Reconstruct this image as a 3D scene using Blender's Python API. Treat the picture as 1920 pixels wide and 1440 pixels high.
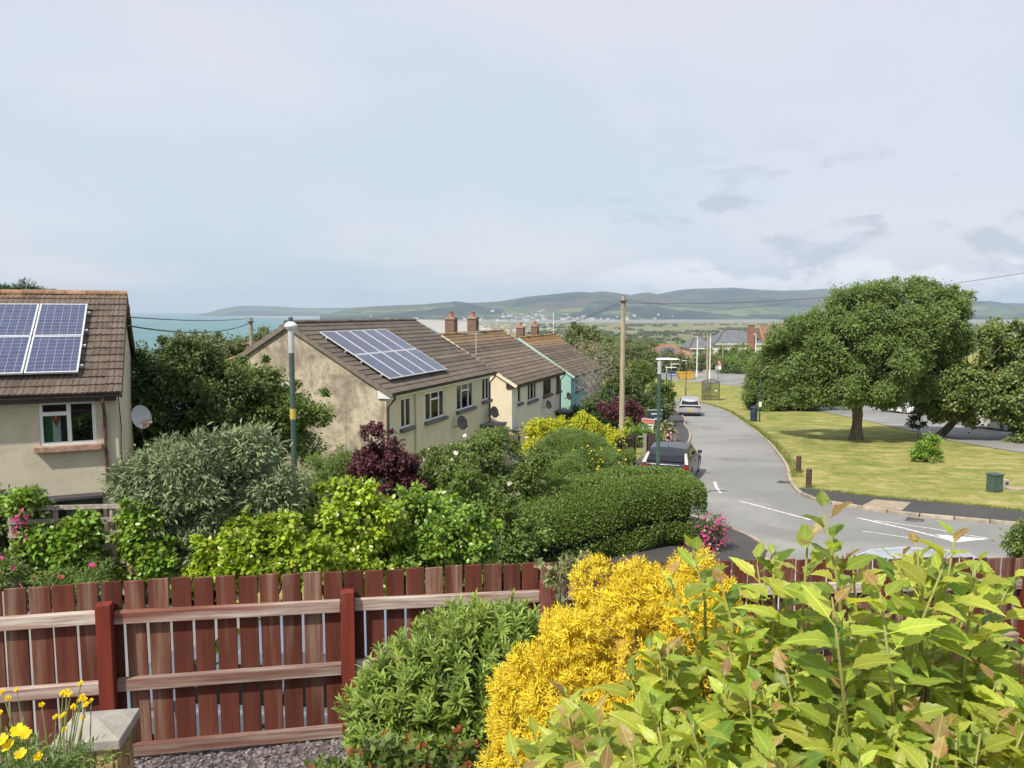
import bpy, bmesh, math, random
import numpy as np
from mathutils import Vector, Matrix

SC = bpy.context.scene
for _o in list(bpy.data.objects):
    bpy.data.objects.remove(_o)
COL = SC.collection
R = math.radians
random.seed(7)

# ------------------------------------------------------------------ camera
FPX = 1450.0                       # focal length in photo pixels (1920 wide)
PITCH = math.atan((720 - 585.5) / FPX)
CP, SP = math.cos(PITCH), math.sin(PITCH)
cam_d = bpy.data.cameras.new('camera')
cam = bpy.data.objects.new('camera', cam_d)
COL.objects.link(cam)
cam_d.sensor_width = 36.0
cam_d.lens = 36.0 * FPX / 1920.0
cam_d.clip_start = 0.05
cam_d.clip_end = 120000
cam.location = (0, 0, 0)
cam.rotation_euler = (math.pi / 2 - PITCH, 0, 0)
SC.camera = cam

# ------------------------------------------------------------------ world, sun, exposure
SUN_EL = R(50)
_h = Vector((-0.62, -0.785, 0)).normalized()
SUNV = Vector((_h.x * math.cos(SUN_EL), _h.y * math.cos(SUN_EL), math.sin(SUN_EL)))
W = bpy.data.worlds.new('World')
SC.world = W
W.use_nodes = True
nt = W.node_tree
nt.nodes.clear()
def wn(t, **k):
    n = nt.nodes.new(t)
    for a, b in k.items():
        setattr(n, a, b)
    return n
def wl(a, b):
    nt.links.new(a, b)
def wmath(op, a, b=None, clamp=False):
    n = wn('ShaderNodeMath', operation=op)
    n.use_clamp = clamp
    for i, v in enumerate((a, b)):
        if v is None:
            continue
        if isinstance(v, (int, float)):
            n.inputs[i].default_value = v
        else:
            wl(v, n.inputs[i])
    return n.outputs[0]
def wmix(f, a, b):
    n = wn('ShaderNodeMix', data_type='RGBA')
    for i, v in ((0, f), (6, a), (7, b)):
        if isinstance(v, (int, float)):
            n.inputs[i].default_value = v
        elif isinstance(v, tuple):
            n.inputs[i].default_value = (*v, 1)
        else:
            wl(v, n.inputs[i])
    return n.outputs[2]
sky = wn('ShaderNodeTexSky', sky_type='NISHITA')
sky.sun_disc = False
sky.sun_elevation = SUN_EL
sky.sun_rotation = math.atan2(_h.x, _h.y)
sky.altitude = 60
sky.air_density = 1.0
sky.dust_density = 2.0
tc = wn('ShaderNodeTexCoord')
sep = wn('ShaderNodeSeparateXYZ')
wl(tc.outputs['Generated'], sep.inputs[0])
zc = wmath('MAXIMUM', sep.outputs[2], 0.0)
den = wmath('ADD', zc, 0.06)
px_ = wmath('DIVIDE', sep.outputs[0], den)
py_ = wmath('DIVIDE', sep.outputs[1], den)
cmb = wn('ShaderNodeCombineXYZ')
wl(px_, cmb.inputs[0]); wl(py_, cmb.inputs[1])
def wnoise(scale, det, rough, sx=1, sy=1, off=(0, 0, 0), dist=0.0):
    mp = wn('ShaderNodeMapping')
    mp.inputs['Scale'].default_value = (sx, sy, 1)
    mp.inputs['Location'].default_value = off
    wl(cmb.outputs[0], mp.inputs[0])
    n = wn('ShaderNodeTexNoise')
    n.inputs['Scale'].default_value = scale
    n.inputs['Detail'].default_value = det
    n.inputs['Roughness'].default_value = rough
    n.inputs['Distortion'].default_value = dist
    wl(mp.outputs[0], n.inputs['Vector'])
    return n.outputs[0]
def wramp(v, a, b):
    n = wn('ShaderNodeMapRange')
    n.interpolation_type = 'SMOOTHSTEP'
    n.inputs[1].default_value = a
    n.inputs[2].default_value = b
    wl(v, n.inputs[0])
    return n.outputs[0]
skyc = wn('ShaderNodeMix', data_type='RGBA', blend_type='MULTIPLY')
skyc.inputs[0].default_value = 1
wl(sky.outputs[0], skyc.inputs[6])
skyc.inputs[7].default_value = (1, 1, 1, 1)
# all colours below are in Nishita units; the Background strength 0.1 brings them to display range
veil_f = wmath('ADD', wmath('MULTIPLY', wramp(wnoise(0.22, 6, 0.55, 0.7, 1.0, (3.1, 1.7, 0), 0.4), 0.36, 0.66), 0.12), 0.84)
dirv = tc.outputs['Generated']
def dnoise(scale, det, rough, sz, off=(0, 0, 0), dist=0.0):
    """noise over the sky direction, flattened vertically by sz"""
    mp = wn('ShaderNodeMapping')
    mp.inputs['Scale'].default_value = (1, 1, sz)
    mp.inputs['Location'].default_value = off
    wl(dirv, mp.inputs[0])
    n = wn('ShaderNodeTexNoise')
    n.inputs['Scale'].default_value = scale
    n.inputs['Detail'].default_value = det
    n.inputs['Roughness'].default_value = rough
    n.inputs['Distortion'].default_value = dist
    wl(mp.outputs[0], n.inputs['Vector'])
    return n.outputs[0]
fine = wramp(dnoise(2.0, 5, 0.5, 1.0, (4.3, 0.0, 1.3), .5), 0.36, 0.60)
veil_c = wmix(fine, (4.5, 5.05, 5.75), (5.2, 5.35, 5.85))
veil_c = wmix(wmath('MULTIPLY', wramp(dnoise(4.0, 7, 0.6, 2.5, (1.3, 5.2, 0.4), .3), 0.45, 0.7), .35), veil_c, (5.5, 5.4, 5.95))
c1 = wmix(veil_f, skyc.outputs[2], veil_c)
# towards the horizon the veil thickens to a creamy white
hz_f = wmath('MULTIPLY', wramp(sep.outputs[2], 0.17, 0.02), wramp(dnoise(2.2, 5, .55, 3.0, (0.7, 2.0, 1.1)), .38, .6))
c1 = wmix(wmath('MULTIPLY', hz_f, 0.9), c1, (5.85, 5.8, 5.75))
east = wramp(sep.outputs[0], 0.0, 0.26)
band_hi = wmath('MULTIPLY', wramp(sep.outputs[2], 0.24, 0.12), wramp(sep.outputs[2], 0.02, 0.06))
band_lo = wmath('MULTIPLY', wramp(sep.outputs[2], 0.075, 0.05), wramp(sep.outputs[2], 0.0, 0.02))
# broken grey pieces, flat based
gm = wramp(dnoise(7.0, 8, 0.62, 2.6, (2.9, 0.4, 3.3), .2), 0.54, 0.63)
gmask = wmath('MULTIPLY', gm, wmath('MULTIPLY', band_hi, east))
c2 = wmix(wmath('MULTIPLY', gmask, 0.75), c1, (3.55, 3.95, 4.5))
# sunlit cumulus heads over the hills
wm = wramp(dnoise(11.0, 8, 0.6, 2.2, (2.1, 1.0, .3), .3), 0.46, 0.56)
wmask = wmath('MULTIPLY', wm, wmath('MULTIPLY', band_lo, east))
c3 = wmix(wmath('MULTIPLY', wmask, 0.85), c2, (6.9, 6.9, 6.9))
# thin blue grey bands low over the sea
west = wramp(sep.outputs[0], 0.15, -0.15)
bandw = wmath('MULTIPLY', wramp(dnoise(2.0, 4, .5, 14.0, (0.2, 0.1, 0.35)), .47, .56), wmath('MULTIPLY', wramp(sep.outputs[2], 0.075, 0.05), west))
c4 = wmix(wmath('MULTIPLY', bandw, 0.4), c3, (3.6, 4.5, 5.2))
bg = wn('ShaderNodeBackground')
bg.inputs[1].default_value = 0.1
wl(c4, bg.inputs[0])
wo = wn('ShaderNodeOutputWorld')
wl(bg.outputs[0], wo.inputs[0])

sun_d = bpy.data.lights.new('sun', 'SUN')
sun_d.energy = 3.5
sun_d.angle = R(1.2)
sun_d.color = (1.0, 0.93, 0.82)
sun = bpy.data.objects.new('sun', sun_d)
COL.objects.link(sun)
sun.rotation_euler = SUNV.to_track_quat('Z', 'Y').to_euler()
sun.location = (-20, -20, 40)
SC.view_settings.view_transform = 'Standard'
SC.view_settings.look = 'None'
SC.view_settings.gamma = 1
SC.view_settings.exposure = 0.6
SC.view_settings.use_curve_mapping = False
SC.cycles.use_denoising = True
SC.cycles.max_bounces = 6
SC.cycles.diffuse_bounces = 3
SC.cycles.glossy_bounces = 3
SC.cycles.transparent_max_bounces = 12
SC.cycles.transmission_bounces = 4
SC.cycles.volume_bounces = 0
SC.cycles.caustics_reflective = False
SC.cycles.caustics_refractive = False
SC.cycles.use_adaptive_sampling = True
SC.cycles.adaptive_threshold = 0.02

# ------------------------------------------------------------------ layout helpers
def P(px, py, Y):
    """world point seen at photo pixel (px,py) that stands Y metres ahead"""
    u = (px - 960) / FPX
    v = (720 - py) / FPX
    s = Y / (CP + v * SP)
    return Vector((u * s, Y, (v * CP - SP) * s))
def sstep(a, b, x):
    t = min(1.0, max(0.0, (x - a) / (b - a)))
    return t * t * (3 - 2 * t)
def hroad(Y):
    if Y < 84:
        return -4.8 - 0.062 * Y
    if Y < 116:
        t = Y - 84
        return -4.8 - 0.062 * 84 - 0.062 * t + 0.062 / 64.0 * t * t
    return -4.8 - 0.062 * 84 - 0.062 * 16.0
def road_left(Y):
    pts = [(0, 6.0), (20, 6.2), (27, 4.6), (32, 5.8), (44.5, 10.3), (60, 13.6), (70, 15.4), (80, 15.6), (95, 13.5), (125, 6), (400, 6)]
    for (a, xa), (b, xb) in zip(pts, pts[1:]):
        if Y <= b:
            return xa + (xb - xa) * (Y - a) / (b - a)
    return 6
def hgt(x, y):
    z = hroad(y)
    d = road_left(y) - 2.2 - x
    if d > 0:
        drop = 0.115 * d if d < 14 else 1.61 + 0.07 * (d - 14)
        if d > 30:
            drop += 0.004 * (d - 30) ** 2
        drop *= sstep(0, 3, d)
        z -= drop
    zl = -4.93 - 0.075 * (x + 3)
    zl = max(zl, -6.3)
    wl_ = (1 - sstep(12.0, 15.5, y)) * (1 - sstep(4.0, 12.0, x))
    z = z * (1 - wl_) + zl * wl_
    if y > 195:
        z -= 50 * sstep(195, 460, y)
    return max(z, -61.5)
def gp(px, py):
    """point of the ground seen at photo pixel (px,py)"""
    u = (px - 960) / FPX
    v = (720 - py) / FPX
    D = CP + v * SP
    a, k = u / D, (v * CP - SP) / D
    y = 6.0
    while y < 400:
        if k * y < hgt(a * y, y):
            break
        y *= 1.01
    lo, hi = y / 1.01, y
    for _ in range(20):
        m = (lo + hi) / 2
        if k * m < hgt(a * m, m):
            hi = m
        else:
            lo = m
    return Vector((a * hi, hi, hgt(a * hi, hi)))
def on(x, y, dz=0.0):
    return Vector((x, y, hgt(x, y) + dz))

# ------------------------------------------------------------------ materials
def lin(r, g, b):
    f = lambda c: (c / 255 / 12.92) if c / 255 <= 0.04045 else ((c / 255 + 0.055) / 1.055) ** 2.4
    return (f(r), f(g), f(b))
class M:
    """small node-material builder"""
    def __init__(s, name):
        s.m = bpy.data.materials.new(name)
        s.m.use_nodes = True
        s.t = s.m.node_tree
        s.t.nodes.clear()
        s.out = s.t.nodes.new('ShaderNodeOutputMaterial')
        s.b = s.n('ShaderNodeBsdfPrincipled')
        s.l(s.b.outputs[0], s.out.inputs[0])
        s.co = None
    def n(s, t, **k):
        n = s.t.nodes.new(t)
        for a, b in k.items():
            setattr(n, a, b)
        return n
    def l(s, a, b):
        s.t.links.new(a, b)
    def coord(s, kind='Object', scale=(1, 1, 1), rnd=False):
        t = s.n('ShaderNodeTexCoord')
        mp = s.n('ShaderNodeMapping')
        mp.inputs['Scale'].default_value = scale
        if kind == 'World':
            g = s.n('ShaderNodeNewGeometry')
            s.l(g.outputs['Position'], mp.inputs[0])
        else:
            s.l(t.outputs[kind], mp.inputs[0])
        if rnd:
            oi = s.n('ShaderNodeObjectInfo')
            mu = s.n('ShaderNodeMath', operation='MULTIPLY')
            mu.inputs[1].default_value = 57.0
            s.l(oi.outputs['Random'], mu.inputs[0])
            cb = s.n('ShaderNodeCombineXYZ')
            for i in range(3):
                s.l(mu.outputs[0], cb.inputs[i])
            s.l(cb.outputs[0], mp.inputs['Location'])
        return mp.outputs[0]
    def noise(s, co, scale, det=5, rough=0.55, dist=0.0):
        n = s.n('ShaderNodeTexNoise')
        n.inputs['Scale'].default_value = scale
        n.inputs['Detail'].default_value = det
        n.inputs['Roughness'].default_value = rough
        n.inputs['Distortion'].default_value = dist
        s.l(co, n.inputs['Vector'])
        return n.outputs[0]
    def ramp(s, v, a, b, lo=0.0, hi=1.0, smooth=True):
        n = s.n('ShaderNodeMapRange')
        n.interpolation_type = 'SMOOTHSTEP' if smooth else 'LINEAR'
        n.inputs[1].default_value = a
        n.inputs[2].default_value = b
        n.inputs[3].default_value = lo
        n.inputs[4].default_value = hi
        s.l(v, n.inputs[0])
        return n.outputs[0]
    def mix(s, f, a, b, blend='MIX'):
        n = s.n('ShaderNodeMix', data_type='RGBA', blend_type=blend)
        for i, v in ((0, f), (6, a), (7, b)):
            if isinstance(v, (int, float)):
                n.inputs[i].default_value = v
            elif isinstance(v, tuple):
                n.inputs[i].default_value = (*v[:3], 1)
            else:
                s.l(v, n.inputs[i])
        return n.outputs[2]
    def math(s, op, a, b=None):
        n = s.n('ShaderNodeMath', operation=op)
        for i, v in enumerate((a, b)):
            if v is None:
                continue
            if isinstance(v, (int, float)):
                n.inputs[i].default_value = v
            else:
                s.l(v, n.inputs[i])
        return n.outputs[0]
    def sep(s, co):
        n = s.n('ShaderNodeSeparateXYZ')
        s.l(co, n.inputs[0])
        return n.outputs
    def rnd(s):
        return s.n('ShaderNodeObjectInfo').outputs['Random']
    def col(s, c):
        if isinstance(c, tuple):
            s.b.inputs['Base Color'].default_value = (*c, 1)
        else:
            s.l(c, s.b.inputs['Base Color'])
        return s
    def rough(s, r):
        if isinstance(r, (int, float)):
            s.b.inputs['Roughness'].default_value = r
        else:
            s.l(r, s.b.inputs['Roughness'])
        return s
    def bump(s, v, strength=0.4, dist=0.02):
        n = s.n('ShaderNodeBump')
        n.inputs['Strength'].default_value = strength
        n.inputs['Distance'].default_value = dist
        s.l(v, n.inputs['Height'])
        s.l(n.outputs[0], s.b.inputs['Normal'])
        return s
    def hsv(s, c, h=0.5, sat=1.0, v=1.0):
        n = s.n('ShaderNodeHueSaturation')
        for i, x in ((0, h), (1, sat), (2, v)):
            if isinstance(x, (int, float)):
                n.inputs[i].default_value = x
            else:
                s.l(x, n.inputs[i])
        if isinstance(c, tuple):
            n.inputs[4].default_value = (*c, 1)
        else:
            s.l(c, n.inputs[4])
        return n.outputs[0]

def plain(name, c, rough=0.6, var=0.18, scale=6.0, bump=0.0, metal=0.0, spec=0.5, rv=0.0, kind='Object', sc=(1, 1, 1)):
    """one colour with gentle blotches, grain and optional per-object shift"""
    m = M(name)
    co = m.coord(kind, sc, rnd=(kind == 'Object'))
    f = m.noise(co, scale, 6, 0.6)
    c2 = tuple(x * (1 - var) for x in c)
    c3 = tuple(min(1, x * (1 + var)) for x in c)
    cc = m.mix(m.ramp(f, 0.3, 0.7), c2, c3)
    if rv:
        cc = m.hsv(cc, 0.5, 1.0, m.ramp(m.rnd(), 0, 1, 1 - rv, 1 + rv, False))
    m.col(cc)
    m.rough(m.ramp(f, 0.2, 0.8, max(0.02, rough - 0.08), min(1, rough + 0.08)))
    m.b.inputs['Metallic'].default_value = metal
    m.b.inputs['Specular IOR Level'].default_value = spec
    if bump:
        m.bump(m.noise(co, scale * 6, 4, 0.6), bump, 0.01)
    return m.m

LEAF_GAIN = 1.85
def leafmat(name, c, trans=0.35, hv=0.03, vv=0.45, rough=0.45, c2=None, tip=None, spec=0.35):
    """leaf: diffuse + translucent; attribute 'tint' (0..1, random per leaf) shifts hue and value"""
    m = M(name)
    at = m.n('ShaderNodeAttribute', attribute_name='tint')
    t = at.outputs['Fac']
    c = tuple(min(0.8, x * LEAF_GAIN) for x in c) if max(c) < 0.3 else c
    base = m.mix(t, c, c2) if c2 else c
    if tip:
        base = m.mix(m.ramp(t, tip[1], 1.0, 0, 1), base if c2 else c, tip[0])
    wn_ = m.n('ShaderNodeTexWhiteNoise', noise_dimensions='1D')
    m.l(t, wn_.inputs['W'])
    r = wn_.outputs['Value']
    cc = m.hsv(base, m.ramp(r, 0, 1, 0.5 - hv, 0.5 + hv, False), 1.0, m.ramp(t, 0, 1, 1 - vv, 1 + vv, False))
    m.col(cc)
    m.rough(rough)
    m.b.inputs['Specular IOR Level'].default_value = spec
    tr = m.n('ShaderNodeBsdfTranslucent')
    m.l(m.hsv(cc, 0.5 if max(c) > .3 else 0.485, 1.05, 1.5), tr.inputs[0])
    mx = m.n('ShaderNodeMixShader')
    mx.inputs[0].default_value = trans
    m.l(m.b.outputs[0], mx.inputs[1])
    m.l(tr.outputs[0], mx.inputs[2])
    m.l(mx.outputs[0], m.out.inputs[0])
    return m.m

def glassmat(name, tint=(0.8, 0.85, 0.85), refl=0.045, rough=0.03):
    m = M(name)
    tp = m.n('ShaderNodeBsdfTransparent')
    tp.inputs[0].default_value = (*tint, 1)
    gl = m.n('ShaderNodeBsdfGlossy')
    gl.inputs['Roughness'].default_value = rough
    gl.inputs[0].default_value = (0.9, 0.93, 0.95, 1)
    lw = m.n('ShaderNodeLayerWeight')
    lw.inputs[0].default_value = 0.12
    f = m.ramp(lw.outputs['Fresnel'], 0, 1, refl, 1.0, False)
    mx = m.n('ShaderNodeMixShader')
    m.l(f, mx.inputs[0])
    m.l(tp.outputs[0], mx.inputs[1])
    m.l(gl.outputs[0], mx.inputs[2])
    m.l(mx.outputs[0], m.out.inputs[0])
    return m.m

# ------------------------------------------------------------------ mesh helpers
class MB:
    def __init__(s):
        s.v, s.f, s.mi, s.cm = [], [], [], 0
    def quad(s, *p):
        i = len(s.v)
        s.v += [tuple(q) for q in p]
        s.f.append(tuple(range(i, i + len(p))))
        s.mi.append(s.cm)
        return s
    def raw(s, v, f):
        i = len(s.v)
        s.v += [tuple(q) for q in v]
        for q in f:
            s.f.append(tuple(i + k for k in q))
            s.mi.append(s.cm)
        return s
    def box(s, c, d, rz=0.0, mat=None):
        x, y, z = d[0] / 2, d[1] / 2, d[2] / 2
        vs = [Vector((a * x, b * y, e * z)) for e in (-1, 1) for b in (-1, 1) for a in (-1, 1)]
        if mat is not None:
            vs = [mat @ q for q in vs]
        elif rz:
            rm = Matrix.Rotation(rz, 3, 'Z')
            vs = [rm @ q for q in vs]
        c = Vector(c)
        return s.raw([q + c for q in vs], [(0, 2, 3, 1), (4, 5, 7, 6), (0, 1, 5, 4), (2, 6, 7, 3), (0, 4, 6, 2), (1, 3, 7, 5)])
    def bar(s, a, b, w, h, up=(0, 0, 1)):
        a, b = Vector(a), Vector(b)
        x = (b - a)
        L = x.length
        x.normalize()
        up = Vector(up)
        if abs(x.dot(up)) > 0.98:
            up = Vector((0, 1, 0))
        y = up.cross(x).normalized()
        z = x.cross(y)
        m = Matrix((x, y, z)).transposed()
        return s.box((a + b) / 2, (L, w, h), mat=m)
    def tube(s, path, rad, n=8, cap=True):
        path = [Vector(p) for p in path]
        if isinstance(rad, (int, float)):
            rad = [rad] * len(path)
        base = len(s.v)
        ref = Vector((0.13, 0.31, 1)).normalized()
        for i, p in enumerate(path):
            d = (path[min(i + 1, len(path) - 1)] - path[max(i - 1, 0)]).normalized()
            r_ = ref if abs(d.dot(ref)) < 0.95 else Vector((1, 0, 0))
            a = d.cross(r_).normalized()
            b = d.cross(a)
            for k in range(n):
                t = 2 * math.pi * k / n
                s.v.append(tuple(p + a * (math.cos(t) * rad[i]) + b * (math.sin(t) * rad[i])))
        for i in range(len(path) - 1):
            for k in range(n):
                k2 = (k + 1) % n
                s.f.append((base + i * n + k, base + i * n + k2, base + (i + 1) * n + k2, base + (i + 1) * n + k))
                s.mi.append(s.cm)
        if cap:
            s.f.append(tuple(base + k for k in range(n))[::-1])
            s.mi.append(s.cm)
            e = base + (len(path) - 1) * n
            s.f.append(tuple(e + k for k in range(n)))
            s.mi.append(s.cm)
        return s
    def lathe(s, prof, n=16, c=(0, 0, 0)):
        base = len(s.v)
        for r, z in prof:
            for k in range(n):
                t = 2 * math.pi * k / n
                s.v.append((c[0] + r * math.cos(t), c[1] + r * math.sin(t), c[2] + z))
        for i in range(len(prof) - 1):
            for k in range(n):
                k2 = (k + 1) % n
                s.f.append((base + i * n + k, base + i * n + k2, base + (i + 1) * n + k2, base + (i + 1) * n + k))
                s.mi.append(s.cm)
        if prof[0][0] > 1e-4:
            s.f.append(tuple(base + k for k in range(n))[::-1]); s.mi.append(s.cm)
        if prof[-1][0] > 1e-4:
            e = base + (len(prof) - 1) * n
            s.f.append(tuple(e + k for k in range(n))); s.mi.append(s.cm)
        return s
    def prism(s, poly, d):
        """poly: list of 3D points, d: extrusion vector"""
        d = Vector(d)
        a = [Vector(p) for p in poly]
        n = len(a)
        f = [tuple(range(n))[::-1], tuple(range(n, 2 * n))]
        for k in range(n):
            f.append((k, (k + 1) % n, n + (k + 1) % n, n + k))
        return s.raw(a + [p + d for p in a], f)
    def mesh(s, name, mats, smooth=False):
        me = bpy.data.meshes.new(name)
        me.from_pydata(s.v, [], s.f)
        for m in (mats if isinstance(mats, (list, tuple)) else [mats]):
            me.materials.append(m)
        if any(s.mi):
            me.polygons.foreach_set('material_index', s.mi)
        if smooth:
            me.polygons.foreach_set('use_smooth', [True] * len(s.f))
        me.update()
        return me
def link(name, me, parent=None, loc=None, rz=0.0):
    o = bpy.data.objects.new(name, me)
    COL.objects.link(o)
    if parent is not None:
        o.parent = parent
    if loc is not None:
        o.location = loc
    if rz:
        o.rotation_euler.z = rz
    return o
def part(name, mb, mats, parent, smooth=False, bevel=0.0, loc=None):
    bm = mb.mesh(name, mats, smooth)
    o = link(name, bm, parent, loc)
    if bevel:
        b = o.modifiers.new('bevel', 'BEVEL')
        b.width = bevel
        b.segments = 2
        b.limit_method = 'ANGLE'
        b.angle_limit = R(35)
    return o
def tag(o, label=None, cat=None, group=None, kind=None):
    if label: o['label'] = label
    if cat: o['category'] = cat
    if group: o['group'] = group
    if kind: o['kind'] = kind
    return o
def thing(name, label, cat, loc=(0, 0, 0), rz=0.0, group=None):
    o = bpy.data.objects.new(name, None)
    o.empty_display_size = 0.2
    COL.objects.link(o)
    o.location = loc
    o.rotation_euler.z = rz
    return tag(o, label, cat, group)
def copy_tree(o, parent=None):
    c = o.copy()
    COL.objects.link(c)
    c.parent = parent
    for ch in [q for q in bpy.data.objects if q.parent == o]:
        copy_tree(ch, c)
    return c
def struct(name, me, label=None):
    o = link(name, me)
    o['kind'] = 'structure'
    if label: o['label'] = label
    return o
def np_mesh(name, V, F, mat, tint=None, smooth=False):
    me = bpy.data.meshes.new(name)
    V = np.ascontiguousarray(V, dtype=np.float32)
    F = np.ascontiguousarray(F, dtype=np.int32)
    nv, (nf, k) = len(V), F.shape
    me.vertices.add(nv)
    me.vertices.foreach_set('co', V.ravel())
    me.loops.add(nf * k)
    me.loops.foreach_set('vertex_index', F.ravel())
    me.polygons.add(nf)
    me.polygons.foreach_set('loop_start', np.arange(0, nf * k, k, dtype=np.int32))
    me.polygons.foreach_set('loop_total', np.full(nf, k, dtype=np.int32))
    for m in (mat if isinstance(mat, (list, tuple)) else [mat]):
        me.materials.append(m)
    if tint is not None:
        a = me.attributes.new('tint', 'FLOAT', 'POINT')
        a.data.foreach_set('value', np.ascontiguousarray(tint, dtype=np.float32))
    if smooth:
        me.polygons.foreach_set('use_smooth', np.ones(nf, dtype=bool))
    me.update(calc_edges=True)
    me.validate()
    return me

# ------------------------------------------------------------------ foliage helpers
RNG = np.random.default_rng(11)
def unit(a):
    return a / np.maximum(1e-9, np.linalg.norm(a, axis=1, keepdims=True))
T_OVAL = (np.array([(0, 0, 0), (.42, .30, .07), (1, 0, -.06), (.42, -.30, .07)]), np.array([(0, 1, 2), (0, 2, 3)]))
T_NARROW = (np.array([(0, 0, 0), (.45, .13, .04), (1, 0, -.08), (.45, -.13, .04)]), np.array([(0, 1, 2), (0, 2, 3)]))
T_NEEDLE = (np.array([(0, 0, 0), (.4, .09, .02), (1, 0, .0), (.4, -.09, .02)]), np.array([(0, 1, 2), (0, 2, 3)]))
T_HEART = (np.array([(0, 0, 0), (.1, .36, .06), (.55, .36, .03), (1, 0, -.12), (.55, -.36, .03), (.1, -.36, .06)]),
           np.array([(0, 1, 2), (0, 2, 3), (0, 3, 4), (0, 4, 5)]))
T_LANCE = (np.array([(0, 0, 0), (.38, 0, .0), (.72, 0, -.05), (1, 0, -.16), (.36, .12, .05), (.72, .085, .0), (.36, -.12, .05), (.72, -.085, .0)]),
           np.array([(0, 1, 4), (1, 5, 4), (1, 2, 5), (2, 3, 5), (0, 6, 1), (1, 6, 7), (1, 7, 2), (2, 7, 3)]))
T_PETAL = (np.array([(0, 0, 0), (.5, .42, .12), (1, .28, .22), (1, -.28, .22), (.5, -.42, .12)]), np.array([(0, 1, 2), (0, 2, 3), (0, 3, 4)]))
def leaf_arrays(pos, d, nrm, size, tmpl, tint=None):
    tv, tf = tmpl
    n, k = len(pos), len(tv)
    x = unit(d)
    z = unit(nrm - x * np.sum(nrm * x, axis=1, keepdims=True) + 1e-6)
    y = np.cross(z, x)
    s = size[:, None, None]
    V = pos[:, None, :] + s * (x[:, None, :] * tv[None, :, 0:1] + y[:, None, :] * tv[None, :, 1:2] + z[:, None, :] * tv[None, :, 2:3])
    F = (np.arange(n) * k)[:, None, None] + tf[None]
    if tint is None:
        tint = RNG.random(n)
    return V.reshape(-1, 3), F.reshape(-1, tf.shape[1]), np.repeat(tint, k)
def join_arrays(lst):
    Vs, Fs, Ts, o = [], [], [], 0
    for V, F, T in lst:
        Vs.append(V); Fs.append(F + o); Ts.append(T); o += len(V)
    return np.concatenate(Vs), np.concatenate(Fs), np.concatenate(Ts)
def ell_surface(E, n, rng=RNG, zmin=None, keep=0.80):
    """random points on the outer surface of a union of ellipsoids; E rows (cx,cy,cz,rx,ry,rz)"""
    E = np.array(E, dtype=float)
    ar = (E[:, 3] * E[:, 4] + E[:, 4] * E[:, 5] + E[:, 3] * E[:, 5])
    out_p, out_n, got = [], [], 0
    for _ in range(40):
        m = int(n * 1.6) + 50
        id_ = rng.choice(len(E), m, p=ar / ar.sum())
        u = unit(rng.normal(size=(m, 3)))
        p = E[id_, :3] + u * E[id_, 3:]
        nn = unit(u / E[id_, 3:])
        ok = np.ones(m, bool)
        for j in range(len(E)):
            q = np.linalg.norm((p - E[j, :3]) / E[j, 3:], axis=1)
            ok &= (q > keep) | (id_ == j)
        if zmin is not None:
            ok &= p[:, 2] > zmin
        out_p.append(p[ok]); out_n.append(nn[ok]); got += ok.sum()
        if got >= n:
            break
    return np.concatenate(out_p)[:n], np.concatenate(out_n)[:n]
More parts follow.
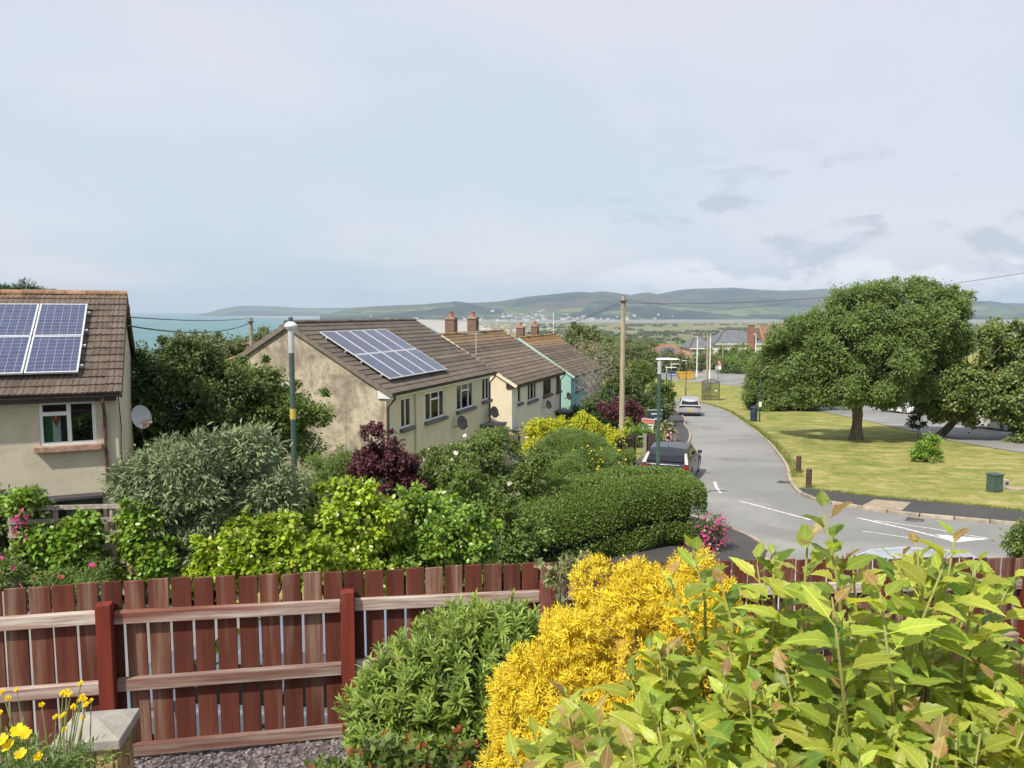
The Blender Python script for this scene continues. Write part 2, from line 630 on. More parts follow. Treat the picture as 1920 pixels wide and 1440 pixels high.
def clumps(E, ncl, per, rc, size, tmpl, zmin=None, inward=0.25, droop=0.25, sv=0.35, flat=0.8, up=0.5, rng=RNG, fill=0.0, skip=None, stray=0.08, gap=None):
    """leaf clumps over a crown: (V,F,tint), clump centres"""
    E = np.array(E, dtype=float)
    c, cn = ell_surface(E, ncl, rng, zmin)
    ncl = len(c)
    rmean = E[:, 3:].mean()
    depth = np.abs(rng.normal(0, inward, size=(len(c), 1))) * rmean
    c = c - cn * depth
    if fill:
        k = int(len(c) * fill)
        j = rng.choice(len(E), k)
        u = unit(rng.normal(size=(k, 3))) * rng.random((k, 1)) ** 0.5 * 0.8
        ci = E[j, :3] + u * E[j, 3:]
        c = np.concatenate([c, ci]); cn = np.concatenate([cn, unit(u + 1e-6)])
        if zmin is not None:
            ok = c[:, 2] > zmin
            c, cn = c[ok], cn[ok]
    if gap:
        from mathutils import noise as _mn
        gv_ = np.array([_mn.noise(Vector(q) * gap[0]) for q in c.tolist()])
        ok = gv_ > gap[1]
        c, cn = c[ok], cn[ok]
        if len(c) < 4000:
            dm = np.linalg.norm(c[:, None, :] - c[None, :, :], axis=2)
            ok = (dm < 2.0 * rc).sum(1) > 7
            if ok.sum() > .6 * len(c):
                c, cn = c[ok], cn[ok]
    if stray:
        sm = rng.random(len(c)) < stray
        c[sm] += unit(cn[sm] + np.array([0, 0, .5]) + rng.normal(0, .3, (int(sm.sum()), 3))) * (rng.random((int(sm.sum()), 1)) * 1.8 * rc)
    rcl = rc * (0.6 + 0.8 * rng.random(len(c)))
    if stray:
        rcl[sm] *= .5
    n = len(c) * per
    ci = np.repeat(np.arange(len(c)), per)
    g = rng.normal(size=(n, 3))
    g = unit(g) * (np.abs(rng.normal(0.75, 0.3, size=(n, 1))))
    g[:, 2] *= flat
    pos = c[ci] + g * rcl[ci][:, None]
    out = unit(0.7 * cn[ci] + 0.8 * g + rng.normal(0, 0.35, size=(n, 3)))
    d = unit(out + rng.normal(0, 0.55, size=(n, 3)) + np.array([0, 0, -droop]))
    nrm = unit(out * 0.7 + np.array([0, 0, up]) + np.array(SUNV) * 0.4 + rng.normal(0, 0.45, size=(n, 3)))   # leaves turn to the light
    sz = size * (1 - sv / 2 + sv * rng.random(n))
    ct = rng.random(len(c))
    tint = np.clip(0.45 * ct[ci] + 0.55 * rng.random(n), 0, 1)
    if zmin is not None:
        ok = pos[:, 2] > zmin - 0.05
        pos, d, nrm, sz, tint = pos[ok], d[ok], nrm[ok], sz[ok], tint[ok]
    if skip is not None:
        ok = ~skip(pos)
        pos, d, nrm, sz, tint = pos[ok], d[ok], nrm[ok], sz[ok], tint[ok]
    return leaf_arrays(pos, d, nrm, sz, tmpl, tint), c
def lobed(E, n, r, rng=RNG, zmin=None, squash=0.8):
    """break a crown into many rounded lobes over a shrunken core"""
    c, cn = ell_surface(E, n, rng, zmin, .85)
    rr_ = r * (0.55 + 0.9 * rng.random(len(c)))
    off = (rr_ * rng.uniform(.25, .95, len(c)))[:, None]
    c = c - cn * off
    lob = np.concatenate([c, np.stack([rr_, rr_, rr_ * squash], 1)], 1)
    core = np.array(E, dtype=float)
    core[:, 3:] *= 0.72
    return np.concatenate([lob, core])
def epx(px, py, Y, rx, ry, ryd=None):
    """ellipsoid centred at pixel/depth, radii given in pixels (depth radius defaults to x radius)"""
    p = P(px, py, Y)
    k = Y / FPX
    return (p.x, p.y, p.z, rx * k, (ryd if ryd is not None else rx) * k, ry * k)
# ================================================================== materials in use
def m_asphalt(name, c, dark=0.75, warm=(1, 1, 1)):
    m = M(name)
    co = m.coord('World')
    big = m.noise(co, 0.16, 5, 0.6, 0.6)
    mid = m.noise(co, 1.3, 6, 0.65)
    fine = m.noise(co, 38, 3, 0.6)
    a = m.mix(m.ramp(big, 0.35, 0.65), tuple(x * dark for x in c), tuple(x * 1.12 for x in c))
    a = m.mix(m.ramp(mid, 0.3, 0.75, 0, 0.35), a, tuple(x * 0.7 for x in c))
    a = m.mix(m.ramp(fine, 0.35, 0.7, 0, 0.3), a, tuple(min(1, x * 1.5) for x in c))
    # thin sealed cracks
    v = m.n('ShaderNodeTexVoronoi', feature='DISTANCE_TO_EDGE')
    v.inputs['Scale'].default_value = 0.13
    mp = m.n('ShaderNodeMapping')
    nz = m.n('ShaderNodeTexNoise'); nz.inputs['Scale'].default_value = 0.6
    m.l(co, nz.inputs['Vector'])
    ad = m.n('ShaderNodeVectorMath', operation='MULTIPLY_ADD')
    m.l(nz.outputs['Color'], ad.inputs[0]); ad.inputs[1].default_value = (1.6, 1.6, 0); m.l(co, ad.inputs[2])
    m.l(ad.outputs[0], v.inputs['Vector'])
    a = m.mix(m.ramp(v.outputs['Distance'], 0.0, 0.0022, 0.4, 0.0), a, tuple(x * 0.35 for x in c))
    m.col(a)
    m.rough(0.85)
    m.b.inputs['Specular IOR Level'].default_value = 0.25
    m.bump(fine, 0.25, 0.01)
    return m.m
MAT = {}
MAT['road'] = m_asphalt('road_asphalt', (0.255, 0.252, 0.238))
MAT['tarmac'] = m_asphalt('pavement_tarmac', (0.075, 0.072, 0.07), 0.8)
MAT['kerb'] = plain('kerb_stone', (0.34, 0.29, 0.22), 0.85, 0.25, 5, 0.4, rv=0.15)
MAT['paint'] = plain('road_paint', (0.62, 0.62, 0.58), 0.7, 0.35, 9, kind='World')
MAT['paving'] = plain('tan_paving', (0.33, 0.27, 0.19), 0.85, 0.2, 4, 0.3)
def m_lawn():
    m = M('lawn_grass')
    co = m.coord('World')
    st = m.coord('World', (0.9, 1.3, 1))
    big = m.noise(co, 0.11, 5, 0.6, 0.4)
    mid = m.noise(st, 0.8, 6, 0.65, 0.5)
    fine = m.noise(co, 9, 5, 0.7)
    a = m.mix(m.ramp(big, 0.36, 0.62), (0.20, 0.225, 0.05), (0.31, 0.30, 0.085))
    a = m.mix(m.ramp(mid, 0.47, 0.66, 0, 0.9), a, (0.47, 0.39, 0.17))
    a = m.mix(m.ramp(mid, 0.47, 0.32, 0, 0.75), a, (0.12, 0.18, 0.035))
    a = m.mix(m.ramp(fine, 0.35, 0.7, 0, 0.5), a, (0.14, 0.155, 0.04))
    v = m.noise(co, 2.4, 4, 0.7)
    w2 = m.noise(m.coord('World', (1.1, 0.55, 1)), 2.3, 6, 0.7, .8)
    a = m.mix(m.ramp(w2, 0.52, 0.68, 0, 0.7), a, (0.44, 0.36, 0.16))
    a = m.mix(m.ramp(w2, 0.46, 0.34, 0, 0.6), a, (0.13, 0.175, 0.04))
    a = m.mix(m.ramp(v, 0.66, 0.74, 0, 0.6), a, (0.20, 0.13, 0.07))
    m.col(a); m.rough(0.95)
    m.b.inputs['Specular IOR Level'].default_value = 0.15
    m.bump(fine, 0.8, 0.05)
    return m.m
MAT['lawn'] = m_lawn()

def axis(*seg):
    out = []
    for a, b, s in seg:
        out += list(np.arange(a, b, s))
    out.append(seg[-1][1])
    return out
# ================================================================== ground
gx = axis((-220, -40, 9), (-40, 45, 0.9), (45, 260, 8))
gy = axis((-8, 8, 2), (8, 105, 0.9), (105, 200, 2.5), (200, 470, 9))
gv = [(x, y, hgt(x, y)) for y in gy for x in gx]
nx = len(gx)
gf = [(j * nx + i, j * nx + i + 1, (j + 1) * nx + i + 1, (j + 1) * nx + i) for j in range(len(gy) - 1) for i in range(nx - 1)]
# leave the ground out under our own raised garden
gf = [f for f in gf if not (max(gv[k][1] for k in f) < 5.0 and -9 < gv[f[0]][0] < 5)]
struct('ground', np_mesh('ground', np.array(gv), np.array(gf), MAT['lawn'], smooth=True))

def drape(name, poly, mat, off=0.03, step=1.0, parent=None, kind='structure', hf=None):
    """flat outline laid over the ground as a sheet that follows its relief"""
    hf = hf or hgt
    bm = bmesh.new()
    vs = [bm.verts.new((p[0], p[1], 0)) for p in poly]
    bm.faces.new(vs)
    xs = [p[0] for p in poly]; ys = [p[1] for p in poly]
    for lo, hi, no in ((min(xs), max(xs), (1, 0, 0)), (min(ys), max(ys), (0, 1, 0))):
        k = math.floor(lo / step) + 1
        while k * step < hi:
            bmesh.ops.bisect_plane(bm, geom=bm.verts[:] + bm.edges[:] + bm.faces[:], dist=1e-5,
                                   plane_co=(k * step * no[0], k * step * no[1], 0), plane_no=no)
            k += 1
    bmesh.ops.triangulate(bm, faces=bm.faces[:])
    for v in bm.verts:
        v.co.z = hf(v.co.x, v.co.y) + off
    bmesh.ops.recalc_face_normals(bm, faces=bm.faces[:])
    for f in bm.faces:
        if f.normal.z < 0:
            f.normal_flip()
        f.smooth = True
    me = bpy.data.meshes.new(name)
    bm.to_mesh(me); bm.free()
    me.materials.append(mat)
    o = link(name, me, parent)
    if kind:
        o['kind'] = kind
    return o

def xy(*pts):
    return [tuple(gp(a, b).xy) for a, b in pts]
KERB_R = xy((1466, 862), (1477, 882), (1480, 900), (1490, 918), (1510, 934), (1560, 947), (1620, 957), (1690, 967), (1750, 973), (1830, 980), (1920, 989)) + [(20, 18.2), (26, 14.6), (40, 7)]
MAIN_R = [(7, 126), (15, 110), (19.5, 97), (21, 86), (20.6, 77), (19.6, 69), (18, 60.2), (16.5, 52), (14.9, 44.5), (13.0, 37.2)]
MAIN_L = [(12.6, 56), (11.8, 51), (10.3, 44.5), (7.9, 37), (5.4, 31), (4.7, 26), (5.6, 22.4), (6.3, 20.6), (6.35, 18.6), (5.6, 17.2), (3.5, 15.9), (0, 14.3), (-4, 13.0), (-14, 12.0)]
FAR_L = [(0, 122), (9, 107), (13.4, 95), (15.3, 86), (15.6, 76), (14.9, 68), (13.6, 60.2)]
road_poly = FAR_L + MAIN_L + [(-14, 6.4), (-4, 6.5), (0, 7.3), (5.5, 8.7), (12, 8), (40, -5)] + KERB_R[::-1] + MAIN_R[::-1]
def smooth_line(pts, k=4):
    out = []
    n = len(pts)
    for i in range(n - 1):
        p0, p1, p2, p3 = (Vector(pts[max(i - 1, 0)]), Vector(pts[i]), Vector(pts[i + 1]), Vector(pts[min(i + 2, n - 1)]))
        for j in range(k):
            t = j / k
            q = 0.5 * (2 * p1 + (p2 - p0) * t + (2 * p0 - 5 * p1 + 4 * p2 - p3) * t * t + (3 * p1 - p0 - 3 * p2 + p3) * t ** 3)
            out.append(tuple(q))
    return out + [tuple(pts[-1])]
SM_L = smooth_line(FAR_L + MAIN_L)
SM_R = smooth_line(MAIN_R[:-1] + KERB_R)
road_poly = SM_L + [(-14, 6.4), (-4, 6.5), (0, 7.3), (5.5, 8.7), (12, 8), (40, -5)] + SM_R[::-1]
drape('road', road_poly, MAT['road'], 0.03, 1.0)
# second road behind the green
R2_NEAR = [(2, 130), (24, 128), (34, 115), (36, 97)] + xy((1510, 765), (1560, 776), (1700, 806), (1790, 829), (1920, 850)) + [(34, 30), (44, 20)]
R2_FAR = [(52, 24), (40, 36)] + xy((1920, 814), (1830, 797), (1740, 781), (1655, 765)) + [(43, 97), (42, 118), (60, 130)]
drape('road', R2_NEAR + R2_FAR + [(60, 138), (2, 138)], MAT['road'], 0.03, 1.5)
drape('road', [(-40, 138.2), (90, 138.2), (90, 147), (-40, 147)], MAT['road'], 0.03, 3)
# pavements are raised behind kerbs
def offset_line(line, d):
    out = []
    for i, p in enumerate(line):
        a = Vector(line[max(i - 1, 0)]); b = Vector(line[min(i + 1, len(line) - 1)])
        t = (b - a).normalized()
        out.append((p[0] - t.y * d, p[1] + t.x * d))
    return out
pv = KERB_R[3:]
pav_out = xy((1500, 921), (1545, 926), (1640, 938), (1740, 947), (1830, 955), (1920, 966)) + [(21.2, 19.6), (27, 16.2), (40, 9)]
pavement_r = drape('pavement', pv + pav_out[::-1], MAT['tarmac'], 0.12, 1.0)
patch_poly = xy((1612, 957), (1640, 943), (1708, 949), (1690, 965))
drape('pavement', patch_poly, MAT['paving'], 0.128, 1.0)
pavement_l = drape('pavement', [(5.6, 22.4), (6.3, 20.6), (6.35, 18.6), (5.6, 17.2), (3.5, 15.9), (0, 14.3), (-4, 13.0), (-9, 12.4), (-9, 13.6), (-4, 14.2), (-2, 17), (2.2, 18.6), (3.5, 19.4), (4.2, 21.0), (3.4, 26), (4.1, 31.3), (6.4, 37.4), (8.8, 45), (10.2, 51.3), (11.2, 56), (12.2, 60.5), (13.4, 68), (14.0, 76), (15.6, 76), (14.9, 68), (13.6, 60.2), (12.6, 56), (11.8, 51), (10.3, 44.5), (7.9, 37), (5.4, 31), (4.7, 26)], MAT['tarmac'], 0.12, 1.0)
pavement_l['label'] = 'dark tarmac pavement past the hedge and gardens'
# kerb stones, one piece each
def kerbs(line, parent, width=0.13, top=0.13, length=0.92, gap=0.012, lim=300):
    pts = [Vector((a, b, 0)) for a, b in line]
    acc, n = 0.0, 0
    cum = [0.0]
    for a, b in zip(pts, pts[1:]):
        cum.append(cum[-1] + (b - a).length)
    k = max(1, round(cum[-1] / length))
    ss = [cum[-1] * i / k for i in range(k + 1)]
    q = [Vector((float(np.interp(u, cum, [p.x for p in pts])), float(np.interp(u, cum, [p.y for p in pts])), 0)) for u in ss]
    segs = list(zip(q, q[1:]))
    for a, b in segs[:lim]:
        za, zb = hgt(a.x, a.y), hgt(b.x, b.y)
        t = (b - a).normalized()
        A = Vector((a.x, a.y, za + top - 0.12)) + t * gap
        B = Vector((b.x, b.y, zb + top - 0.12)) - t * gap
        mb = MB().bar(A, B, width, 0.25 + random.uniform(-.006, .012))
        part('kerb_stone', mb, MAT['kerb'], parent, bevel=0.015)
NKR = (len(MAIN_R) - 1) * 4
kerbs(SM_R[NKR - 4:], pavement_r)
kerbs(SM_R[8:NKR - 3][::-1], pavement_r, width=0.1, top=0.07, length=1.1, lim=110)
kerbs(SM_L[12:-4], pavement_l, lim=110)
# worn grass edge creeping over the tarmac beside the main road
# painted marks
def mark(pix, w):
    pts = [gp(a, b) for a, b in pix]
    l = [tuple(p.xy) for p in pts]
    a = offset_line(l, w / 2); b = offset_line(l, -w / 2)
    return drape('road_marking', a + b[::-1], MAT['paint'], 0.036, 1.0)
mark([(1340, 905), (1343, 915), (1351, 926)], 0.11)
mark([(1386, 941), (1450, 958), (1520, 977)], 0.10)
mark([(1617, 998), (1660, 1004), (1705, 1011)], 0.07)
mark([(1608, 973), (1700, 994), (1785, 1016)], 0.12)
mark([(1640, 978), (1740, 992), (1852, 1012)], 0.07)
# repair patches and gully grates
patch_m = m_asphalt('patch_asphalt', (0.215, 0.212, 0.20), 0.85)
drape('road_patch', xy((1430, 985), (1520, 1003), (1490, 1018), (1405, 998)), patch_m, 0.0335, 1.0)
drape('road_patch', xy((1318, 800), (1350, 802), (1352, 808), (1317, 806)), patch_m, 0.0335, 1.0)
drape('road_patch', xy((1352, 858), (1402, 862), (1405, 868), (1352, 864)), patch_m, 0.0335, 1.0)
iron = plain('cast_iron', (0.06, 0.055, 0.05), .7, .2)
for (a, b), lb in (((1474, 905), 'iron gully grate by the kerb below the bollards'), ((1718, 975), 'iron gully grate by the tan paving patch')):
    g_ = gp(a, b)
    t_ = thing('gully_grate', lb, 'grate', (g_.x - .15, g_.y - .2, hgt(g_.x - .15, g_.y - .2) + .032), R(-35))
    part('frame', MB().box((0, -.21, .004), (.46, .04, .02)).box((0, .21, .004), (.46, .04, .02)).box((-.21, 0, .004), (.04, .38, .02)).box((.21, 0, .004), (.04, .38, .02)), iron, t_)
    for k in range(6):
        part('bar', MB().box((-.16 + k * .064, 0, .003), (.028, .38, .016)), iron, t_)
drape('road_marking', xy((1752, 1004), (1855, 1013), (1788, 1020)), MAT['paint'], 0.0362, 1.0)

# ================================================================== sea, plain, beach, hills
SEA = -60.0
def m_sea():
    m = M('sea_water')
    co = m.coord('World', (0.004, 0.0015, 1))
    f = m.noise(co, 1.0, 6, 0.6)
    g = m.noise(m.coord('World', (0.03, 0.008, 1)), 1.0, 5, 0.6)
    a = m.mix(m.ramp(f, 0.35, 0.65), (0.075, 0.185, 0.20), (0.105, 0.225, 0.235))
    a = m.mix(m.ramp(g, 0.62, 0.8, 0, 0.25), a, (0.16, 0.33, 0.34))
    m.col(a); m.rough(0.55)
    m.b.inputs['Specular IOR Level'].default_value = 0.3
    m.bump(g, 0.3, 1.0)
    return m.m
struct('sea', MB().quad((-60000, 150, SEA), (40000, 150, SEA), (40000, 60000, SEA), (-60000, 60000, SEA)).mesh('sea', m_sea()))

shore_px = [(905, 660), (890, 640), (862, 622), (838, 612), (806, 603.5), (720, 598.8), (600, 596.5), (470, 594.6)]
def atz(px, py, z):
    u = (px - 960) / FPX; v = (720 - py) / FPX
    D = CP + v * SP
    Y = z / ((v * CP - SP) / D)
    return (u / D * Y, Y)
shore = [atz(a, b, SEA) for a, b in shore_px]
shore = [(-40, 300), (-60, 700)] + shore
sh_y = np.array([p[1] for p in shore]); sh_x = np.array([p[0] for p in shore])
def m_plain():
    m = M('coastal_plain')
    co = m.coord('World', (0.001, 0.001, 1))
    big = m.noise(m.coord('World', (0.0007, 0.0022, 1)), 1.0, 6, 0.6)
    med = m.noise(m.coord('World', (0.006, 0.012, 1)), 1.0, 6, 0.65)
    y = m.sep(m.coord('World'))[1]
    v = m.n('ShaderNodeTexVoronoi')
    v.inputs['Scale'].default_value = 1.0
    m.l(m.coord('World', (0.0035, 0.0065, 1)), v.inputs['Vector'])
    fld = m.mix(m.n('ShaderNodeSeparateColor').outputs[0] if False else m.ramp(m.noise(v.outputs['Color'], 3.0, 0, 0), 0.3, 0.7), (0.12, 0.185, 0.05), (0.21, 0.24, 0.085))
    e = m.n('ShaderNodeTexVoronoi', feature='DISTANCE_TO_EDGE')
    m.l(m.coord('World', (0.0035, 0.0065, 1)), e.inputs['Vector'])
    fld = m.mix(m.ramp(e.outputs['Distance'], 0.0, 0.03, 0.8, 0), fld, (0.04, 0.06, 0.025))
    heath = m.mix(m.ramp(med, 0.42, 0.62), (0.26, 0.235, 0.12), (0.12, 0.14, 0.06))
    a = m.mix(m.ramp(m.math('ADD', y, m.math('MULTIPLY', big, 1200.0)), 2150, 2420), fld, heath)
    a = m.mix(m.ramp(big, 0.58, 0.66, 0, 0.6), a, (0.07, 0.09, 0.045))
    # tidal flats of the estuary
    a = m.mix(m.ramp(m.math('ADD', y, m.math('MULTIPLY', big, 1500.0)), 5200, 5800), a, (0.24, 0.23, 0.20))
    m.col(a); m.rough(0.95); m.b.inputs['Specular IOR Level'].default_value = 0.1
    return m.m
py_rows = [430] + list(np.geomspace(480, 16000, 70))
pv_, pf_ = [], []
NC = 24
for y in py_rows:
    xl = float(np.interp(y, sh_y, sh_x))
    if y > sh_y[-1]:
        xl = sh_x[-1] - (y - sh_y[-1]) * 0.5
    xr = y * 1.3 + 300
    for i in range(NC + 1):
        t = i / NC
        pv_.append((xl + (xr - xl) * t ** 1.4, y, SEA + 1.2 * min(1, t * 14) - 0.2))
for j in range(len(py_rows) - 1):
    for i in range(NC):
        a = j * (NC + 1) + i
        pf_.append((a, a + 1, a + NC + 2, a + NC + 1))
struct('coastal_plain', np_mesh('coastal_plain', np.array(pv_), np.array(pf_), m_plain()))
# pale sand along the shore
bv, bf = [], []
rows_b = list(np.geomspace(600, sh_y[-1], 60))
for y in rows_b:
    xl = float(np.interp(y, sh_y, sh_x))
    w = 40 + 0.035 * y
    bv += [(xl - w * 0.55, y, SEA + 0.15), (xl + w * 0.25, y, SEA + 0.9), (xl + w, y, SEA + 1.6)]
for j in range(len(rows_b) - 1):
    for i in range(2):
        a = j * 3 + i
        bf.append((a, a + 1, a + 4, a + 3))
struct('beach', np_mesh('beach', np.array(bv), np.array(bf), plain('sand', (0.40, 0.36, 0.31), 0.8, 0.15, 0.01, kind='World')))
# estuary channel: a pale ribbon of water in front of the hills
ev, ef = [], []
for i, x in enumerate(np.linspace(-300, 9500, 40)):
    y0 = 4650 + 160 * math.sin(x * 0.0012) + x * 0.05
    ev += [(x, y0, SEA + 1.5), (x, y0 + 230 + 90 * math.sin(x * 0.003), SEA + 1.5)]
    if i: ef.append((2 * i - 2, 2 * i, 2 * i + 1, 2 * i - 1))
struct('estuary', np_mesh('estuary', np.array(ev), np.array(ef), plain('estuary_water', (0.27, 0.31, 0.34), 0.45, 0.12, 0.004, kind='World')))

def m_hill():
    m = M('hillside')
    co = m.coord('World', (0.0011, 0.0011, 0.0030))
    big = m.noise(co, 1.0, 7, 0.6, 0.5)
    med = m.noise(co, 4.5, 6, 0.62)
    v = m.n('ShaderNodeTexVoronoi')
    v.inputs['Scale'].default_value = 5.5
    m.l(co, v.inputs['Vector'])
    e = m.n('ShaderNodeTexVoronoi', feature='DISTANCE_TO_EDGE')
    e.inputs['Scale'].default_value = 5.5
    m.l(co, e.inputs['Vector'])
    z = m.sep(m.coord('World'))[2]
    fld = m.mix(m.ramp(m.noise(v.outputs['Color'], 2.0, 0, 0), 0.3, 0.7), (0.075, 0.11, 0.04), (0.17, 0.185, 0.075))
    fld = m.mix(m.ramp(e.outputs['Distance'], 0.0, 0.05, 0.7, 0), fld, (0.035, 0.055, 0.025))
    moor = m.mix(m.ramp(med, 0.4, 0.65), (0.085, 0.07, 0.045), (0.05, 0.062, 0.032))
    wood = m.mix(m.ramp(med, 0.35, 0.65), (0.014, 0.023, 0.016), (0.03, 0.045, 0.024))
    zz = m.math('ADD', z, m.math('MULTIPLY', m.math('SUBTRACT', big, 0.5), 420.0))
    a = m.mix(m.ramp(zz, 40, 90), fld, moor)
    a = m.mix(m.ramp(big, 0.43, 0.50, 1.0, 0.0), a, wood)
    a = m.mix(m.ramp(zz, 10, -50, 0, 0.75), a, wood)
    m.col(a); m.rough(1.0); m.b.inputs['Specular IOR Level'].default_value = 0.05
    return m.m
HILL = m_hill()
from mathutils import noise as mnoise
def hill(profile, yc, yb, label, seed, back=2500, amp=55):
    pxs = np.arange(profile[0][0], profile[-1][0] + 1, 6.0)
    prof = np.interp(pxs, [p[0] for p in profile], [p[1] for p in profile])
    NR = 34
    V, F = [], []
    for i, (px, py) in enumerate(zip(pxs, prof)):
        cr = P(px, py, yc)
        for j in range(NR + 1):
            t = j / NR
            if t <= 0.8:
                s = t / 0.8
                y = yb + (yc - yb) * s
                hfrac = (0.62 * s + 0.38 * s * s * (3 - 2 * s)) if s < 1 else 1
                x = cr.x * (0.55 + 0.45 * (y / yc)) + cr.x * 0.0
                x = cr.x * (y / yc)
                z = SEA + (cr.z - SEA) * hfrac
                nz = mnoise.fractal(Vector((x * 0.0012 + seed, y * 0.0009, 0)), 0.9, 2.1, 5)
                z += amp * nz * math.sin(math.pi * min(1, s)) * min(1.0, (cr.z - SEA) / 160)
            else:
                s = (t - 0.8) / 0.2
                y = yc + back * s
                x = cr.x * (y / yc)
                z = cr.z + (SEA - cr.z) * s * s
            V.append((x, y, z))
    for i in range(len(pxs) - 1):
        for j in range(NR):
            a = i * (NR + 1) + j
            F.append((a, a + NR + 1, a + NR + 2, a + 1))
    return struct('hills', np_mesh('hills', np.array(V), np.array(F), HILL, smooth=True), label)
AMPK = 1
hill([(372, 589.5), (392, 586), (408, 580.5), (425, 577.5), (442, 574), (465, 573), (490, 573.5), (520, 574.5), (560, 577), (600, 577.5), (640, 577), (720, 577), (800, 579)], 14500, 12500, 'low blue headland beyond the bay', 3.1, 1500, 20)
hill([(600, 590.5), (622, 588), (640, 581), (660, 577), (700, 574), (760, 571.5), (820, 570), (880, 568), (930, 565.5), (960, 561), (990, 556), (1020, 553), (1060, 549), (1085, 546.5), (1110, 548), (1130, 545.5), (1150, 548), (1175, 552), (1200, 556), (1240, 561), (1300, 570), (1340, 580)], 8800, 6300, 'long moorland ridge above the white seaside town', 9.4, 2000, 95)
hill([(1130, 575), (1170, 562), (1200, 556), (1235, 551), (1270, 544), (1300, 541.5), (1340, 540), (1380, 539), (1400, 541), (1440, 544), (1470, 545), (1510, 544), (1545, 541), (1570, 543), (1620, 548), (1680, 550), (1740, 552), (1790, 558), (1815, 564), (1850, 567), (1890, 571), (1930, 571), (2000, 566), (2100, 562), (2300, 560)], 10800, 6400, 'high rounded hills across the estuary', 21.7, 3000, 130)

# small houses of the far town and the village by the beach: one per object
def far_house_mesh(name, wall, roof, l=9, w=7, h=4.6, rh=2.6):
    mb = MB()
    mb.cm = 0
    mb.box((0, 0, h / 2), (l, w, h))
    mb.raw([(-l / 2, 0, h + rh), (-l / 2, -w / 2, h), (-l / 2, w / 2, h)], [(0, 2, 1)])
    mb.raw([(l / 2, 0, h + rh), (l / 2, -w / 2, h), (l / 2, w / 2, h)], [(0, 1, 2)])
    mb.cm = 1
    e = 0.3
    mb.quad((-l / 2 - e, -w / 2 - e, h - .2), (l / 2 + e, -w / 2 - e, h - .2), (l / 2 + e, 0, h + rh + .1), (-l / 2 - e, 0, h + rh + .1))
    mb.quad((l / 2 + e, w / 2 + e, h - .2), (-l / 2 - e, w / 2 + e, h - .2), (-l / 2 - e, 0, h + rh + .1), (l / 2 + e, 0, h + rh + .1))
    return mb.mesh(name, [wall, roof])
w_white = plain('far_white_wall', (0.6, 0.59, 0.57), 0.8, 0.05)
w_cream = plain('far_cream_wall', (0.62, 0.55, 0.45), 0.8, 0.08)
r_slate = plain('far_slate_roof', (0.14, 0.15, 0.17), 0.7, 0.1)
r_red = plain('far_red_roof', (0.28, 0.13, 0.09), 0.8, 0.1)
FARM = [far_house_mesh('far_house', w_white, r_slate), far_house_mesh('far_house', w_cream, r_slate, 11, 7), far_house_mesh('far_house', w_white, r_red, 8, 7), far_house_mesh('far_house', w_white, r_slate, 16, 8, 7, 3)]
HILLS_OBJ = [o for o in bpy.data.objects if o.name.startswith('hills')]
rr = random.Random(5)
bpy.context.view_layer.update()
def far_at(px, py, y_fallback):
    d = P(px, py, 1000).normalized()
    best = None
    for o in HILLS_OBJ[1:]:
        ok, loc, no, idx = o.ray_cast(Vector((0, 0, 0)), d)
        if ok and (best is None or loc.y < best.y):
            best = loc
    if best is None:
        x, y = atz(px, max(py, 600), SEA)
        best = Vector((x, y, SEA + 0.5))
    return best
def far_house(p, sc, label, group):
    k_ = rr.randrange(4)
    o = link('far_house', FARM[k_], None, p, rr.uniform(-0.6, 0.6))
    label = ('tiny white slate roofed house ', 'tiny cream house ', 'tiny white house with a red roof ', 'long white building ')[k_] + label
    o.scale = (sc, sc, sc)
    tag(o, label, 'house', group)
for i in range(95):
    px = rr.choice([rr.gauss(1000, 45), rr.gauss(960, 60), rr.uniform(660, 1160), rr.gauss(1120, 70)])
    py = 602 - abs(rr.gauss(0, 5)) if not (940 < px < 1070) else 602 - abs(rr.gauss(4, 7))
    far_house(far_at(px, py, 6400) - Vector((0, 0, 1)), rr.uniform(1.3, 2.4), 'of the far town under the moorland ridge', 'houses of the far town under the hills')
for i in range(62):
    t = rr.random()
    py = 606 + 22 * t ** 1.3
    x, y = atz(rr.uniform(858 + 30 * t, 1035 + 25 * t), py, SEA)
    far_house(Vector((x, y, SEA + 0.7)), rr.uniform(0.75, 1.05), 'of the shore village on the coastal plain', 'houses of the shore village on the plain')
# scrub and hedgerow clumps on the plain
bp, bn = [], []
for i in range(95):
    y = rr.uniform(1000, 3600)
    x = rr.uniform(0.02, 0.62) * y
    k = rr.randint(3, 12)
    dx = rr.uniform(10, 26)
    for j in range(k):
        bp.append((x + j * dx * rr.uniform(.6, 1.2), y + rr.uniform(-6, 6), SEA + 1.5, rr.uniform(6, 11), rr.uniform(4, 7), rr.uniform(2.5, 6)))
Bp = np.array(bp)
nb = len(Bp)
kk = 9
cidx = np.repeat(np.arange(nb), kk * 6)
u_ = unit(RNG.normal(size=(len(cidx), 3)))
u_[:, 2] = np.abs(u_[:, 2])
pp = Bp[cidx, :3] + u_ * Bp[cidx, 3:]
scr = leaf_arrays(pp, unit(u_ + RNG.normal(0, .5, u_.shape)), u_, np.full(len(pp), 4.0), T_HEART)
o = link('scrub', np_mesh('scrub', scr[0], scr[1], leafmat('scrub_leaf', (0.06, 0.075, 0.035), 0.1, 0.02, 0.4), scr[2]))
tag(o, 'dark scrub and hedgerows dotted over the coastal plain', 'scrub', kind='stuff')
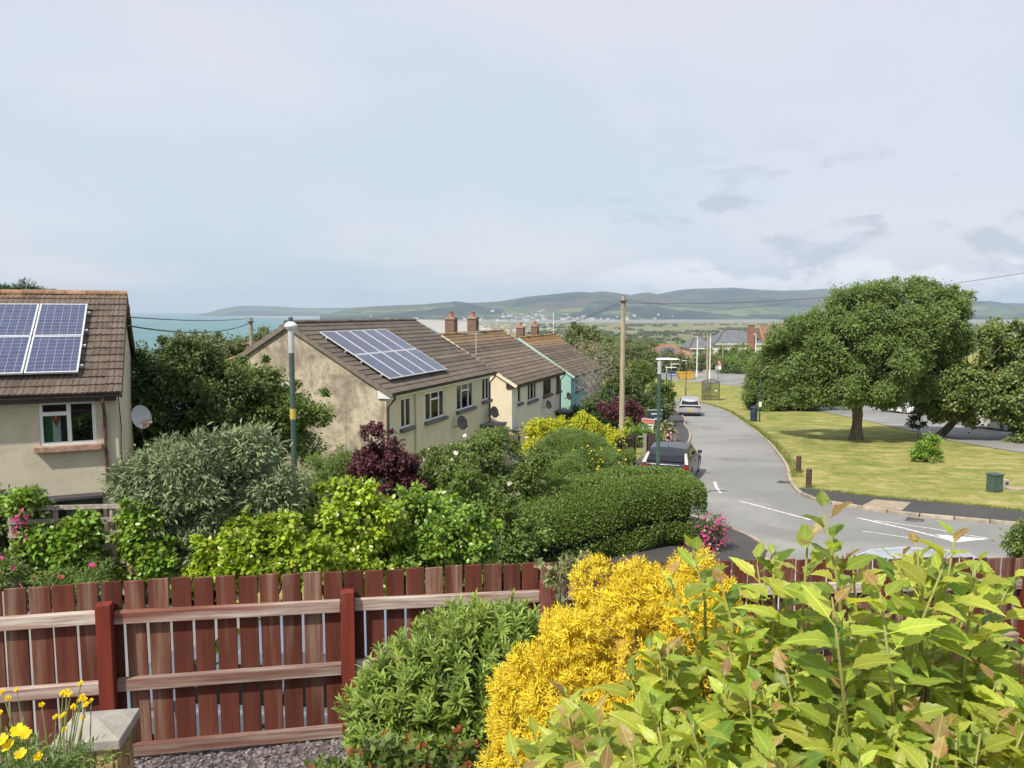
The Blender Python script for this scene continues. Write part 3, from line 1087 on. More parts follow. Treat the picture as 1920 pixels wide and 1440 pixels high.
# ================================================================== house materials
def m_render(name, c, stain, dirt=0.5, sc=0.5, streak=0.4, dark=None):
    """painted render with blotchy weathering and rain streaks"""
    m = M(name)
    co = m.coord('Object')
    a1 = m.noise(co, sc, 8, 0.68, 0.5)
    a2 = m.noise(co, sc * 5, 7, 0.65)
    st = m.noise(m.coord('Object', (2.2, 2.2, 0.18)), 1.0, 6, 0.6)
    a = m.mix(m.ramp(a1, 0.36, 0.64, 0, dirt), c, stain)
    a = m.mix(m.ramp(a2, 0.45, 0.72, 0, dirt * 0.7), a, tuple(x * 0.62 for x in stain))
    a = m.mix(m.ramp(st, 0.5, 0.75, 0, streak), a, tuple(x * 0.75 for x in stain))
    a = m.mix(m.ramp(a2, 0.45, 0.25, 0, 0.35), a, tuple(min(1, x * 1.15) for x in c))
    m.col(a); m.rough(0.92); m.b.inputs['Specular IOR Level'].default_value = 0.2
    m.bump(m.noise(co, 26, 4, 0.65), 0.35, 0.02)
    return m.m
def m_tile(name, c, lichen, dark, moss=0.5, top=None):
    m = M(name)
    co = m.coord('World')
    a1 = m.noise(co, 1.1, 7, 0.7)
    a2 = m.noise(co, 7.0, 6, 0.7)
    a = m.mix(m.ramp(a1, 0.35, 0.65), c, tuple(x * 1.35 for x in c))
    a = m.mix(m.ramp(a2, 0.55, 0.72, 0, moss), a, dark)
    a = m.mix(m.ramp(m.noise(co, 3.2, 7, 0.75), 0.60, 0.72, 0, 0.55), a, lichen)
    if top:
        z = m.sep(m.coord('World'))[2]
        f = m.math('MULTIPLY', m.ramp(z, top[0], top[1], 0, 1), m.ramp(m.noise(co, 1.5, 6, 0.7), 0.35, 0.6, 0.15, 1))
        a = m.mix(m.math('MULTIPLY', f, 0.6), a, top[2])
    a = m.hsv(a, 0.5, 1, m.ramp(m.rnd(), 0, 1, 0.8, 1.2, False))
    m.col(a); m.rough(0.95); m.b.inputs['Specular IOR Level'].default_value = 0.15
    m.bump(a2, 0.5, 0.02)
    return m.m
MAT['upvc'] = plain('white_plastic_frame', (0.72, 0.73, 0.73), 0.4, 0.04)
MAT['brownwood'] = plain('brown_window_frame', (0.10, 0.06, 0.035), 0.5, 0.1)
MAT['glass'] = glassmat('window_glass')
MAT['gutter'] = plain('dark_gutter', (0.035, 0.03, 0.03), 0.45, 0.15)
MAT['brown_pipe'] = plain('brown_pipe', (0.10, 0.045, 0.035), 0.5, 0.15)
MAT['slate_sill'] = plain('grey_slate_sill', (0.11, 0.115, 0.125), 0.7, 0.2)
MAT['pink_sill'] = plain('worn_red_sill', (0.34, 0.21, 0.16), 0.8, 0.3, 8)
MAT['curtain'] = plain('pale_curtain', (0.42, 0.44, 0.34), 0.9, 0.1)
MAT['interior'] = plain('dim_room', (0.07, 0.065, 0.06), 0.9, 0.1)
MAT['alu'] = plain('panel_frame_metal', (0.66, 0.68, 0.70), 0.35, 0.05, metal=0.3)
MAT['brick'] = None
def m_brick(name, c1, c2, mortar, sc=9.0):
    m = M(name)
    b = m.n('ShaderNodeTexBrick')
    b.inputs['Color1'].default_value = (*c1, 1); b.inputs['Color2'].default_value = (*c2, 1); b.inputs['Mortar'].default_value = (*mortar, 1)
    b.inputs['Scale'].default_value = sc
    b.inputs['Mortar Size'].default_value = 0.03
    b.inputs['Brick Width'].default_value = 1.0; b.inputs['Row Height'].default_value = 0.36
    co = m.coord('Object')
    s = m.sep(co)
    cb = m.n('ShaderNodeCombineXYZ')
    m.l(m.math('ADD', s[0], s[1]), cb.inputs[0]); m.l(s[2], cb.inputs[1])
    m.l(cb.outputs[0], b.inputs['Vector'])
    m.col(m.mix(m.ramp(m.noise(co, 7, 6, .7), .4, .7, 0, .5), b.outputs[0], tuple(x * .4 for x in c1)))
    m.rough(0.95)
    return m.m
MAT['chimney'] = m_brick('chimney_brick', (0.21, 0.115, 0.075), (0.13, 0.085, 0.065), (0.24, 0.21, 0.18), 4.4)
MAT['pot'] = plain('clay_pot', (0.34, 0.14, 0.09), 0.85, 0.2)
def m_solar(name, nu, nv, c, line, rows):
    """dark cells with a pale grid printed under the glass; panel local x,y run over 0..1"""
    m = M(name)
    s = m.sep(m.coord('Object'))
    def grid(v, n, w):
        f = m.math('FRACT', m.math('MULTIPLY', v, float(n)))
        d = m.math('ABSOLUTE', m.math('SUBTRACT', f, 0.5))
        return m.math('GREATER_THAN', d, 0.5 - w)
    g = m.math('MAXIMUM', grid(s[0], nu, 0.035), grid(s[1], nv, 0.035))
    bus = m.math('MULTIPLY', grid(m.math('ADD', s[0], 0.0), nu * 3, 0.05), 0.35)
    ce = m.noise(m.coord('Object', (nu, nv, 1), rnd=True), 1.0, 3, 0.6)
    a = m.mix(m.ramp(ce, 0.3, 0.7), c, tuple(x * 1.7 for x in c))
    a = m.mix(m.math('MAXIMUM', m.math('MULTIPLY', g, rows), m.math('MULTIPLY', bus, rows)), a, line)
    m.col(a); m.rough(0.14); m.b.inputs['Specular IOR Level'].default_value = 0.6
    m.b.inputs['Coat Weight'].default_value = 0.3
    m.b.inputs['Coat Roughness'].default_value = 0.05
    return m.m
MAT['cells_blue'] = m_solar('blue_cells', 6, 10, (0.028, 0.036, 0.082), (0.27, 0.29, 0.36), 0.8)
MAT['cells_dark'] = m_solar('dark_cells', 6, 10, (0.022, 0.03, 0.075), (0.16, 0.18, 0.24), 0.45)

# ================================================================== house builder
def wall_sheet(mb, x0, x1, z0, z1, holes, y=0.0, rev=0.12, wavy=0.0):
    """wall in the local xz plane facing -y with rectangular openings and their reveals"""
    xs = sorted({x0, x1, *[h[0] for h in holes], *[h[1] for h in holes]})
    zs = sorted({z0, z1, *[h[2] for h in holes], *[h[3] for h in holes]})
    for a, b in zip(xs, xs[1:]):
        for c, d in zip(zs, zs[1:]):
            if any(h[0] <= a and b <= h[1] and h[2] <= c and d <= h[3] for h in holes):
                continue
            mb.quad((a, y, c), (b, y, c), (b, y, d), (a, y, d))
    for a, b, c, d in holes:
        mb.quad((a, y, c), (a, y, d), (a, y + rev, d), (a, y + rev, c))
        mb.quad((b, y, d), (b, y, c), (b, y + rev, c), (b, y + rev, d))
        mb.quad((a, y, d), (b, y, d), (b, y + rev, d), (a, y + rev, d))
        mb.quad((b, y, c), (a, y, c), (a, y + rev, c), (b, y + rev, c))
def window(parent, x0, x1, z0, z1, frame, sillm, bars=(), topl=(), y=0.05, sill=0.16, curtain=True, fw=0.06, sill_over=0.1):
    """window with frame bars, one pane per light, sill; x/z in wall coordinates"""
    w = thing('window', None, None, (0, 0, 0))
    w.parent = parent
    mb = MB()
    mb.box(((x0 + x1) / 2, y, z0 + fw / 2), (x1 - x0, 0.07, fw))
    mb.box(((x0 + x1) / 2, y, z1 - fw / 2), (x1 - x0, 0.07, fw))
    e = fw
    mb.box((x0 + fw / 2, y, (z0 + z1) / 2), (fw, 0.066, z1 - z0 - 2 * e))
    mb.box((x1 - fw / 2, y, (z0 + z1) / 2), (fw, 0.066, z1 - z0 - 2 * e))
    cols = [x0] + [x0 + (x1 - x0) * b for b in bars] + [x1]
    for b in cols[1:-1]:
        mb.box((b, y - 0.003, (z0 + z1) / 2), (fw * 1.15, 0.06, z1 - z0 - 2 * e))
    lights = []
    for i, (a, b) in enumerate(zip(cols, cols[1:])):
        tl = [t for k, t in topl if k == i]
        if tl:
            zt = z0 + (z1 - z0) * tl[0]
            mb.box(((a + b) / 2, y - 0.006, zt), (b - a - fw, 0.056, fw * 1.2))
            lights += [(a, b, z0, zt), (a, b, zt, z1)]
        else:
            lights.append((a, b, z0, z1))
    part('frame', mb, frame, w, bevel=0.006)
    for a, b, c, d in lights:
        part('pane', MB().box(((a + b) / 2, y + 0.004, (c + d) / 2), (b - a - fw * .6, 0.008, d - c - fw * .6)), MAT['glass'], w)
    if sill:
        mb = MB()
        mb.box(((x0 + x1) / 2, -0.05, z0 - sill / 2 - 0.002), (x1 - x0 + 2 * sill_over, 0.22, sill))
        part('sill', mb, sillm, w, bevel=0.01)
    if curtain:
        mb = MB()
        for a, b in ((x0, x0 + (x1 - x0) * .3), (x1 - (x1 - x0) * .27, x1)):
            n = 10
            pts = [(a + (b - a) * k / n, y + 0.2 + 0.025 * math.sin(k * 2.1)) for k in range(n + 1)]
            for p, q in zip(pts, pts[1:]):
                mb.quad((p[0], p[1], z0), (q[0], q[1], z0), (q[0], q[1], z1), (p[0], p[1], z1))
        part('curtain', mb, MAT['curtain'], w)
    return w
def dish(parent, loc, r, aim, mat, arm, rust=None):
    """satellite dish: bowl, feed arm with receiver, wall bracket"""
    t = thing('satellite_dish', None, None, loc)
    t.parent = parent
    mb = MB()
    prof = [(r * k / 7, 0.22 * r * (k / 7) ** 2) for k in range(8)]
    mb.lathe([(max(a, 1e-5), b) for a, b in prof] + [(r * 1.015, 0.225 * r), (r, 0.2 * r)] + [(max(a, 1e-5), b - 0.012) for a, b in prof[::-1][1:]], 24)
    q = Vector(aim).normalized().to_track_quat('Z', 'Y')
    bowl = part('bowl', mb, mat, t, smooth=True)
    bowl.rotation_mode = 'QUATERNION'; bowl.rotation_quaternion = q
    tip = q @ Vector((0, -0.62 * r, 1.05 * r)); rim = q @ Vector((0, -0.97 * r, 0.2 * r))
    mb = MB().tube([rim, tip], 0.012, 6)
    part('feed_arm', mb, arm, t)
    part('receiver', MB().tube([tip + (q @ Vector((0, 0, -0.05))), tip + (q @ Vector((0, 0, 0.03)))], [0.035, 0.025], 8), arm, t)
    part('bracket', MB().tube([q @ Vector((0, 0, -0.005)), q @ Vector((0, 0, -0.1)), Vector((0, 0.16, -0.16)), Vector((0, 0.30, -0.16))], 0.02, 6), arm, t)
    return t
def course_mesh(x0, x1, g, roll=0.11, amp=0.018, th=0.035, seg=4):
    """one course of rolled tiles: local x along the eaves, y up the slope (0..g), z out of the roof"""
    n = max(4, int((x1 - x0) / roll * seg))
    V, F = [], []
    for i in range(n + 1):
        x = x0 + (x1 - x0) * i / n
        w = amp * max(0.0, math.sin(2 * math.pi * (x / roll))) ** 0.8
        V += [(x, -0.02, -0.01), (x, -0.02, th + w), (x, g * 1.04, 0.004 + w)]
    for i in range(n):
        a = i * 3
        F += [(a, a + 3, a + 4, a + 1), (a + 1, a + 4, a + 5, a + 2)]
    me = bpy.data.meshes.new('tile_course')
    me.from_pydata(V, [], F)
    return me
def slope_frame(eave, up_dir, along):
    """matrix: local x=along eaves, y=up the slope, z=normal; origin at eave"""
    x = Vector(along).normalized(); y = Vector(up_dir).normalized(); z = x.cross(y)
    m = Matrix((x, y, z)).transposed().to_4x4()
    m.translation = Vector(eave)
    return m
def add_roof(h, L, Wd, ez, rise, tilem, ridgem, over=0.3, verge=0.12, gauge=0.31, objs_from=None, cols=None):
    """pitched roof of tile courses on both slopes, ridge tiles, deck below"""
    run = Wd / 2 + over
    slope = rise / (Wd / 2)
    s_len = math.hypot(run, run * slope)
    n = int(round(s_len / gauge))
    g = s_len / n
    e_z = ez - over * slope
    ridge_z = ez + rise
    deck = MB()
    for s in (0, 1):
        yb = -over if s == 0 else Wd + over
        deck.quad((-verge, yb, e_z - 0.03), (L + verge, yb, e_z - 0.03), (L + verge, Wd / 2, ridge_z - 0.03), (-verge, Wd / 2, ridge_z - 0.03))
    part('roof_deck', deck, MAT['gutter'], h)
    cm = course_mesh(-verge, L + verge, g)
    cm.materials.append(tilem)
    for s in (0, 1):
        if s == 0:
            fr = slope_frame((0, -over, e_z), (0, 1, slope), (1, 0, 0))
        else:
            fr = slope_frame((L, Wd + over, e_z), (0, -1, slope), (-1, 0, 0))
        for k in range(n):
            if s == 0 and cols is not None:
                break
            o = link('tile_course', cm, h)
            o.matrix_local = fr @ Matrix.Translation((random.uniform(-.02, .02), k * g, random.uniform(0, 0.006)))
    if cols is not None:
        # single tiles where they can be told apart
        tw, x_first = cols
        tm = []
        for v in range(4):
            c = course_mesh(0.0, tw - 0.004, g, roll=tw / 3, seg=4)
            c.name = 'roof_tile'
            for vv in c.vertices:
                vv.co.z += random.uniform(-.002, .003)
            c.materials.append(tilem)
            tm.append(c)
        fr = slope_frame((0, -over, e_z), (0, 1, slope), (1, 0, 0))
        ncol = int((L + 2 * verge) / tw)
        xr = L + verge
        rest = MB()
        for k in range(n):
            for j in range(ncol):
                x = xr - (j + 1) * tw
                if x < x_first:
                    break
                o = link('roof_tile', random.choice(tm), h)
                o.matrix_local = fr @ Matrix.Translation((x, k * g, random.uniform(0, 0.012))) @ Matrix.Rotation(random.uniform(-.012, .012), 4, 'Z')
            c2 = course_mesh(-verge, x + tw, g)
            mtx = fr @ Matrix.Translation((0, k * g, 0.003))
            rest.raw([mtx @ v.co for v in c2.vertices], [tuple(p.vertices) for p in c2.polygons])
            bpy.data.meshes.remove(c2)
        o = part('tile_field', rest, tilem, h)
        o['kind'] = 'stuff'
    rt = MB()
    nseg = int((L + 2 * verge) / 0.45)
    rl = (L + 2 * verge) / nseg
    v = []
    for i in range(7):
        a = math.pi * i / 6
        v.append((0.13 * math.cos(a), 0.10 * math.sin(a)))
    for e in (0, rl - 0.01):
        for y, z in v:
            rt.v.append((e, y, z * (1.0 if e else 1.06)))
    for i in range(6):
        rt.f.append((i, i + 1, i + 8, i + 7)); rt.mi.append(0)
    rt.f.append(tuple(range(7))); rt.mi.append(0)
    rt.f.append(tuple(range(7, 14))[::-1]); rt.mi.append(0)
    rme = rt.mesh('ridge_tile', ridgem)
    for i in range(nseg):
        link('ridge_tile', rme, h, (-verge + i * rl, Wd / 2, ridge_z - 0.01 + random.uniform(-.006, .006)))
    return e_z, slope
def gable(mb, x, Wd, ez, rise, z0, flip):
    pts = [(x, 0, z0), (x, Wd, z0), (x, Wd, ez), (x, Wd / 2, ez + rise), (x, 0, ez)]
    mb.quad(*(pts if flip else pts[::-1]))
def panel_array(h, fr, nx_, ny_, pw, ph, x0, y0, cells, gap=0.025):
    """solar panels on a roof slope; each panel is a part with frame and cells"""
    pm = MB()
    f = 0.035
    pm.box((0.5 * pw, f / 2, 0), (pw, f, 0.04)); pm.box((0.5 * pw, ph - f / 2, 0), (pw, f, 0.04))
    pm.box((f / 2, ph / 2, 0), (f, ph - 2 * f, 0.04)); pm.box((pw - f / 2, ph / 2, 0), (f, ph - 2 * f, 0.04))
    fme = pm.mesh('panel_frame', MAT['alu'])
    cme = MB().box((0.5, 0.5, 0), (1 - 0.05, 1 - 0.03, 0.6)).mesh('panel_cells', cells)
    for i in range(nx_):
        for j in range(ny_):
            p = thing('solar_panel', None, None)
            p.parent = h
            p.matrix_local = fr @ Matrix.Translation((x0 + i * (pw + gap), y0 + j * (ph + gap), 0.16))
            link('panel_frame', fme, p)
            c = link('panel_cells', cme, p)
            c.scale = (pw, ph, 0.045)
    rail = MB()
    for j in range(ny_):
        for q in (0.22, 0.78):
            rail.box((x0 + nx_ * (pw + gap) / 2, y0 + j * (ph + gap) + q * ph, 0.105), (nx_ * (pw + gap) + 0.1, 0.04, 0.06))
    r_ = part('mounting_rail', rail, MAT['alu'], h)
    r_.matrix_local = fr
def eave_trim(h, L, over, e_z, fascia, gutterm, verge=0.12, box=None, pipe_x=None, pipem=None, z0=0):
    part('fascia', MB().box((L / 2, -over + 0.06, e_z - 0.09), (L + 0.02, 0.025, 0.18)), fascia, h)
    part('soffit', MB().box((L / 2, -over / 2 + 0.03, e_z - 0.172), (L + 0.02, over - 0.07, 0.02)), fascia, h)
    g = MB()
    n = 6
    for i in range(n):
        a0, a1 = math.pi * (1 + i / n), math.pi * (1 + (i + 1) / n)
        r = 0.065
        yc, zc_ = -over - 0.03, e_z - 0.03
        g.quad((-verge, yc + r * math.cos(a0), zc_ + r * math.sin(a0)), (L + verge, yc + r * math.cos(a0), zc_ + r * math.sin(a0)),
               (L + verge, yc + r * math.cos(a1), zc_ + r * math.sin(a1)), (-verge, yc + r * math.cos(a1), zc_ + r * math.sin(a1)))
    part('gutter', g, gutterm, h)
    for k, x in enumerate(pipe_x or []):
        part('downpipe', MB().tube([(x, -over - 0.03, e_z - 0.09), (x, -over - 0.03, e_z - 0.2), (x, -0.06, e_z - 0.5), (x, -0.06, z0)], 0.036, 8), pipem or gutterm, h)
    if box:
        for x in (-0.02, L + 0.02):
            part('eave_box_end', MB().prism([(x - 0.05, -over + 0.02, e_z - 0.19), (x - 0.05, 0.3, e_z - 0.19), (x - 0.05, 0.3, e_z - 0.05 + 0.3 * 0.55), (x - 0.05, -over + 0.02, e_z + 0.01)], (0.1, 0, 0)), box, h)
def verge_board(h, x, over, e_z, slope, Wd, mat, w=0.17):
    b = MB()
    rz = e_z + (Wd / 2 + over) * slope
    for y0, y1 in ((-over, Wd / 2), (Wd + over, Wd / 2)):
        b.bar((x, y0, e_z - 0.08), (x, y1, rz - 0.08), 0.04, w)
    part('verge_board', b, mat, h)
def chimney(h, x, y, ridge_z, w=0.56, d=0.5, hgt_=1.0, pots=1):
    c = part('chimney', MB().box((x, y, ridge_z - 0.5 + (hgt_ + 0.5) / 2), (d, w, hgt_ + 0.5)), MAT['chimney'], h)
    part('chimney_cap', MB().box((x, y, ridge_z + hgt_ + 0.035), (d + 0.1, w + 0.1, 0.07)).box((x, y, ridge_z + hgt_ + 0.10), (d - 0.06, w - 0.06, 0.06)), plain('mortar_cap', (0.30, 0.22, 0.16), .9, .2), c)
    for k in range(pots):
        part('chimney_pot', MB().lathe([(0.15, 0), (0.13, 0.06), (0.115, 0.25), (0.14, 0.27), (0.14, 0.31), (0.09, 0.31), (0.085, 0.1)], 12, (x, y + (k - (pots - 1) / 2) * 0.3, ridge_z + hgt_ + 0.12)), MAT['pot'], c)

# ---------------- the house close by on the left, solar panels towards us
DIR0 = Vector((0.917, 0.4, 0)).normalized()
W0, L0, RISE0 = 7.6, 9.0, 2.02
tile0 = m_tile('brown_roof_tile', (0.115, 0.09, 0.074), (0.33, 0.29, 0.23), (0.035, 0.022, 0.022), 0.75, (0.2, 0.62, (0.24, 0.15, 0.07)))
ridge0 = plain('ridge_terracotta', (0.27, 0.15, 0.085), 0.9, 0.3, 5, 0.4, rv=0.2)
cream0 = m_render('cream_render', (0.57, 0.52, 0.40), (0.44, 0.39, 0.30), 0.4, 0.6, 0.15)
corner0 = Vector((-8.4, 16.5, 0)) + Vector((-0.4, 0.917, 0)) * 0.33
org0 = corner0 - DIR0 * (L0 + 0.1)
EZ0 = -1.55
GZ0 = -6.9
h0 = thing('house', 'cream house with blue solar panels over its window, beside the silvery shrub', 'house', (org0.x, org0.y, 0), math.atan2(DIR0.y, DIR0.x), None)
def lx0(px, py=790):
    """local x on the front wall of this house for a pixel column"""
    u = (px - 960) / FPX; v = (720 - py) / FPX
    m_ = u / (CP + v * SP)
    return (m_ * org0.y - org0.x) / (DIR0.x - m_ * DIR0.y)
wx0, wx1 = lx0(73), lx0(180)
def zfor(px, py, lx, org, d):
    Y = org.y + d.y * lx
    return P(px, py, Y).z
wz1, wz0 = zfor(126, 752, (wx0 + wx1) / 2, org0, DIR0), zfor(126, 834, (wx0 + wx1) / 2, org0, DIR0)
lw1 = zfor(126, 934, (wx0 + wx1) / 2, org0, DIR0)
mb = MB()
holes0 = [(wx0, wx1, wz0, wz1), (wx0 - 1.6, lx0(193, 940), lw1 - 1.3, lw1)]
holes0 += [(wx0 - 4.2, wx0 - 2.9, wz0, wz1)]
wall_sheet(mb, 0, L0, GZ0, EZ0, holes0)
gable(mb, L0, W0, EZ0, RISE0, GZ0, True)
gable(mb, 0, W0, EZ0, RISE0, GZ0, False)
mb.quad((L0, W0, GZ0), (0, W0, GZ0), (0, W0, EZ0), (L0, W0, EZ0))
part('wall', mb, cream0, h0)
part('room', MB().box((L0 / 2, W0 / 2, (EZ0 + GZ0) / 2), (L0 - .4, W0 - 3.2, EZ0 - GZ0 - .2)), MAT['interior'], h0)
window(h0, wx0, wx1, wz0, wz1, MAT['upvc'], MAT['pink_sill'], (0.52,), ((0, 0.72),), curtain=False, sill=0.12, fw=0.07)
window(h0, wx0 - 4.2, wx0 - 2.9, wz0, wz1, MAT['upvc'], MAT['pink_sill'], (0.5,), ((0, 0.72),))
window(h0, wx0 - 1.6, lx0(193, 940), lw1 - 1.3, lw1, MAT['gutter'], MAT['slate_sill'], (0.33, 0.66), (), curtain=True, fw=0.09)
part('door_canopy', MB().box(((wx0 - 1.7 + lx0(193, 940)) / 2, -0.16, lw1 + 0.05), (lx0(193, 940) - wx0 + 1.75, 0.34, 0.07)), plain('dark_board', (0.05, 0.045, 0.05), .6, .2), h0, bevel=0.01)
e0, sl0 = add_roof(h0, L0, W0, EZ0, RISE0, tile0, ridge0, cols=(0.33, L0 - 4.9))
eave_trim(h0, L0, 0.3, e0, MAT['gutter'], plain('brown_gutter', (0.055, 0.042, 0.04), 0.4, 0.2), pipe_x=[lx0(197)], pipem=MAT['brown_pipe'], z0=GZ0)
fr0 = slope_frame((0, -0.3, e0), (0, 1, sl0), (1, 0, 0))
# panel grid: right edge at px 160-176, two rows
s_len0 = math.hypot(W0 / 2 + 0.3, (W0 / 2 + 0.3) * sl0)
panel_array(h0, fr0, 5, 2, 1.0, 1.56, L0 - 0.70 - 5 * 1.025, 0.60, MAT['cells_blue'])
verge_board(h0, L0 + 0.11, 0.3, e0, sl0, W0, plain('verge_mortar', (0.16, 0.13, 0.11), .9, .2), 0.10)
part('cable', MB().tube([(L0 + 0.02, 0.25, EZ0 - 0.3), (L0 + 0.03, 0.6, EZ0 - 1.0), (L0 + 0.02, 0.35, EZ0 - 1.5), (L0 + 0.02, 0.4, EZ0 - 2.4)], 0.012, 5), MAT['gutter'], h0)
dz0 = P(258, 783, 17.3)
dl = Matrix.Rotation(-math.atan2(DIR0.y, DIR0.x), 3, 'Z') @ (dz0 - Vector((org0.x, org0.y, 0)))
rusty = M('rusty_grey_dish')
_c = rusty.coord('Object')
_z = rusty.sep(_c)
_f = rusty.math('MULTIPLY', rusty.ramp(rusty.noise(_c, 7, 5, .7), .42, .58), rusty.ramp(_z[1], -0.02, -0.16))
rusty.col(rusty.mix(_f, (0.40, 0.40, 0.40), (0.32, 0.11, 0.04))); rusty.rough(0.6)
d0 = dish(h0, (L0 + 0.42, dl.y if 0 < dl.y < 2.5 else 0.9, dz0.z), 0.27, (0.75, -0.75, 0.28), rusty.m, MAT['alu'])
d0.rotation_euler.z = 0
# the flag hung behind the left casement
fl_x0, fl_x1 = wx0 + 0.08, wx0 + (wx1 - wx0) * 0.5
fz1, fz0 = wz0 + (wz1 - wz0) * 0.70, wz0 + 0.03
wv = lambda x, z: 0.10 + 0.012 * math.sin(x * 40 + z * 3)
m_fl = [plain('flag_green', (0.03, 0.17, 0.06), .9, .1), plain('flag_white', (0.68, 0.68, 0.66), .9, .05), plain('flag_black', (0.02, 0.018, 0.02), .9, .1), plain('flag_red', (0.42, 0.10, 0.05), .9, .1)]
mb = MB()
for k in range(3):
    mb.cm = k
    a, b = fl_x0 + (fl_x1 - fl_x0) * k / 3, fl_x0 + (fl_x1 - fl_x0) * (k + 1) / 3
    n = 6
    for i in range(n):
        for j in range(6):
            xa, xb = a + (b - a) * i / n, a + (b - a) * (i + 1) / n
            za, zb = fz0 + (fz1 - fz0) * j / 6, fz0 + (fz1 - fz0) * (j + 1) / 6
            mb.quad((xa, wv(xa, za), za), (xb, wv(xb, za), za), (xb, wv(xb, zb), zb), (xa, wv(xa, zb), zb))
mb.cm = 3
mx_ = (fl_x0 + fl_x1) / 2
mb.quad((fl_x0 + .1, wv(fl_x0, fz1) - 0.016, fz1), (mx_, 0.078, fz1 - (fz1 - fz0) * 0.42), (fl_x1 - .1, wv(fl_x1, fz1) - 0.016, fz1))
fo = link('flag', mb.mesh('flag', m_fl), None, (org0.x, org0.y, 0), math.atan2(DIR0.y, DIR0.x))
tag(fo, 'green, white and black flag with red triangle hung inside the window', 'flag')

# ---------------- the row of three semi-detached pairs going down the hill
DR = Vector((0.326, 0.945, 0)).normalized()
INW = Vector((-DR.y, DR.x, 0))
def row_house(name_label, eave_px, eave_y, ez, L, gz, walls, tile, ridge, wins, far_px, verge_m, fascia, rise, chim=(), box=None, frames=None, extra=None, Wd=8.0, pipes=()):
    c = P(eave_px[0], eave_px[1], eave_y)
    org = Vector((c.x, c.y, 0)) + INW * 0.3
    h = thing('house', name_label, 'house', (org.x, org.y, 0), math.atan2(DR.y, DR.x))
    def lx(px, py=740):
        u = (px - 960) / FPX; v = (720 - py) / FPX
        m_ = u / (CP + v * SP)
        return (m_ * org.y - org.x) / (DR.x - m_ * DR.y)
    holes = []
    rect = []
    for w in wins:
        a, b = lx(w['x'][0], w['y'][0]), lx(w['x'][1], w['y'][0])
        a = max(a, 0.12); b = min(max(b, a + 0.4), L - 0.12)
        Y = org.y + DR.y * (a + b) / 2
        xm = sum(w['x']) / 2
        z1 = P(xm, w['y'][0], Y).z; z0 = P(xm, w['y'][1], Y).z
        z1 = min(z1, ez - 0.16)
        rect.append((a, b, z0, z1))
        holes.append((a, b, z0, z1))
    nw = len(rect)
    for (a, b, z0, z1) in rect[:nw]:
        holes.append((a, b, z0 - 2.55, z1 - 2.5))
    mbf = MB(); wall_sheet(mbf, 0, L, gz, ez, holes)
    part('front_wall', mbf, walls[0], h)
    mbg = MB()
    gable(mbg, 0, Wd, ez, rise, gz, False)
    gable(mbg, L, Wd, ez, rise, gz, True)
    mbg.quad((L, Wd, gz), (0, Wd, gz), (0, Wd, ez), (L, Wd, ez))
    part('gable_wall', mbg, walls[1], h)
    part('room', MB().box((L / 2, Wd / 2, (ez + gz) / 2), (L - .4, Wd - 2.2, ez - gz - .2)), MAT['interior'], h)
    for i, (a, b, z0, z1) in enumerate(rect):
        w = wins[i]
        for dz in (0, -2.52):
            window(h, a, b, z0 + dz - (0.03 if dz else 0), z1 + dz, w.get('m', MAT['upvc']), w.get('s', MAT['slate_sill']), w.get('bars', (0.5,)), w.get('top', ()), sill=0.14 if dz == 0 else 0.1)
    ee, sl = add_roof(h, L, Wd, ez, rise, tile, ridge)
    eave_trim(h, L, 0.3, ee, fascia, MAT['gutter'], box=box, pipe_x=[L * q for q in pipes], z0=gz)
    if verge_m:
        verge_board(h, -0.1, 0.3, ee, sl, Wd, verge_m)
        verge_board(h, L + 0.1, 0.3, ee, sl, Wd, verge_m)
    for (t, up, pots) in chim:
        chimney(h, t, Wd / 2 + 0.35, ez + rise, hgt_=up, pots=pots)
    return h, org, ee, sl, L, rise, ez, lx
tileA = m_tile('weathered_roof_tile', (0.108, 0.091, 0.078), (0.24, 0.20, 0.15), (0.04, 0.03, 0.028), 0.6)
tileB = m_tile('lichen_roof_tile', (0.118, 0.096, 0.08), (0.26, 0.21, 0.15), (0.045, 0.034, 0.03), 0.5, (-2.0, -1.1, (0.30, 0.17, 0.05)))
tileC = m_tile('orange_lichen_tile', (0.118, 0.096, 0.08), (0.25, 0.19, 0.13), (0.045, 0.035, 0.03), 0.5, (-2.9, -1.9, (0.38, 0.19, 0.04)))
ridgeA = plain('grey_ridge_tile', (0.13, 0.105, 0.085), 0.95, 0.3, 5, 0.4, rv=0.2)
ridgeB = plain('mossy_ridge_tile', (0.27, 0.17, 0.07), 0.95, 0.3, 5, 0.4, rv=0.2)
gable1 = m_render('stained_gable_render', (0.55, 0.485, 0.365), (0.25, 0.215, 0.165), 0.95, 0.9, 0.75)
front1 = m_render('pale_yellow_render', (0.60, 0.565, 0.44), (0.48, 0.44, 0.33), 0.35, 0.4, 0.25)
gable2 = m_render('cream_gable_render', (0.70, 0.62, 0.47), (0.55, 0.48, 0.36), 0.3, 0.6, 0.15)
front2 = m_render('shaded_cream_render', (0.62, 0.60, 0.55), (0.50, 0.47, 0.42), 0.3, 0.4, 0.2)  # front wall greyed in its colour for the side in shade
mint = m_render('mint_render', (0.29, 0.46, 0.42), (0.23, 0.38, 0.35), 0.4, 0.6, 0.2)
blue3 = m_render('blue_render', (0.16, 0.36, 0.45), (0.12, 0.28, 0.37), 0.35, 0.6, 0.2)
white_f = plain('white_fascia', (0.68, 0.68, 0.66), 0.5, 0.08)
dark_f = plain('black_fascia', (0.03, 0.027, 0.026), 0.5, 0.1)
casement = dict(bars=(0.30, 0.72), top=((1, 0.72),))
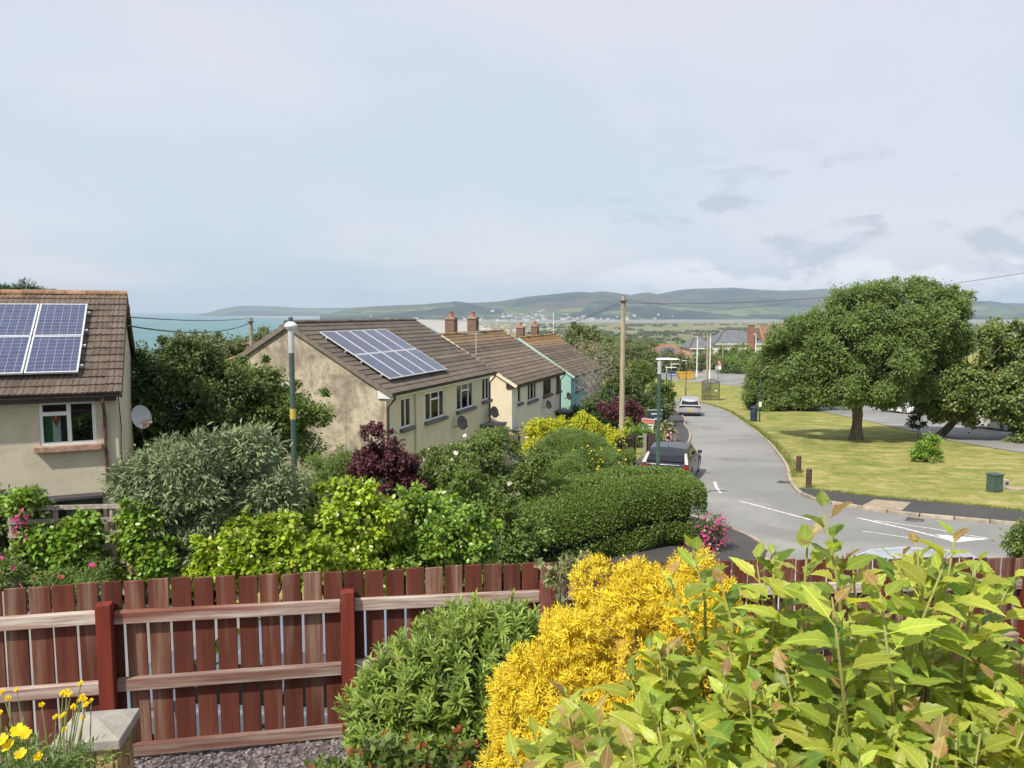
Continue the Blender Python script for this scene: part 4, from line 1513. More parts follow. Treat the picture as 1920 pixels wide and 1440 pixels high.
hA = row_house('cream house with ten solar panels on its roof and a stained windowless gable', (738, 738), 27.1, -2.68, 10.4, -8.2, (front1, gable1), tileA, ridgeA,
    [dict(x=(751, 771), y=(745, 801), bars=(0.45,)), dict(x=(797, 833), y=(733, 785), **casement), dict(x=(856, 887), y=(718, 766), **casement), dict(x=(904, 921), y=(708, 750), bars=(0.5,))],
    932, plain('verge_grey', (0.17, 0.145, 0.12), .9, .2), white_f, 2.3, box=white_f, pipes=(0.004, 0.985))
hB = row_house('cream house with two brick chimneys below the stained gable house', (970, 716), 40.3, -3.62, 9.5, -9.0, (front2, gable2), tileB, ridgeB,
    [dict(x=(971, 977), y=(722, 755), bars=()), dict(x=(989.5, 1006), y=(715, 750), bars=(0.3, 0.7)), dict(x=(1018.6, 1033), y=(706, 740), m=MAT['brownwood'], s=MAT['brownwood'], bars=()), dict(x=(1043, 1051), y=(700, 733), m=MAT['brownwood'], s=MAT['brownwood'], bars=(0.5,))],
    1059, plain('cream_bargeboard', (0.70, 0.62, 0.46), .7, .1), dark_f, 2.42, chim=((2.1, 0.8, 1), (5.4, 0.8, 1)), box=dark_f, pipes=(0.985,))
hC = row_house('mint green and blue house with orange lichen along its ridge', (1078, 701), 56.6, -4.5, 9.5, -9.6, (blue3, mint), tileC, ridgeB,
    [dict(x=(1080, 1084), y=(710, 732), bars=()), dict(x=(1091, 1098), y=(704, 727), bars=(0.5,)), dict(x=(1108, 1115), y=(700, 720), bars=(0.5,)), dict(x=(1121, 1125), y=(697, 716), bars=())],
    1130, plain('mint_bargeboard', (0.38, 0.52, 0.47), .7, .1), plain('blue_fascia', (0.2, .3, .36), .6, .1), 2.6, chim=((1.34, 0.7, 1), (5.0, 0.75, 1)), pipes=(0.98,))
# navy half of the last pair: separately painted front panel, 5 mm proud
part('navy_front', MB().box((7.15, -0.012, (-9.6 - 4.7) / 2), (4.6, 0.02, 0.001)), blue3, hC[0]) if False else None
# ten panels on the first house of the row
h, org, ee, sl, L, rise, ez, lx = hA
frA = slope_frame((0, -0.3, ee), (0, 1, sl), (1, 0, 0))
slen = math.hypot(4.3, 4.3 * sl)
panel_array(h, frA, 5, 2, 1.0, 1.66, 0.62, 0.62, MAT['cells_dark'])
grey_dish = plain('charcoal_dish', (0.07, 0.072, 0.078), 0.55, 0.1)
brown_dish = plain('faded_brown_dish', (0.17, 0.13, 0.11), 0.6, 0.15)
def row_dish(hh, px, py, r, mat):
    h, org, ee, sl, L, rise, ez, lx = hh
    a = lx(px, py)
    Y = org.y + DR.y * a - 0.3 * abs(INW.y)
    return dish(h, (a, -0.34, P(px, py, Y).z), r, (-0.35, -0.9, 0.25), mat, MAT['gutter'])
row_dish(hA, 851, 793, 0.30, grey_dish)
row_dish(hA, 913, 773, 0.28, grey_dish)
row_dish(hB, 1017, 759, 0.26, grey_dish)
row_dish(hB, 1056, 743, 0.25, brown_dish)
# flat porch canopies and the vertical pipe on the fronts
for hh, q in ((hA, 0.93), (hB, 0.93), (hB, 0.05)):
    h, org, ee, sl, L, rise, ez, lx = hh
    part('porch_canopy', MB().box((L * q, -0.45, ez - 2.62), (1.2, 0.9, 0.10)).box((L * q, -0.45, ez - 2.555), (1.28, 0.98, 0.03)), MAT['slate_sill'], h, bevel=0.01)
    g_ = MB()
    for k in range(7):
        g_.bar((L * q - 0.5 + k * 0.166, -0.86, ez - 2.68), (L * q - 0.5 + k * 0.166, -0.86, ez - 3.2), 0.04, 0.02)
    part('porch_slats', g_, MAT['gutter'], h)
part('vent_pipe', MB().tube([(hA[7](777), -0.05, hA[6] - 0.4), (hA[7](777), -0.05, -8.1)], 0.03, 8), plain('cream_pipe', (.5, .46, .34), .6, .1), hA[0])
# TV aerial on the second house, whip pole on the third
h, org, ee, sl, L, rise, ez, lx = hB
ax, ay = 0.35, 2.15
az = ee + (ay + 0.3) * sl
an = MB().tube([(ax, ay, az - 0.1), (ax, ay, az + 1.25)], 0.022, 6)
an.tube([(ax, ay - 0.1, az + 1.2), (ax + 0.3, ay + 1.0, az + 1.2)], 0.014, 5)
for k in range(11):
    t = k / 10
    c_ = Vector((ax + 0.3 * t, ay - 0.1 + 1.1 * t, az + 1.2))
    d_ = Vector((1.0, -0.28, 0)).normalized() * (0.26 - 0.1 * t)
    an.tube([c_ - d_, c_ + d_], 0.009, 4)
part('television_aerial', an, MAT['alu'], h)
h, org, ee, sl, L, rise, ez, lx = hC
part('whip_aerial', MB().tube([(L * 0.97, 4.0, ez + rise - 0.1), (L * 0.97, 4.0, ez + rise + 1.9)], 0.03, 6), plain('white_pole', (0.75, .75, .75), .5, .05), h)
# ================================================================== street furniture
MAT['green_post'] = plain('green_painted_steel', (0.055, 0.095, 0.082), 0.5, 0.2, 4)
MAT['galv'] = plain('galvanised_metal', (0.50, 0.51, 0.50), 0.45, 0.12, metal=0.3)
MAT['poleWood'] = plain('grey_pole_wood', (0.34, 0.285, 0.20), 0.9, 0.3, 3, 0.5, sc=(4, 4, 0.3))
MAT['black'] = plain('black_rubber', (0.015, 0.015, 0.016), 0.6, 0.1)
MAT['white'] = plain('white_paint', (0.74, 0.74, 0.72), 0.5, 0.08)
MAT['wire'] = plain('overhead_cable', (0.03, 0.03, 0.032), 0.6, 0.1)

def lamp_post(base, top_z, r, label, head_dir, head='flat', band=None, cat='lamp post', col=None, arm=0.0):
    t = thing('lamp_post', label, cat, base)
    H = top_z - base.z
    col = col or MAT['green_post']
    part('column', MB().tube([(0, 0, -0.3), (0, 0, 0.9), (0, 0, 0.92), (0, 0, H - 0.55)], [r * 1.5, r * 1.5, r, r * 0.92], 14), col, t, smooth=False)
    part('neck', MB().tube([(0, 0, H - 0.56), (0, 0, H - 0.1)], [r * 1.05, r * 1.0], 14), MAT['galv'], t, smooth=False)
    if band:
        part('yellow_band', MB().tube([(0, 0, band[0]), (0, 0, band[1])], r * 1.06, 14), plain('yellow_band_paint', (0.55, 0.40, 0.07), .6, .1), t)
    d = Vector(head_dir).normalized()
    y = Vector((-d.y, d.x, 0))
    if head == 'flat':
        mb = MB()
        L_ = 0.62 + arm
        a = d * (-0.12)
        sec = [(-0.12, 0.05, 0.02), (0.0, 0.10, 0.05), (L_ * .5, 0.13, 0.05), (L_ * .85, 0.11, 0.035), (L_, 0.05, 0.012)]
        pts = []
        for s_, w_, h_ in sec:
            for q in ((-w_, 0.0), (-w_ * .7, h_), (w_ * .7, h_), (w_, 0.0)):
                pts.append(d * s_ + y * q[0] + Vector((0, 0, H - 0.1 + q[1])))
        f = []
        for i in range(len(sec) - 1):
            for k in range(4):
                f.append((i * 4 + k, i * 4 + (k + 1) % 4, (i + 1) * 4 + (k + 1) % 4, (i + 1) * 4 + k))
        f += [(0, 1, 2, 3), tuple(range(len(pts) - 4, len(pts)))[::-1]]
        mb.raw(pts, f)
        part('lantern', mb, plain('pale_lantern', (0.62, 0.64, 0.64), .4, .06), t)
    else:
        # round post-top lantern with a sensor on top
        part('lantern', MB().lathe([(r * 1.1, H - 0.14), (0.095, H - 0.10), (0.12, H - 0.06), (0.12, H - 0.035), (0.08, H + 0.01), (0.05, H + 0.03)], 20), plain('pale_lantern', (0.66, 0.69, 0.70), .4, .06), t, smooth=False)
        part('light_sensor', MB().lathe([(0.045, H + 0.03), (0.045, H + 0.10), (0.03, H + 0.12)], 10), MAT['green_post'], t)
    return t
def P_on(px, py_top, Y):
    p = P(px, py_top, Y)
    return Vector((p.x, p.y, hgt(p.x, p.y))), p.z
b, z = P_on(545, 606, 14.6)
b.z = min(b.z, -5.3)
lamp_post(b, z, 0.056, 'green lamp post with a yellow band, between the silvery shrub and the stained gable', (1, -.3, 0), 'round', (z - b.z - 1.82, z - b.z - 1.62))
b, z = P_on(1237, 668, 24.5)
b = Vector((b.x, b.y, hgt(b.x, b.y) + 0.1))
lamp_post(b, z, 0.062, 'tall green lamp post in front of the dark parked car', (1, -0.1, 0), 'flat')
b, z = P_on(1250, 687, 66)
lamp_post(b, z, 0.06, 'green lamp post on the bend beside the dark conifer bush', (1, 0.1, 0), 'flat', arm=0.3)
b, z = P_on(1259, 681, 74)
lamp_post(b, z, 0.055, 'thin lamp post just beyond the dark conifer bush', (1, 0.1, 0), 'flat', arm=0.3)
b, z = P_on(1287, 675, 97)
lamp_post(b, z, 0.055, 'slim brown lamp post on the mown grass short of the yellow skip', (-1, 0, 0), 'flat', col=plain('brown_post', (.10, .085, .06), .6, .2))
for px, y0, Y, lb in ((1308, 630, 131, 'white column by the yellow skip at the far junction'), (1332.5, 626, 127, 'white column with lantern behind the shelter'), (1418, 626, 150, 'white column standing before the white hip roofed house')):
    b, z = P_on(px, y0, Y)
    lamp_post(b, z, 0.10, lb, (-1, 0.2, 0), 'flat', col=MAT['white'])
def plain_pole(px, py, Y, r, label, mat, cross=False):
    b, z = P_on(px, py, Y)
    t = thing('telegraph_pole', label, 'pole', b)
    H = z - b.z
    part('pole', MB().tube([(0, 0, -0.4), (0, 0, H * .5), (0, 0, H)], [r * 1.15, r, r * 0.82], 14), mat, t, smooth=False)
    st = MB()
    for k in range(6):
        zz = H * 0.35 + k * H * 0.1
        st.bar((-r - 0.10 if k % 2 else r * .4, -0.02, zz), (r * -.4 if k % 2 else r + 0.10, -0.02, zz), 0.02, 0.02)
    part('climbing_step', st, MAT['galv'], t)
    part('cap_bracket', MB().box((0, 0, H - 0.22), (r * 2.4, r * 2.3, 0.05)).tube([(0.0, -r, H - 0.3), (0, -r - 0.12, H - 0.3)], 0.04, 8), MAT['gutter'], t)
    return t, Vector((b.x, b.y, z))
t_, pole_top = plain_pole(1169, 556, 38, 0.125, 'tall wooden telegraph pole beside the mint green house', MAT['poleWood'])
t_, pole2_top = plain_pole(470, 596, 44, 0.13, 'grey telegraph pole against the sea behind the stained gable', plain('weathered_pole', (0.27, .25, .22), .9, .2))
t_, pole3_top = plain_pole(1327.5, 624, 118, 0.15, 'brown wooden pole rising behind the shelter', MAT['poleWood'])
t_, pole4_top = plain_pole(1356, 640, 152, 0.13, 'thin pole in front of the white house hedge', MAT['poleWood'])
def wire(a, b, sag, label, r=0.012):
    pts = []
    for k in range(17):
        t = k / 16
        p = Vector(a).lerp(Vector(b), t)
        p.z -= sag * 4 * t * (1 - t)
        pts.append(p)
    o = link('overhead_wire', MB().tube(pts, r, 5).mesh('overhead_wire', MAT['wire']))
    tag(o, label, 'wire')
e0p = Vector((corner0.x - 2.2, corner0.y + 4.5, -0.2))
wire(P(236, 610, 19), pole2_top - Vector((0, 0, 0.25)), 0.35, 'dark cable sagging from the house with blue panels to the grey pole', 0.02)
wire(P(236, 594, 19), pole2_top + Vector((0, 0, 0.0)), 0.12, 'thin upper cable from the house with blue panels to the grey pole', 0.014)
wire(pole2_top - Vector((0, 0, 0.5)), P(520, 632, 32), 0.15, 'short cable from the grey pole down to the stained gable house', 0.012)
wire(pole_top - Vector((0, 0, 0.3)), P(1990, 500, 30), 0.5, 'long cable from the wooden pole rising over the big tree', 0.009)
wire(pole_top - Vector((0, 0, 0.15)), P(1480, 566, 75), 0.5, 'cable from the wooden pole passing behind the big tree', 0.010)
wire(pole_top - Vector((0, 0, 0.3)), P(1018, 612, 60), 0.3, 'cable from the wooden pole to the lichen covered roof', 0.009)
wire(pole_top - Vector((0, 0, 0.2)), P(957, 634, 47), 0.25, 'cable from the wooden pole to the house with two chimneys', 0.009)

# ---- litter bin, notice post, bollards, cabinet, shelter, signs
b = gp(1413, 790)
t = thing('litter_bin', 'dark blue litter bin at the edge of the grass', 'bin', b)
navy = plain('navy_plastic', (0.018, 0.035, 0.085), 0.45, 0.15)
part('body', MB().lathe([(0.25, 0), (0.27, 0.1), (0.27, 0.82), (0.25, 0.84)], 18), navy, t, smooth=False)
part('hood', MB().lathe([(0.28, 1.02), (0.28, 1.08), (0.2, 1.16), (0.05, 1.19)], 18), navy, t, smooth=False)
hp = MB()
for k in range(4):
    a = math.pi / 4 + k * math.pi / 2
    hp.box((0.24 * math.cos(a), 0.24 * math.sin(a), 0.93), (0.05, 0.05, 0.20))
part('hood_post', hp, navy, t)
b = gp(1424, 790)
t = thing('notice_post', 'slim dark post with a small white notice beside the blue bin', 'post', b)
part('post', MB().tube([(0, 0, -.2), (0, 0, 3.3)], 0.055, 10), plain('dark_teal_post', (0.04, 0.065, 0.09), .5, .1), t)
part('notice', MB().box((0, -0.07, 1.35), (0.22, 0.02, 0.42)), MAT['white'], t)
brown_b = plain('brown_recycled_bollard', (0.075, 0.042, 0.03), 0.7, 0.25, 8, 0.2)
for (px, py), top, lb in (((1497, 886), 855, 'brown wooden bollard on the grass verge, farther from the dark pavement'), ((1516, 915), 879, 'brown wooden bollard on the grass beside the dark pavement end')):
    b = gp(px, py)
    H = P(px, top, b.y).z - b.z
    t = thing('bollard', lb, 'bollard', b, 0, 'bollards on the verge')
    part('post', MB().lathe([(0.105, -0.1), (0.105, H * .80), (0.09, H * .805), (0.09, H * .83), (0.105, H * .835), (0.105, H * .97), (0.09, H)], 14), brown_b, t)
    part('reflector_band', MB().lathe([(0.093, H * .808), (0.094, H * .827)], 14), plain('dull_band', (0.25, .16, .12), .5, .1), t)
b = gp(1864, 922)
t = thing('utility_cabinet', 'green metal utility cabinet standing on the dry grass', 'cabinet', b, R(18))
H = P(1864, 890, b.y).z - b.z
part('body', MB().box((0, 0, H / 2), (0.44, 0.32, H)), MAT['green_post'], t, bevel=0.01)
part('door', MB().box((0, -0.168, H / 2), (0.38, 0.012, H - 0.12)), MAT['green_post'], t, bevel=0.004)
part('lid', MB().box((0, 0, H + 0.02), (0.5, 0.38, 0.05)), MAT['green_post'], t, bevel=0.012)
b = gp(1884, 915)
t = thing('meter_box', 'small grey box with a vent next to the green cabinet', 'box', b, R(10))
part('body', MB().box((0, 0, 0.16), (0.24, 0.18, 0.34)), plain('grey_box', (.36, .35, .31), .7, .15), t, bevel=0.01)
part('vent', MB().box((0, -0.094, 0.20), (0.12, 0.01, 0.10)), MAT['gutter'], t)
b = gp(1903, 918)
o = link('inspection_cover', MB().box((0, 0, 0.02), (0.6, 0.5, 0.07)).mesh('inspection_cover', MAT['paving']), None, b)
tag(o, 'worn concrete inspection cover in the grass by the cabinet', 'cover')

# shelter
b = gp(1332, 750)
t = thing('bus_shelter', 'small glazed shelter with a curved roof on the mown grass', 'shelter', b, R(-14))
brn = plain('brown_frame_metal', (0.13, 0.095, 0.075), 0.5, 0.15)
sw, sd, sh = 2.0, 1.3, 2.15
for x in (-sw / 2, 0.0, sw / 2):
    for y in (-sd / 2, sd / 2):
        part('post', MB().box((x, y, sh / 2), (0.09, 0.09, sh)), brn, t)
fr = MB()
for z in (0.2, 1.1, sh - 0.04):
    for y in (-sd / 2, sd / 2):
        if y < 0 and z < sh - 0.1:
            fr.box((-sw / 4, y, z), (sw / 2 - .08, 0.05, 0.05))
            fr.box((sw / 4, y, z), (sw / 2 - .08, 0.05, 0.05))
        else:
            fr.box((0, y, z), (sw - .08, 0.045, 0.05))
    for x in (-sw / 2, sw / 2):
        fr.box((x, 0, z), (0.05, sd - .08, 0.05))
part('frame_rail', fr, brn, t)
for x, y, dx, dy in ((-sw / 4, sd / 2, sw / 2 - .1, .012), (sw / 4, sd / 2, sw / 2 - .1, .012), (-sw / 2, 0, .012, sd - .1), (sw / 2, 0, .012, sd - .1), (-sw / 4, -sd / 2, sw / 2 - .1, .012)):
    for z0, z1 in ((0.24, 1.06), (1.14, 2.05)):
        part('pane', MB().box((x, y, (z0 + z1) / 2), (dx, dy, z1 - z0)), glassmat('shelter_glass', (.75, .78, .76), .12) if 'shelter_glass' not in bpy.data.materials else bpy.data.materials['shelter_glass'], t)
rf = MB()
n = 10
for i in range(n):
    x0_, x1_ = -sw / 2 - .1 + (sw + .2) * i / n, -sw / 2 - .1 + (sw + .2) * (i + 1) / n
    zf = lambda x: sh + 0.02 + 0.30 * max(0.0, 1 - (x / (sw / 2 + .12)) ** 2)
    rf.quad((x0_, -sd / 2 - .12, zf(x0_)), (x1_, -sd / 2 - .12, zf(x1_)), (x1_, sd / 2 + .12, zf(x1_)), (x0_, sd / 2 + .12, zf(x0_)))
    rf.quad((x0_, -sd / 2 - .12, zf(x0_)), (x0_, -sd / 2 - .12, zf(x0_) - .08), (x1_, -sd / 2 - .12, zf(x1_) - .08), (x1_, -sd / 2 - .12, zf(x1_)))
part('curved_roof', rf, plain('dark_roof_metal', (0.09, 0.085, 0.09), .45, .1), t)
part('notice', MB().box((sw * .30, -sd / 2 + .02, 1.15), (0.3, 0.02, 0.2)), MAT['white'], t)
part('bench', MB().box((0, sd / 2 - 0.3, 0.45), (sw - .3, 0.3, 0.05)).box((-.7, sd / 2 - .3, .22), (.05, .25, .42)).box((.7, sd / 2 - .3, .22), (.05, .25, .42)), brn, t)

# estate agents' boards
def board(px, py, Y, w, hgt_px, tilt, label, paint):
    c = P(px, py, Y)
    g = hgt(c.x, c.y)
    t = thing('estate_board', label, 'sign', (c.x, c.y, g), R(6))
    Hc = c.z - g
    part('post', MB().box((w * .30, 0.04, (Hc - .1) / 2), (0.06, 0.05, Hc + .3)), plain('board_post', (.45, .38, .28), .8, .2), t)
    return t, Hc
t, Hc = board(1214, 797, 43, 0.5, 20, 0, 'tilted white and red estate board among the shrubs', None)
rot = Matrix.Rotation(R(7), 3, 'Y')
def rb(c, d, m_, nm, par):
    part(nm, MB().box(Vector((0, 0, Hc)) + rot @ Vector(c), d, mat=rot), m_, par)
redp = plain('board_red', (0.55, 0.06, 0.06), .5, .08)
rb((0, 0, 0), (0.72, 0.012, 0.74), MAT['white'], 'panel', t)
rb((0, -0.009, 0.20), (0.66, 0.004, 0.24), redp, 'red_band', t)
for k in range(5):
    rb((-0.22 + k * 0.11, -0.012, 0.2), (0.07, 0.003, 0.12), plain('board_pale_red', (.7, .3, .28), .5, .05) if k == 0 else bpy.data.materials['board_pale_red'], 'lettering', t)
rb((-0.15, -0.009, -0.05), (0.14, 0.004, 0.13), plain('board_green', (0.03, .3, .16), .5, .05), 'logo_mark', t)
rb((0.11, -0.009, -0.05), (0.34, 0.004, 0.06), plain('board_dark', (.05, .05, .05), .5, .05), 'logo_line', t)
t, Hc = board(1228, 780, 46, 0.7, 20, 0, 'dark green estate board with two white lines behind the lamp post', None)
dkg = plain('board_dark_green', (0.025, 0.055, 0.06), .5, .08)
part('panel', MB().box((0, 0, Hc), (0.95, 0.015, 0.72)), dkg, t)
part('top_edge', MB().box((0, -0.005, Hc + 0.37), (0.95, 0.03, 0.03)), MAT['white'], t)
part('text_line', MB().box((0.07, -0.012, Hc + 0.13), (0.6, 0.006, 0.07)), MAT['white'], t)
part('text_line', MB().box((0.17, -0.012, Hc - 0.17), (0.4, 0.006, 0.08)), MAT['white'], t)

# warning sign at the far junction
b = P(1347, 711, 121); b.z = hgt(b.x, b.y)
t = thing('warning_sign', 'red bordered triangular warning sign above a white plate', 'sign', b)
part('post', MB().tube([(0, 0, -.2), (0, 0, 3.6)], 0.06, 8), plain('grey_post', (.2, .22, .2), .5, .1), t)
tri = [(-0.52, -0.07, 2.75), (0.52, -0.07, 2.75), (0, -0.07, 3.65)]
part('triangle', MB().prism(tri, (0, 0.02, 0)), plain('sign_red', (0.55, .07, .05), .45, .05), t)
part('face', MB().prism([(-0.3, -0.085, 2.87), (0.3, -0.085, 2.87), (0, -0.085, 3.40)], (0, 0.012, 0)), MAT['white'], t)
part('symbol', MB().box((0.0, -0.092, 3.02), (0.14, 0.006, 0.24)), MAT['black'], t)
part('plate', MB().box((-0.06, -0.075, 2.35), (0.88, 0.02, 0.62)), MAT['white'], t)
# yellow skip, blue barrier, red cabinet at the junction
b = P(1285, 712, 127); b.z = hgt(b.x, b.y)
t = thing('skip', 'yellow skip at the far junction', 'skip', b)
yel = plain('skip_yellow', (0.50, 0.31, 0.04), .6, .15)
part('body', MB().prism([(-1.0, -0.8, 0.1), (1.0, -0.8, 0.1), (1.4, -0.8, 1.15), (-1.4, -0.8, 1.15)], (0, 1.6, 0)), yel, t)
part('rim', MB().box((0, -0.83, 1.17), (2.9, 0.08, 0.1)).box((0, 0.83, 1.17), (2.9, 0.08, 0.1)), yel, t)
b = P(1263, 708, 132); b.z = hgt(b.x, b.y)
t = thing('road_barrier', 'low blue barrier panel by the far road', 'barrier', b)
bl = plain('barrier_blue', (0.10, .16, .30), .5, .1)
for k in range(3):
    part('rail', MB().box((0, 0, 0.25 + k * 0.32), (1.7, 0.06, 0.14)), bl, t)
for x in (-.85, .85):
    part('foot', MB().box((x, 0, 0.5), (0.08, 0.12, 1.0)), bl, t)
b = P(1293, 711, 130); b.z = hgt(b.x, b.y)
t = thing('pillar_box', 'small red brown cabinet between the blue barrier and the yellow skip', 'cabinet', b)
part('body', MB().box((0, 0, .6), (.65, .5, 1.2)), plain('red_brown', (.25, .11, .07), .7, .15), t, bevel=0.03)
part('lid', MB().box((0, 0, 1.23), (.75, .6, .08)), plain('red_brown', (.22, .10, .07), .7, .15), t, bevel=0.02)

# ================================================================== cars
tyre_m = plain('tyre', (0.02, 0.02, 0.02), 0.85, 0.1)
rim_m = plain('wheel_rim', (0.42, 0.43, 0.45), 0.35, 0.1, metal=0.6)
def m_paint(name, c, metal=0.3):
    m = M(name)
    m.col(m.mix(m.ramp(m.noise(m.coord('Object'), 2.0, 5, .6), .3, .7, 0, .25), c, tuple(x * .75 for x in c)))
    m.rough(0.34); m.b.inputs['Metallic'].default_value = metal
    m.b.inputs['Coat Weight'].default_value = 0.35; m.b.inputs['Coat Roughness'].default_value = 0.1
    return m.m
dark_glass = M('tinted_car_glass'); dark_glass.col((0.012, 0.014, 0.016)).rough(0.06)
dark_glass = dark_glass.m
lamp_red = plain('tail_lamp_red', (0.22, 0.015, 0.015), .2, .1)
plate_y = plain('yellow_plate', (0.62, 0.46, 0.06), .5, .05)
def car(label, loc, heading, paint, L=4.3, Wd=1.8, H=1.46, suv=False, tall_lamps=False, black_band=False):
    """x forward; origin on the ground under the middle of the car"""
    t = thing('car', label, 'car', loc, heading)
    hw = Wd / 2
    wr = 0.33 if not suv else 0.36
    xr, xf = -L / 2 + 0.78, L / 2 - 0.85
    belt = 0.90 if not suv else 1.0
    gc = 0.2
    prof = [(-L / 2 + 0.05, gc + 0.12), (-L / 2, 0.48), (-L / 2 + 0.02, 0.72), (-L / 2 + 0.06, belt + 0.02), (-L / 2 + 1.0, belt + 0.02), (0.6, belt), (L / 2 - 1.25, belt - 0.03), (L / 2 - 0.45, belt - 0.16), (L / 2 - 0.08, belt - 0.32), (L / 2, 0.45), (L / 2 - 0.06, gc + 0.05)]
    def arch(xc):
        return [(xc + (wr + .06) * math.cos(a), 0.33 + (wr + .06) * math.sin(a)) for a in [math.pi * k / 8 for k in range(9)]]
    low = [(xf + wr + .06, gc)] + arch(xf) + [(xf - wr - .06, gc)] + [(xr + wr + .06, gc)] + arch(xr) + [(xr - wr - .06, gc)]
    poly = prof + low
    sl = [(-1.0, .945, 0.92), (-0.93, .975, 1), (-0.6, .995, 1), (0, 1, 1), (0.6, .995, 1), (0.93, .975, 1), (1.0, .945, 0.92)]
    V, F = [], []
    n = len(poly)
    for yy, sx, sz in sl:
        for x, z in poly:
            zz = z if z < 0.75 else 0.75 + (z - 0.75) * sz
            V.append((x * sx, yy * hw * (1 - 0.04 * max(0, (z - .6) / .4)), zz))
    for i in range(len(sl) - 1):
        for k in range(n):
            k2 = (k + 1) % n
            F.append((i * n + k, i * n + k2, (i + 1) * n + k2, (i + 1) * n + k))
    F += [tuple(range(n))[::-1], tuple(range((len(sl) - 1) * n, len(sl) * n))]
    mb = MB().raw(V, F)
    part('body', mb, paint, t, bevel=0.03)
    # greenhouse: belt corners to roof corners
    rb_, rr_, fr_, fb_ = -L / 2 + 0.09, -L / 2 + (0.55 if suv else 0.72), 0.22, 1.12
    zt = H - 0.03
    def ring(x, z, w, m=7):
        return [(x, w * (2 * k / (m - 1) - 1), z) for k in range(m)]
    st = [(rb_, belt, hw * .93, 0), (rr_ - .05, zt - .07, hw * .76, .03), (rr_ + .12, zt, hw * .76, .05), (-0.35, zt + .03, hw * .78, .055), (fr_, zt - .03, hw * .76, .05), (fb_, belt - .02, hw * .9, .0)]
    V, F, m_ = [], [], 7
    for x, z, w, crown in st:
        for k in range(m_):
            q = 2 * k / (m_ - 1) - 1
            V.append((x, w * q, z + crown * (1 - q * q)))
    for i in range(len(st) - 1):
        for k in range(m_ - 1):
            F.append((i * m_ + k, i * m_ + k + 1, (i + 1) * m_ + k + 1, (i + 1) * m_ + k))
    hull = MB().raw(V, F)
    for s in (0, m_ - 1):
        ids = [i * m_ + s for i in range(len(st))]
        hull.f.append(tuple(ids if s else ids[::-1])); hull.mi.append(0)
    part('cabin', hull, paint, t, bevel=0.02)
    def lerp(a, b, k):
        return Vector(a).lerp(Vector(b), k)
    def pane(name, pts, off):
        c = sum((Vector(p) for p in pts), Vector()) / len(pts)
        nrm = (Vector(pts[1]) - Vector(pts[0])).cross(Vector(pts[2]) - Vector(pts[0])).normalized()
        if nrm.dot(Vector(off)) < 0:
            nrm = -nrm
        part(name, MB().prism([Vector(p) + nrm * 0.002 for p in pts], nrm * 0.012), dark_glass, t)
    w0, w1 = hw * .93, hw * .76
    # rear window, windscreen
    pane('rear_window', [(rb_ + .07, -w0 * .84, belt + .10), (rb_ + .07, w0 * .84, belt + .10), (rr_ - .08, w1 * .88, zt - .12), (rr_ - .08, -w1 * .88, zt - .12)], (-1, 0, .5))
    pane('windscreen', [(fb_ - .08, -hw * .82, belt + .05), (fb_ - .08, hw * .82, belt + .05), (fr_ + .06, w1 * .9, zt - .07), (fr_ + .06, -w1 * .9, zt - .07)], (1, 0, .5))
    for s in (-1, 1):
        def sp(x, z):
            k = (z - belt) / (zt - belt)
            return (x, s * (hw * .925 + (hw * .765 - hw * .925) * k), z)
        zt2, zb2 = zt - .09, belt + .07
        pane('side_window', [sp(rr_ + .28, zb2), sp(-0.32, zb2), sp(-0.36, zt2), sp(rr_ + .28, zt2)], (0, s, 0))
        pane('side_window', [sp(-0.24, zb2), sp(fb_ - .30, zb2), sp(fr_ - .02, zt2), sp(-0.28, zt2)], (0, s, 0))
        part('mirror', MB().box((fb_ - .35, s * (hw + .06), belt + .08), (.1, .18, .13)), paint, t, bevel=0.03)
        part('door_handle', MB().box((-0.2, s * (hw * .985), belt - .12), (.18, .03, .03)), MAT['black'], t)
        for x, nm in ((xr, 'wheel'), (xf, 'wheel')):
            wv = thing('wheel', None, None, (x, s * (hw - .11), wr)); wv.parent = t
            part('tyre', MB().tube([(0, -.1, 0), (0, -.08, 0), (0, .08, 0), (0, .1, 0)], [wr - .03, wr, wr, wr - .03], 20), tyre_m, wv)
            part('rim', MB().tube([(0, s * .085, 0), (0, s * .108, 0)], [wr * .68, wr * .62], 16), rim_m, wv)
        if tall_lamps:
            part('tail_lamp', MB().prism([(rb_ - .0, s * w0 * .99, belt + .02), (rb_ + .03, s * w0 * .84, belt + .02), (rr_ - .14, s * w1 * .93, zt - .16), (rr_ - .10, s * w1 * 1.03, zt - .14)], (-.05, s * .02, .03)), plain('tail_lamp_reflection', (.62, .48, .46), .2, .1), t)  # whitish reflection on the tall lamps is put into their colour
            part('tail_lamp', MB().box((-L / 2 + .08, s * hw * .84, belt - .10), (.10, .26, .16)), lamp_red, t, bevel=.02)
        else:
            part('tail_lamp', MB().box((-L / 2 + .07, s * hw * .70, belt - .06), (.10, hw * .5, .11)), lamp_red, t, bevel=.02)
        part('headlamp', MB().box((L / 2 - .16, s * hw * .72, belt - .34), (.2, .32, .13)), rim_m, t, bevel=.03)
    if black_band:
        part('light_band', MB().box((-L / 2 + .065, 0, belt - .03), (.10, hw * 1.75, .11)), MAT['black'], t, bevel=.02)
    part('number_plate', MB().box((-L / 2 + (.012 if not tall_lamps else .02), 0, .70), (.03, .52, .115)), plate_y, t)
    part('bumper', MB().box((-L / 2 + .06, 0, .36), (.18, Wd * .93, .2)), MAT['black'] if black_band or suv else paint, t, bevel=.05)
    part('roof_aerial', MB().tube([(rr_ + .2, 0, zt), (rr_ + .1, 0, zt + .2)], .008, 5), MAT['black'], t)
    return t
